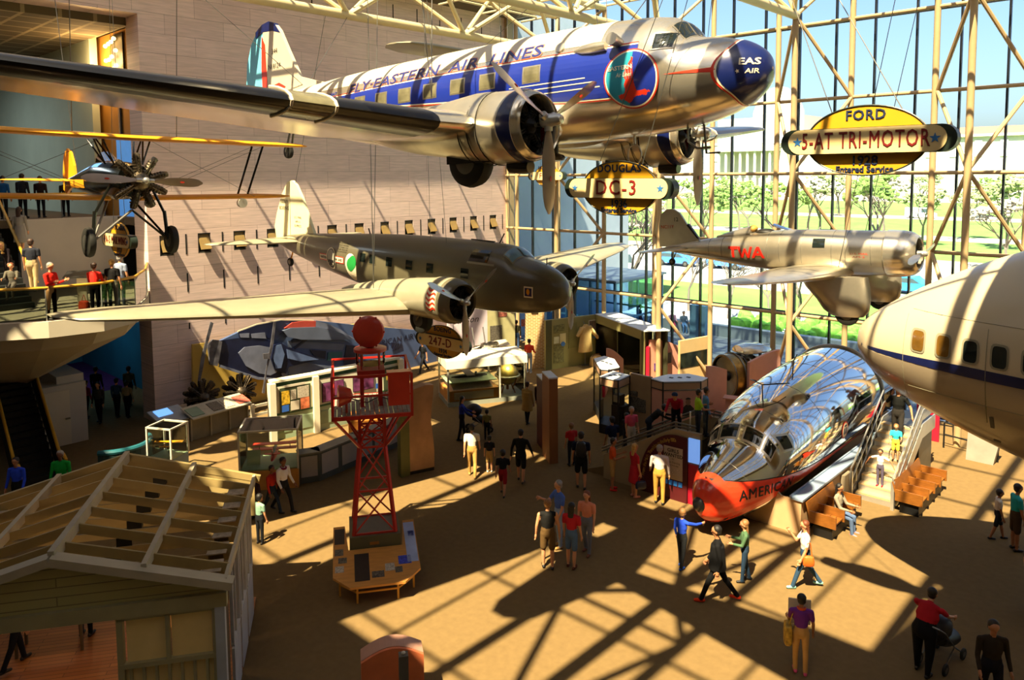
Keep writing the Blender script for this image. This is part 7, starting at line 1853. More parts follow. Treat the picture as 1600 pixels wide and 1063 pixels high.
# vehicles on the drive
m_tint = mat('car_glass', '#3d4c57', .1)
def car(label, loc, rz, col, L=4.4, van=False):
    t = thing('van' if van else 'car', label, 'car', loc, rz); m = mat('car_'+col[1:], col, .3, coat=.5, var=.03)
    h = 2.2 if van else 1.42; S = [(-L/2, .35), (L/2, .35), (L/2, .75), (L*.46, .9), (L*.28, .95), (L*.14, h), (-L*.30, h), (-L*.42, .95), (-L/2, .9)] if not van else [(-L/2, .35), (L/2, .35), (L/2, 1.0), (L*.40, 1.2), (L*.30, h), (-L/2, h)]
    b = MB(); b.prism(S, (0, -.85, 0), (1, 0, 0), (0, 0, 1), (0, 1.7, 0)); b.build('body', m, t)
    W = [(L*.25, .98), (L*.13, h-.08), (-L*.29, h-.08), (-L*.38, .98)] if not van else [(L*.36, 1.25), (L*.28, h-.15), (L*.05, h-.15), (L*.05, 1.25)]
    for y in (-.86, .84):
        b = MB(); b.prism(W, (0, y, 0), (1, 0, 0), (0, 0, 1), (0, .02, 0)); b.build('side_glass', m_tint, t)
    for x in (-L*.31, L*.31):
        for y in (-.8, .8): wheel(t, (x, y, .32), .32, .2)
    return t
car('bright blue car on the drive under the mail plane cowling', gpt(1418, 459)+Vector((0, 0, .0)), .0, '#2f8fd6')
car('blue car parked on the drive left of the mail plane fuselage', gpt(1058, 415)+Vector((0, 0, .0)), .05, '#3f78c8')
car('blue hatchback parked behind the mail plane tail', gpt(1136, 420)+Vector((0, 0, .0)), .05, '#4a86d8', 3.9)
car('white van parked on the drive behind the olive airliner wing tip', gpt(972, 428)+Vector((0, 0, .0)), .05, '#eef0f0', 5.2, True)
car('silver car on the drive behind the mail plane wheel fairing', gpt(1262, 432)+Vector((0, 0, .0)), .05, '#b9bcc0')
car('white van on the far road right of the tri-motor sign', Vector((-46, 172, .1)), .0, '#f2f2f2', 5.6, True)
car('grey car on the far road right of the tri-motor sign', Vector((-36, 173, .1)), .0, '#8f959c')
for x in (1385, 1560):
    p = gpt(x, 470); t = thing('lamp_post', 'slim dark lamp post on the lawn outside%s' % (' near the blue car' if x < 1400 else ', right of the last window truss'), 'lamp post', p)
    b = MB(); b.tube((0, 0, 0), (0, 0, 4.2), .06, 8); b.build('post', m_mull, t); b = MB(); b.ell((0, 0, 4.4), (.2, .2, .28), 10, 8); b.build('globe', m_offw, t, True)
# ------------------------------------------------------------------ people
m_skin = mat('skin_light', '#c98e66', .55, var=.05); m_skin2 = mat('skin_brown', '#6b4029', .55, var=.05); m_skin3 = mat('skin_tan', '#a8714c', .55, var=.05)
m_shoe_k = mat('shoe_black', '#191716', .5); m_eye = mat('eye_dark', '#1a1412', .4); m_lip = mat('lip', '#8c4a3f', .5)
CLOTH = {}
def cl(h): 
    return mat('cloth_'+h[1:], h, .85, var=.10, scale=5, bump=.15, bscale=18, spec=.2)
HAIRS = {'black': '#15110e', 'brown': '#3a2416', 'dark': '#20160f', 'blond': '#c39a52', 'grey': '#8f8a83', 'bald': None, 'auburn': '#6a3518', 'light': '#8a6035'}
TMPS = bpy.data.scenes.new('tmp')
PEOPLE = []
def capsule(b, p, q, r1, r2, n=10, sq=1.0, wv=None):
    """closed rounded limb; wv widens across that vector"""
    p, q = Vector(p), Vector(q); d = q-p; L = d.length
    t = d.normalized() if L > 1e-6 else Vector((0, 0, 1))
    a = t.orthogonal().normalized() if wv is None else (Vector(wv)-t*t.dot(Vector(wv))).normalized(); c = t.cross(a); rings = []
    for k in range(-3, 4+3):
        if k <= 0: o = -sin(pi/2*(-k)/3)*r1; r = r1*max(.12, cos(pi/2*(-k)/3)); pos = p+t*o
        elif k >= 3: j = k-3; o = sin(pi/2*j/3)*r2; r = r2*max(.12, cos(pi/2*j/3)); pos = q+t*o
        else: f = k/3; pos = p+d*f; r = r1+(r2-r1)*f
        rings.append([pos+a*cos(2*pi*i/n)*r*sq+c*sin(2*pi*i/n)*r for i in range(n)])
    b.loft(rings)
def person(label, loc, face, H=1.72, top='#444444', legs='#222222', skin=None, hair='brown', long=False, sleeve='long', shorts=False, skirt=None, shoes=None, lean=0, arms=((5, 6, 12), (5, 6, 12)), legp=((0, 0), (0, 0)), head=(0, 0), fat=1.0, sit=False, collar=None, cap=None, group='visitors', kid=False, longcoat=None, tuck=None, name='person', bake=True):
    """face: heading in degrees.  arms: (left, right) of (forward swing, out, elbow bend).  legp: (hip swing, knee bend)"""
    skin = skin or m_skin; S = H/1.75; hs = 1.16 if kid else 1.0
    prims = []                         # (p, q, r1, r2, material key)
    b = MB()
    def P(p, q, r1, r2, key, sq=1.0, wv=None, add=True):
        if add: capsule(b, p, q, r1, r2, 10, sq, wv)
        prims.append((Vector(p), Vector(q), r1*max(1, (sq+1)/2), r2*max(1, (sq+1)/2), key))
    hip = Vector((0, 0, .92))
    if sit: hip = Vector((0, 0, .52))
    ln = radians(lean)
    def up(x, y, z):                   # torso point, z above the hip
        return hip+Vector((x*cos(ln)+z*sin(ln), y, z*cos(ln)-x*sin(ln)))
    Y_ = Vector((0, 1, 0))
    f = fat
    P(up(0, 0, -.03), up(0, 0, .08), .118*f, .115*f, 'legs', 1.35, Y_)
    P(up(0, 0, .12), up(0, 0, .24), .108*f, .112*f, 'top', 1.28, Y_)
    P(up(0.005, 0, .26), up(0, 0, .40), .118*f, .112*(1+(f-1)*.5), 'top', 1.38, Y_)
    P(up(-.005, -.10, .455), up(-.005, .10, .455), .07, .07, 'top')
    for s in (-1, 1):
        P(up(0, s*.06, .47), up(0, s*.165, .45), .06, .058, 'top')
    neck = up(.005, 0, .50); hc = up(.03, 0, .685)
    hc = hc+Vector((sin(radians(head[0]))*.05, 0, 0))
    P(neck, hc-Vector((0, 0, .06)), .052, .05, 'skin')
    # head: skull, jaw, nose, ears
    hy = radians(head[1]); F = Vector((cos(hy)*cos(radians(head[0])), sin(hy), -sin(radians(head[0])))).normalized(); Sd = Vector((-sin(hy), cos(hy), 0)); U = F.cross(Sd).normalized()
    P(hc+U*.03-F*.015, hc+U*.03+F*.015, .088*hs, .086*hs, 'skin')
    P(hc-U*.03+F*.01, hc-U*.055+F*.025, .072*hs, .05*hs, 'skin')
    P(hc-U*.0+F*.085*hs, hc-U*.02+F*.10*hs, .014, .016, 'skin')
    for s in (-1, 1): P(hc+Sd*s*.085*hs+U*.01, hc+Sd*s*.09*hs-U*.02, .015, .013, 'skin')
    # arms
    hands = []
    for i, s in enumerate((1, -1)):
        sw, outa, el = arms[i]; sh = up(0, s*.195*(1+(f-1)*.6), .445); a, o = radians(sw), radians(outa)
        d1 = Vector((sin(a)*cos(o), s*sin(o), -cos(a)*cos(o))); el_ = sh+d1*.29
        a2 = a+radians(el); d2 = Vector((sin(a2)*cos(o*.4), s*sin(o*.4)*(1 if el < 60 else -.6), -cos(a2)*cos(o*.4))).normalized(); wr = el_+d2*.25
        if sleeve == 'long':
            P(sh, el_, .058, .046, 'top'); P(el_, el_+d2*.23, .046, .036, 'top'); P(el_+d2*.2, wr, .03, .027, 'skin')
        elif sleeve == 'short':
            P(sh, sh+d1*.17, .06, .055, 'top'); P(sh+d1*.16, el_, .044, .038, 'skin'); P(el_, wr, .04, .027, 'skin')
        else:
            P(sh, el_, .05, .04, 'skin'); P(el_, wr, .04, .027, 'skin')
        hands.append((wr, d2, s))
    # legs and feet
    feet = []
    for i, s in enumerate((1, -1)):
        sw, kb = legp[i]; h = hip+Vector((0, s*.085*f, -.02)); a = radians(sw)
        d1 = Vector((sin(a), s*.03, -cos(a))).normalized(); kn = h+d1*.42; a2 = a-radians(kb); d2 = Vector((sin(a2), 0, -cos(a2))); an = kn+d2*.40
        if skirt or shorts:
            P(h, h+d1*(.36 if shorts else .25), .088*f, .078*f, 'legs'); P(h+d1*.3, kn, .062, .05, 'skin'); P(kn, kn+d2*.16, .052, .056, 'skin'); P(kn+d2*.16, an, .055, .036, 'skin')
        else:
            P(h, kn, .09*f, .062*f, 'legs'); P(kn, an+d2*.01, .062*f, .05, 'legs')
        fw = Vector((cos(a2*.5) if abs(kb) > 25 else 1, s*.12, -sin(min(0, a2))*-.0-(.5 if kb > 40 and not sit else 0))).normalized()
        fo = an+Vector((0, 0, -.045)); P(fo-fw*.045, fo+fw*.13, .042, .036, 'shoe'); feet.append(fo)
    if skirt:
        rings = []; zt, zb = .10, -skirt
        for k in range(7):
            q = k/6; z = zt+(zb-zt)*q; w = .155*f+.075*q; rings.append([hip+Vector((w*.8*cos(2*pi*i/18), w*sin(2*pi*i/18), z)) for i in range(18)])
        b.loft(rings); prims.append((hip+Vector((0, 0, .08)), hip+Vector((0, 0, -skirt+.1)), .17*f, .22*f, 'legs'))
    if longcoat:
        rings = []
        for k in range(8):
            q = k/7; z = .40+(-longcoat-.40)*q; w = .165+.06*q; rings.append([hip+Vector((w*.85*cos(2*pi*i/18), w*1.1*sin(2*pi*i/18), z)) for i in range(18)])
        b.loft(rings); prims.append((hip+Vector((0, 0, .35)), hip+Vector((0, 0, -longcoat+.12)), .19, .24, 'top'))
    zmin = min(p.z for p in feet)-.042 if not sit else 0
    PEOPLE.append(dict(label=label, loc=Vector(loc), face=face, S=S, mb=b, prims=prims, top=top, legs=legs, skin=skin, hair=hair, long=long, shoes=shoes, hc=hc, F=F, Sd=Sd, U=U, hs=hs, hands=hands, zmin=zmin, group=group, cap=cap, name=name, neck=neck, collar=collar))
    return PEOPLE[-1]
def hand_mb(b, w, d, s, F=Vector((1, 0, 0))):
    """palm, four curled fingers of unequal length and a thumb from its side"""
    n = d.cross(Vector((0, s, 0)));
    n = n.normalized() if n.length > .1 else Vector((1, 0, 0)); sd = d.cross(n).normalized()      # n: across the palm
    n2 = sd                                                            # palm normal
    capsule(b, w+d*.01, w+d*.07, .026, .030, 8, 1.35, n)
    for k, L in enumerate((.062, .072, .068, .052)):
        o = w+d*.085+n*(.030-.02*k); m_ = o+d*L*.55; e = m_+(d*.8-n2*.6*s*-1*0+sd*-.55*s).normalized()*L*.5
        capsule(b, o, m_, .0095, .009, 6); capsule(b, m_, e, .009, .0075, 6)
    o = w+d*.03+n*.03; m_ = o+(d*.6+n*.8).normalized()*.04; capsule(b, o, m_, .012, .010, 6); capsule(b, m_, m_+(d*.95+n*.2).normalized()*.032, .010, .008, 6)
def bake_people():
    obs = []
    for p in PEOPLE:
        me = bpy.data.meshes.new('body'); me.from_pydata([tuple(v) for v in p['mb'].v], [], p['mb'].f); me.update()
        o = bpy.data.objects.new('body_tmp', me); TMPS.collection.objects.link(o)
        m = o.modifiers.new('r', 'REMESH'); m.mode = 'VOXEL'; m.voxel_size = .017; m.use_smooth_shade = True
        s = o.modifiers.new('s', 'SMOOTH'); s.factor = .5; s.iterations = 3
        obs.append(o)
    vl = TMPS.view_layers[0]; vl.update(); dg = vl.depsgraph
    import numpy as np
    for p, o in zip(PEOPLE, obs):
        me = bpy.data.meshes.new_from_object(o.evaluated_get(dg))
        keys = ['skin', 'top', 'legs', 'shoe']
        mats = [p['skin'], cl(p['top']), cl(p['legs']), cl(p['shoes']) if p['shoes'] else m_shoe_k]
        nf = len(me.polygons); C = np.zeros(nf*3); me.polygons.foreach_get('center', C); C = C.reshape(-1, 3)
        best = np.full(nf, 1e9); idx = np.zeros(nf, dtype=np.int32)
        for a, q, r1, r2, key in p['prims']:
            a, q = np.array(a), np.array(q); d = q-a; L2 = max(1e-9, d @ d); t = np.clip(((C-a) @ d)/L2, 0, 1)
            D = np.linalg.norm(C-(a+t[:, None]*d), axis=1)/(r1+(r2-r1)*t)
            w = D < best; best[w] = D[w]; idx[w] = keys.index(key)
        # join the hands, made separately so that the fingers stay apart
        hb = MB()
        for w, d, s in p['hands']: hand_mb(hb, w, d, s)
        V = [tuple(v.co) for v in me.vertices]; Fc = [tuple(x.vertices) for x in me.polygons]; n0 = len(V)
        V += [tuple(v) for v in hb.v]; Fc += [tuple(i+n0 for i in f) for f in hb.f]
        ff = bpy.data.meshes.new(p['name']); ff.from_pydata(V, [], Fc)
        for m in mats: ff.materials.append(m)
        ff.polygons.foreach_set('material_index', list(idx)+[0]*len(hb.f)); ff.shade_smooth(); ff.update()
        bpy.data.meshes.remove(me)
        ob = bpy.data.objects.new(p['name'], ff); COL.objects.link(ob)
        S = p['S']; ob.scale = (S, S, S); ob.rotation_euler = (0, 0, radians(p['face'])); ob.location = p['loc']-Vector((0, 0, p['zmin']*S)); tag(ob, p['label'], 'person', p['group'])
        hc, F, Sd, U, hs = p['hc'], p['F'], p['Sd'], p['U'], p['hs']
        if p['hair'] and HAIRS[p['hair']]:
            hm = mat('hair_'+p['hair'], HAIRS[p['hair']], .6, var=.25, scale=25)
            b = MB(); M3 = Matrix((F, Sd, U)).transposed()
            b.ell(hc+U*.052-F*.022, (.094*hs, .096*hs, .092*hs), 16, 10, M3)
            b.ell(hc+U*.0-F*.045, (.062*hs, .088*hs, .085*hs), 14, 8, M3)
            if p['long']:
                c = hc-F*.06; rings = []
                for k in range(7):
                    q = k/6; w = .092-.02*q; rings.append([c-Vector((0, 0, .36*q-.02))-F*(.01+.035*q)+Sd*w*cos(2*pi*i/12)+F*.045*(1-.4*q)*sin(2*pi*i/12) for i in range(12)])
                b.loft(rings)
            b.build('hair', hm, ob, True)
        if p['cap']:
            b = MB(); b.ell(hc+U*.06, (.10, .10, .075), 16, 8); b.loft([[hc+U*.075+F*(.06+.09*sin(pi*i/10)*q)+Sd*.085*cos(pi*i/10)-U*.02*q for i in range(11)] for q in (.3, 1)], cap=False, closed=False); b.build('cap', cl(p['cap']), ob, True)
        b = MB()
        for s in (-1, 1): b.ell(hc+U*.018+F*.083*hs+Sd*s*.031, (.006, .012, .008), 8, 5, Matrix((F, Sd, U)).transposed())
        b.build('eyes', m_eye, ob)
        b = MB(); b.ell(hc-U*.052+F*.076*hs, (.006, .024, .006), 8, 5, Matrix((F, Sd, U)).transposed()); b.build('mouth', m_lip, ob)
        if p['collar']:
            b = MB(); b.path([p['neck']+Vector((.075*cos(2*pi*i/14)+.02, .08*sin(2*pi*i/14), -.005+.02*cos(2*pi*i/14)*-1)) for i in range(14)], .03, 8, True); b.build('scarf', cl(p['collar']), ob, True)
        p['ob'] = ob
    for o in obs: bpy.data.objects.remove(o)
    bpy.data.scenes.remove(TMPS)

STAND = ((4, 7, 10), (4, 7, 10)); WALK = ((-18, 6, 15), (20, 6, 22)); WALKL = ((24, 12), (-22, 14)); PHONE = ((15, 4, 95), (15, 4, 95)); REST = ((3, 2), (-3, 2))
g = lambda x, y: at_z(x, y)
AW = 133; RT = 43; LF = 223; TO = -47     # away, right, left, towards the camera
pp = person
# -- the hall floor, left to right
pp('man in a white T-shirt and khaki trousers walking away in the middle of the hall', g(738, 745), AW, 1.76, '#ddd6c4', '#b58d4c', hair='dark', sleeve='short', arms=WALK, legp=((14, 6), (-10, 8)), shoes='#a98450')
pp('small child in a dark top and tan shorts beside the man in the white T-shirt', g(765, 738), AW, 1.22, '#1d1d22', '#a8874f', hair='black', sleeve='short', shorts=True, kid=True, shoes='#e4e0d8')
pp('boy in a black T-shirt and red shorts walking away', g(786, 774), AW-8, 1.45, '#16161a', '#8c1a1c', hair='black', sleeve='short', shorts=True, arms=WALK, legp=WALKL, kid=True, skin=m_skin3)
pp('youth in a black hooded top and black shorts walking away', g(814, 753), AW-14, 1.72, '#12140f', '#141414', hair='black', shorts=True, arms=((-10, 16, 12), (14, 20, 18)), legp=((12, 4), (-10, 6)), fat=1.1)
pp('woman in a blue top pushing a stroller', g(722, 688), RT+6, 1.66, '#1d2f8a', '#15151a', hair='black', long=True, arms=((38, 4, 30), (38, 4, 30)), legp=((10, 4), (-8, 4)))
pp('small child in an olive top beside the stroller', g(761, 688), AW, 1.14, '#7c7a44', '#1a1a20', hair='black', sleeve='short', kid=True, skin=m_skin3)
pp('man in a black T-shirt walking by the display cases at the stone wall', g(661, 583), LF+40, 1.66, '#131418', '#1c1d22', hair='dark', sleeve='short', arms=WALK, legp=WALKL)
pp('woman in an orange jacket standing against the brick column', g(827, 583), AW-20, 1.70, '#d5432a', '#8fa0b4', hair='dark', legp=REST, arms=((12, 8, 60), (12, 8, 60)), shoes='#d8d4cc')
pp('man in an olive jacket and jeans walking away by the brick column', g(807, 549), AW, 1.75, '#2c2a17', '#2f4464', hair='dark', legp=((10, 3), (-8, 5)))
pp('woman in a long tan coat holding hands beside the upright boards', g(824, 662), AW-30, 1.68, '#a58a55', '#15131a', hair='brown', longcoat=.36, legp=((10, 4), (-10, 6)))
pp('person in dark clothes with a red shoulder behind the upright boards', g(845, 662), AW-25, 1.78, '#2e1114', '#131318', hair='black')
navy = pp('man in a navy T-shirt and black shorts wearing a backpack', g(908, 763), AW-6, 1.80, '#141d34', '#141416', hair='dark', sleeve='short', shorts=True, fat=1.15, legp=((5, 2), (-6, 3)))
pp('child in a red T-shirt in front of the man with the backpack', g(893, 728), AW+20, 1.46, '#b92a2a', '#20202a', hair='light', sleeve='short', kid=True)
pp('young man in an orange T-shirt and khaki shorts looking at a phone', g(957, 766), RT-10, 1.66, '#dd5a22', '#b59155', hair='black', sleeve='short', shorts=True, arms=PHONE, shoes='#d02a26', skin=m_skin3)
red = pp('blond woman in a red patterned dress holding a handbag', g(991, 777), RT+20, 1.66, '#b3232e', '#b3232e', hair='blond', long=True, sleeve='short', skirt=.42, arms=((6, 6, 8), (4, 8, 8)), shoes='#c98a74')
pp('man in a white shirt and khaki trousers facing the maroon arch', g(1030, 787), AW-14, 1.78, '#c9c0bd', '#b98c3c', hair='grey', arms=((10, 10, 40), (4, 10, 12)), legp=((4, 2), (-4, 2)), fat=1.08)
pp('grey-haired man in a blue T-shirt and pale jeans pointing', g(874, 855), LF+25, 1.80, '#4a68b4', '#8ea3c0', hair='grey', sleeve='short', arms=((10, 8, 20), (42, 8, 75)), legp=REST, shoes='#b0874f')
pp('man in a black sleeveless top and brown shorts seen from behind', g(856, 888), AW, 1.76, '#141312', '#5c4526', hair='light', sleeve='none', shorts=True, arms=((0, 12, 10), (0, 12, 10)), legp=((4, 2), (-4, 2)), fat=1.1)
pp('woman in a red T-shirt and denim shorts with long dark hair', g(893, 887), AW-25, 1.66, '#b3242c', '#4d6787', hair='black', long=True, sleeve='short', shorts=True, legp=((2, 2), (-4, 3)), shoes='#5c3220')
pp('woman in a striped orange and white T-shirt and grey jeans', g(917, 866), TO-30, 1.68, '#d98a6a', '#70757f', hair='auburn', long=True, sleeve='short', legp=((6, 2), (-8, 6)), shoes='#7a4a38')
pp('boy in a bright blue jacket reaching for the airliner nose', g(1065, 887), AW-45, 1.50, '#2347c8', '#1d1f22', hair='light', kid=True, arms=((8, 12, 15), (72, 22, 12)), legp=((8, 4), (-10, 6)), shoes='#2b55b8')
pp('man in black with orange shoes striding to the left', g(1120, 940), LF-14, 1.86, '#0f0f11', '#101012', hair='black', longcoat=.12, arms=((-10, 6, 20), (12, 6, 20)), legp=((26, 6), (-24, 14)), shoes='#e0401c', skin=m_skin3)
pp('girl in a green top and jeans with long hair holding a bottle', g(1163, 909), LF-10, 1.52, '#4c6a4a', '#24384e', hair='light', long=True, kid=True, arms=((20, 4, 80), (20, 4, 80)), legp=((6, 2), (-6, 8)))
wht = pp('woman in a white top and jeans with an orange shoulder bag walking left', g(1257, 918), LF-8, 1.68, '#e6dcd4', '#2e4862', hair='auburn', long=True, sleeve='short', arms=((8, 6, 18), (35, 4, 110)), legp=((24, 6), (-20, 16)), shoes='#86b9b4', skirt=None)
pp('woman in a grey top holding a green jacket, sitting on the oak bench', Vector((-7.35, 20.75, 0)), -2, 1.66, '#8d8270', '#4f6384', hair='black', long=True, sit=True, arms=((30, 6, 60), (30, 6, 60)), legp=((82, 82), (80, 76)), shoes='#d87a86', skin=m_skin3)
pur = pp('woman in a purple T-shirt, tan trousers and orange scarf', g(1250, 1052), AW-14, 1.60, '#6d2f8a', '#c49a5e', hair='black', sleeve='short', skin=m_skin3, collar='#d8542a', arms=((25, 6, 45), (8, 10, 15)), legp=((3, 2), (-3, 2)), shoes='#e05a8a')
pp('heavy person in a red shirt and black trousers leaning over a stroller', g(1442, 1052), RT+38, 1.70, '#ad1a24', '#101012', hair='black', sleeve='short', fat=1.42, lean=24, arms=((50, 6, 20), (50, 6, 20)), legp=((4, 2), (-6, 4)))
pp('man in a dark brown jacket walking towards the view at the lower right corner', g(1546, 1112), TO-10, 1.74, '#2c2318', '#1a1a22', hair='dark', arms=((0, 10, 25), (10, 10, 30)), legp=((10, 4), (-8, 8)), skin=m_skin3, fat=1.12)
pp('girl in a white T-shirt and dark shorts near the right edge', g(1558, 843), RT-20, 1.38, '#d9cdbd', '#22242c', hair='dark', sleeve='short', shorts=True, kid=True, legp=((16, 6), (-12, 8)), skin=m_skin3)
pp('man in a teal T-shirt and brown shorts at the right edge', g(1585, 860), RT-10, 1.76, '#2aa5a8', '#4a3a28', hair='dark', sleeve='short', shorts=True, fat=1.1, skin=m_skin3)
pp('person in dark clothes cut off by the right edge', g(1611, 958), RT, 1.72, '#3a2a20', '#20202a', hair='dark', sleeve='short', shoes='#c2342a', arms=((0, 16, 10), (0, 18, 10)))
pp('woman in a white top and maroon scarf walking at the red seaplane case', g(444, 800), TO+60, 1.68, '#d6d2d2', '#15161c', hair='black', skin=m_skin2, collar='#7a1f3a', arms=((8, 8, 30), (8, 8, 30)), legp=WALKL)
pp('boy in a red top with black sleeves walking beside the woman with the scarf', g(426, 803), TO+70, 1.48, '#a82a20', '#1d2a3e', hair='black', skin=m_skin2, legp=((22, 8), (-20, 12)))
pp('child in a green and white top beside the open-roofed house', g(407, 850), AW-30, 1.36, '#7fa08c', '#17181c', hair='black', sleeve='short', kid=True)
pp('child in dark clothes walking ahead of the child in green and white', g(399, 812), AW-20, 1.30, '#2a1a24', '#17181c', hair='dark', kid=True)
pp('man in a bright blue jacket leaving the foot of the escalator', g(30, 806), TO, 1.74, '#2746cf', '#1a1a1f', hair='dark', arms=((8, 10, 25), (5, 10, 15)), skin=m_skin3)
pp('man in a bright green jacket at the foot of the escalator', g(99, 796), TO+6, 1.78, '#139032', '#17181c', hair='grey', arms=((6, 8, 20), (6, 10, 12)), skin=m_skin2, fat=1.1)
# -- dark ground passage
for x, y, H, tp, hd, lb in ((156, 661, 1.66, '#3b3a34', TO, 'woman in grey walking out of the dark passage'), (184, 652, 1.62, '#2f4d74', AW, 'person in a blue backpack in the dark passage'), (200, 652, 1.5, '#8a8266', AW, 'child in a pale top raising an arm in the dark passage'), (136, 655, 1.6, '#8e2440', AW-20, 'person in red at the left of the dark passage'), (152, 636, 1.75, '#16161c', AW, 'person in black deep in the dark passage'), (203, 634, 1.72, '#5a5a48', AW, 'person in khaki deep in the dark passage')):
    pp(lb, g(x, y), hd, H, tp, '#17171d', hair='dark', legp=((8, 4), (-8, 6)), group='visitors in the passage')
# -- the balcony and its stair
def bal(x, y, z=5.37): return at_z(x, y, z)
pp('man in a red shirt and tan trousers looking at a phone on the balcony', bal(82, 500), RT-10, 1.78, '#d22618', '#8a6a40', hair='grey', arms=PHONE, legp=REST, group='visitors on the balcony')
pp('woman in a red top with her back turned on the balcony', bal(150, 491), AW, 1.66, '#d12a20', '#171318', hair='brown', long=False, sleeve='long', arms=((20, 6, 60), (20, 6, 60)), group='visitors on the balcony')
pp('blond woman in a black T-shirt on the balcony', bal(178, 487), AW, 1.72, '#151414', '#5b5a4c', hair='blond', sleeve='short', group='visitors on the balcony')
pp('man in a straw-coloured cap and blue vest at the balcony corner', bal(190, 479), AW-10, 1.78, '#8892a8', '#4a5264', hair='grey', sleeve='short', cap='#c9a878', group='visitors on the balcony')
pp('small child in a dark top beside the woman in red on the balcony', bal(163, 488), AW-10, 1.25, '#3a2a20', '#6a5a38', hair='brown', kid=True, group='visitors on the balcony')
pp('man in a dark shirt and khaki trousers climbing from the balcony', at_d(52, 456, 25.5), AW+12, 1.78, '#23252e', '#b09a70', hair='brown', sleeve='short', fat=1.12, legp=((20, 14), (-4, 4)), group='visitors on the stair')
pp('woman in a pale grey cardigan and skirt climbing the stair', at_d(33, 396, 27.5), AW+10, 1.68, '#8d867c', '#8d867c', hair='brown', long=True, skirt=.5, legp=((14, 8), (-4, 4)), group='visitors on the stair')
pp('blond girl bending over on the lower stair', at_d(14, 440, 25.8), TO, 1.45, '#20181c', '#20181c', hair='blond', long=True, lean=30, kid=True, group='visitors on the stair')
pp('child in grey sitting on the lower stair', at_d(20, 462, 25.0), TO+20, 1.40, '#5a5548', '#46423a', hair='auburn', sit=True, kid=True, arms=((40, 6, 50), (40, 6, 50)), legp=((78, 78), (74, 74)), group='visitors on the stair')
for x, y, tp, H, lb, hr in ((6, 325, '#1f5a96', 1.72, 'person in blue on the upper gallery at the left edge', 'black'), (36, 322, '#26282c', 1.8, 'man in a cap and dark jacket on the upper gallery', 'dark'), (64, 318, '#2a1d18', 1.7, 'person in brown on the upper gallery beside the biplane tail', 'brown'), (103, 322, '#2e2a20', 1.6, 'person in dark clothes behind the biplane tail', 'dark')):
    q = at_x(x, y, -35.2); q.z = 8.1; pp(lb, q, AW+10*(x % 3), H, tp, '#1a1a1c', hair=hr, group='visitors on the upper gallery')
# -- inside the house
pp('person in black trousers standing in the porch of the open-roofed house', g(135, 998)+Vector((0, 0, .06)), AW, 1.70, '#3a3a3f', '#101014', hair='dark', group='visitors in the house')
pp('person in dark clothes at the left of the house porch', g(26, 1046)+Vector((0, 0, .06)), AW-30, 1.72, '#1d1512', '#15151c', hair='dark', legp=((18, 8), (-16, 10)), group='visitors in the house')
# -- ramp
def ramp(px_, a_=.8, dz=0):
    """a point on the ramp deck under the pixel column px_"""
    best = None
    for k in range(60):
        x = L_RAMP*k/50; q = RL+u_R*x+n_R*a_; s_ = q-CAM; c_ = Vector((s_.dot(AX), 0, s_.dot(_f))); X = PX+FPX*c_.x/c_.z
        if best is None or abs(X-px_) < best[0]: best = (abs(X-px_), x, q)
    q = best[2].copy(); q.z = ramp_z(best[1]); return q
RL, RR = at_z(943, 747), at_z(1094, 792); u_R = (RR-RL); L_RAMP = u_R.length; L = L_RAMP; u_R.normalize(); n_R = Vector((-u_R.y, u_R.x, 0))
pp('man in a navy sports jersey standing at the foot of the ramp', ramp(948, 1.0)-Vector((.15, .25, .28)), AW+20, 1.72, '#141c36', '#b5ada0', hair='black', sleeve='short', skin=m_skin3)
pp('boy in a dark printed top beside the man in the navy jersey', ramp(957, 1.35), AW-60, 1.45, '#20222e', '#2a2c34', hair='black', sleeve='short', skin=m_skin3, arms=((20, 6, 70), (20, 6, 70)))
pp('grey-haired woman in a coral T-shirt on the ramp', ramp(986, .9), TO+20, 1.60, '#e0566a', '#c9bca8', hair='grey', sleeve='short')
pp('person with a dark rucksack bending on the ramp', ramp(1014, 1.1), RT, 1.66, '#181614', '#1c2430', hair='black', lean=48, arms=((60, 6, 20), (60, 6, 20)))
pp('man in a red shirt and dark cap bending over the ramp rail', ramp(1056, .9), TO-20, 1.70, '#a81c2c', '#1a1a22', hair='black', lean=36, cap='#20304a', arms=((55, 8, 10), (50, 8, 20)))
pp('boy in a neon green T-shirt on the ramp', ramp(1088, .6), RT-4, 1.58, '#a9d82a', '#2e3440', hair='black', sleeve='short', skin=m_skin3, arms=((30, 8, 70), (30, 8, 60)))
pp('person in a pale blue shirt entering the airliner nose', ramp(1100, 1.1), RT, 1.52, '#5f8fb8', '#26303a', hair='dark', skin=m_skin3)
# -- boarding stairs
def stp(px_, k): y = .2+sg*k; q = at_y(px_, 700, sy+y); return Vector((q.x, sy+y, sr*(k+1)))
pp('small boy in a white T-shirt holding both stair rails', Vector((sx+.05, sy+.2+sg*1, sr*2)), TO-40, 1.12, '#e8ded2', '#5a5266', hair='dark', sleeve='short', kid=True, arms=((10, 68, 5), (10, 68, 5)), skin=m_skin3, shoes='#c02a3a')
pp('small child in a turquoise T-shirt and yellow shorts on the stairs', Vector((sx+.22, sy+.2+sg*4, sr*5)), TO-30, 1.14, '#33b9c2', '#e8d24a', hair='light', sleeve='short', shorts=True, kid=True, arms=((20, 8, 70), (15, 10, 40)))
pp('man in a black T-shirt and cap coming down the stairs', Vector((sx+.08, sy+.2+sg*6.3, sr*7)), TO-36, 1.76, '#10110f', '#2c2824', hair='dark', sleeve='short', cap='#5a5a30', arms=((6, 30, 10), (6, 34, 10)), legp=((14, 16), (-4, 4)), fat=1.1)
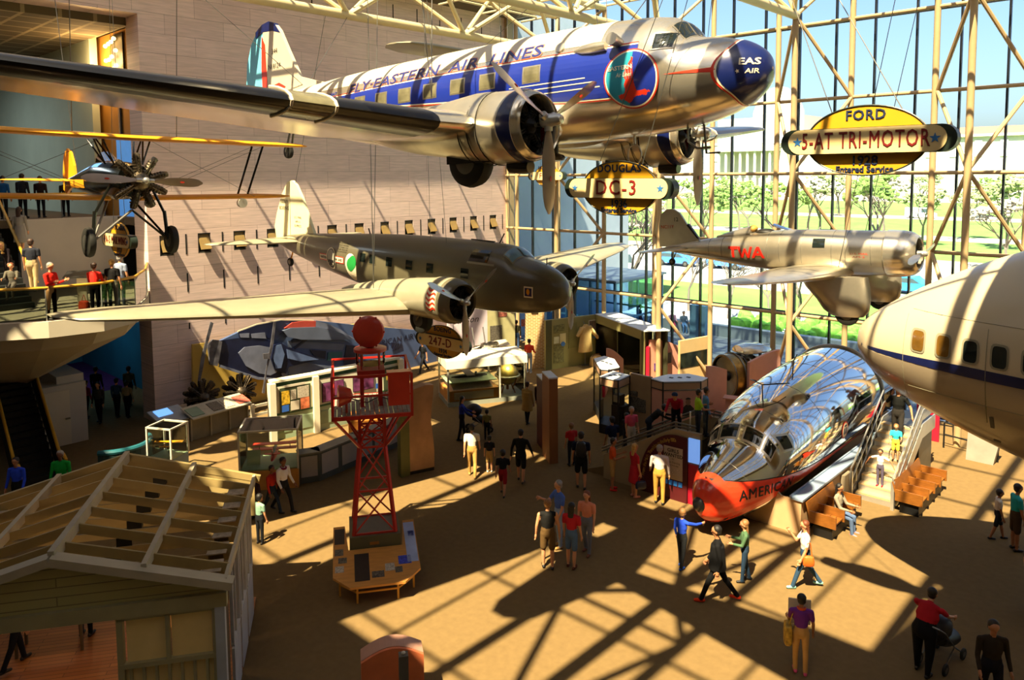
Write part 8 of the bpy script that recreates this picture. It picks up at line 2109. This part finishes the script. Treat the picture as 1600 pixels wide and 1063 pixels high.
pp('person in a pink top at the doorway behind the airliner nose', Vector((sx-.25, sy+.2+sg*11, sr*9)), LF, 1.70, '#b98a80', '#8a7a6a', hair='dark')
# -- outside
for x, y, tp, lg, lb in ((1018, 519, '#4f6f96', '#3e5f86', 'person in blue sitting at the end of the outdoor planter'), (1050, 517, '#e0a8b8', '#c2405a', 'person in pink sitting on the outdoor planter'), (1068, 519, '#5a6a7c', '#5f86b4', 'person in grey and jeans sitting on the outdoor planter')):
    pp(lb, g(x, y), TO, 1.7, tp, lg, hair='dark', sit=True, legp=((80, 80), (76, 74)), arms=((30, 6, 50), (30, 6, 50)), group='people outside')
pp('person in pale blue standing at the left of the outdoor planter', g(1000, 519), RT, 1.72, '#3f6a90', '#3a5f84', hair='dark', group='people outside')
pp('person in a pink top sitting on the far patio', g(967, 456), RT, 1.7, '#d87a98', '#3f5a90', hair='dark', sit=True, legp=((80, 80), (78, 76)), group='people outside')
bake_people()

# ------------------------------------------------------------------ things carried and wheeled
def world(p, v): return p['ob'].matrix_basis @ Vector(v)
bpy.context.view_layer.update()
m_bagk = mat('bag_black', '#17171a', .5, var=.15)
def pouch(name, label, loc, rz, size, m, strap=None):
    t = thing(name, label, 'bag', loc, rz); w, d, h = size
    b = MB(); b.loft([[Vector((w/2*s_*math.copysign(abs(cos(2*pi*k/20))**.5, cos(2*pi*k/20)), d/2*s_*math.copysign(abs(sin(2*pi*k/20))**.5, sin(2*pi*k/20)), z)) for k in range(20)] for z, s_ in ((0, .7), (h*.1, .95), (h*.5, 1), (h*.9, .85), (h, .5))]); b.build('body', m, t, True)
    if strap: 
        b = MB(); b.path(strap, .012, 6); b.build('strap', m, t, True)
    return t
def held(p, i): w, d, s = p['hands'][i]; return world(p, w+d*.11)
h_ = held(red, 1)
pouch('handbag', 'dark blue handbag carried by the woman in the red dress', h_-Vector((0, 0, .36)), radians(60), (.34, .14, .24), mat('bag_navy', '#14213f', .4), [(-.1, 0, .22), (-.07, 0, .36), (.07, 0, .36), (.1, 0, .22)])
q = world(navy, (-.21, 0, 1.05))
pouch('backpack', 'black backpack on the man in the navy T-shirt', q, radians(navy['face']+90), (.32, .2, .46), m_bagk, [(-.1, .1, .42), (-.12, .2, .46), (-.12, .26, .3), (-.1, .12, .1)])
q = world(wht, (-.02, .25, .72))
pouch('shoulder_bag', 'orange shoulder bag carried by the woman in the white top', q, radians(wht['face']), (.26, .12, .24), mat('bag_orange', '#d0621c', .5), [(-.08, 0, .2), (-.03, 0, .55), (.03, 0, .55), (.08, 0, .2)])
q = world(pur, (.02, .26, .62))
pouch('patterned_bag', 'patterned yellow and maroon bag on the hip of the woman in purple', q, radians(pur['face']), (.34, .16, .42), mat('bag_pattern', '#b5902e', .6, var=.8, scale=9), [(-.1, 0, .38), (-.02, -.1, .7), (.02, -.12, .7), (.1, 0, .38)])
q = g(139, 470); q = at_z(132, 487, 5.37)
pouch('orange_bag', 'orange bag standing on the balcony floor beside the woman in red', q, radians(20), (.4, .2, .36), mat('bag_red_orange', '#c23f1a', .6), [(-.12, 0, .32), (0, 0, .55), (.12, 0, .32)])
q = at_z(72, 480, 5.37)+Vector((.1, -.1, .55))
def stroller(label, loc, rz):
    t = thing('stroller', label, 'stroller', loc, rz)
    b = MB(); b.loft([[Vector((x, .2*cos(2*pi*k/16), z+.16*sin(2*pi*k/16))) for k in range(16)] for x, z in ((-.25, .62), (0, .5), (.28, .42), (.4, .42))]); b.build('seat', m_bagk, t, True)
    b = MB(); b.ell((-.2, 0, .82), (.34, .25, .26), 14, 8); b.build('canopy', m_bagk, t, True)
    b = MB()
    for s in (-.22, .22): b.path([(-.65, s, 1.02), (-.4, s, .85), (.05, s, .4), (.42, s, .14)], .015, 6); b.path([(-.38, s, .14), (.05, s, .4)], .015, 6)
    b.tube((-.65, -.22, 1.02), (-.65, .22, 1.02), .018, 6); b.build('frame', m_steeld, t, True)
    for x in (-.38, .42):
        for s in (-.24, .24): wheel(t, (x, s, .12), .12, .05)
    return t
stroller('black stroller pushed by the woman in the blue top', g(748, 674), radians(RT+6))
stroller('dark stroller under the hands of the heavy person in the red shirt', g(1470, 1035), radians(RT+38))
b = MB(); q = world(pur, (.32, .0, 1.18)); b.box(q, (.03, .42, .5), radians(pur['face'])); tag(b.build('paper_map', m_offw), 'open paper map held up by the woman in purple', 'map')
t = thing('reading_lectern', 'black sloped reading lectern fixed to the balcony rail', 'lectern', at_z(130, 478, 5.37), radians(56))
b = MB(); b.box((0, 0, .5), (.3, .1, 1.0)); b.build('post', m_offw, t); b = MB(); b.bar((0, -.28, 1.0), (0, .25, 1.16), 1.0, .05, up=(0, 0, 1)); b.build('panel', m_black, t)
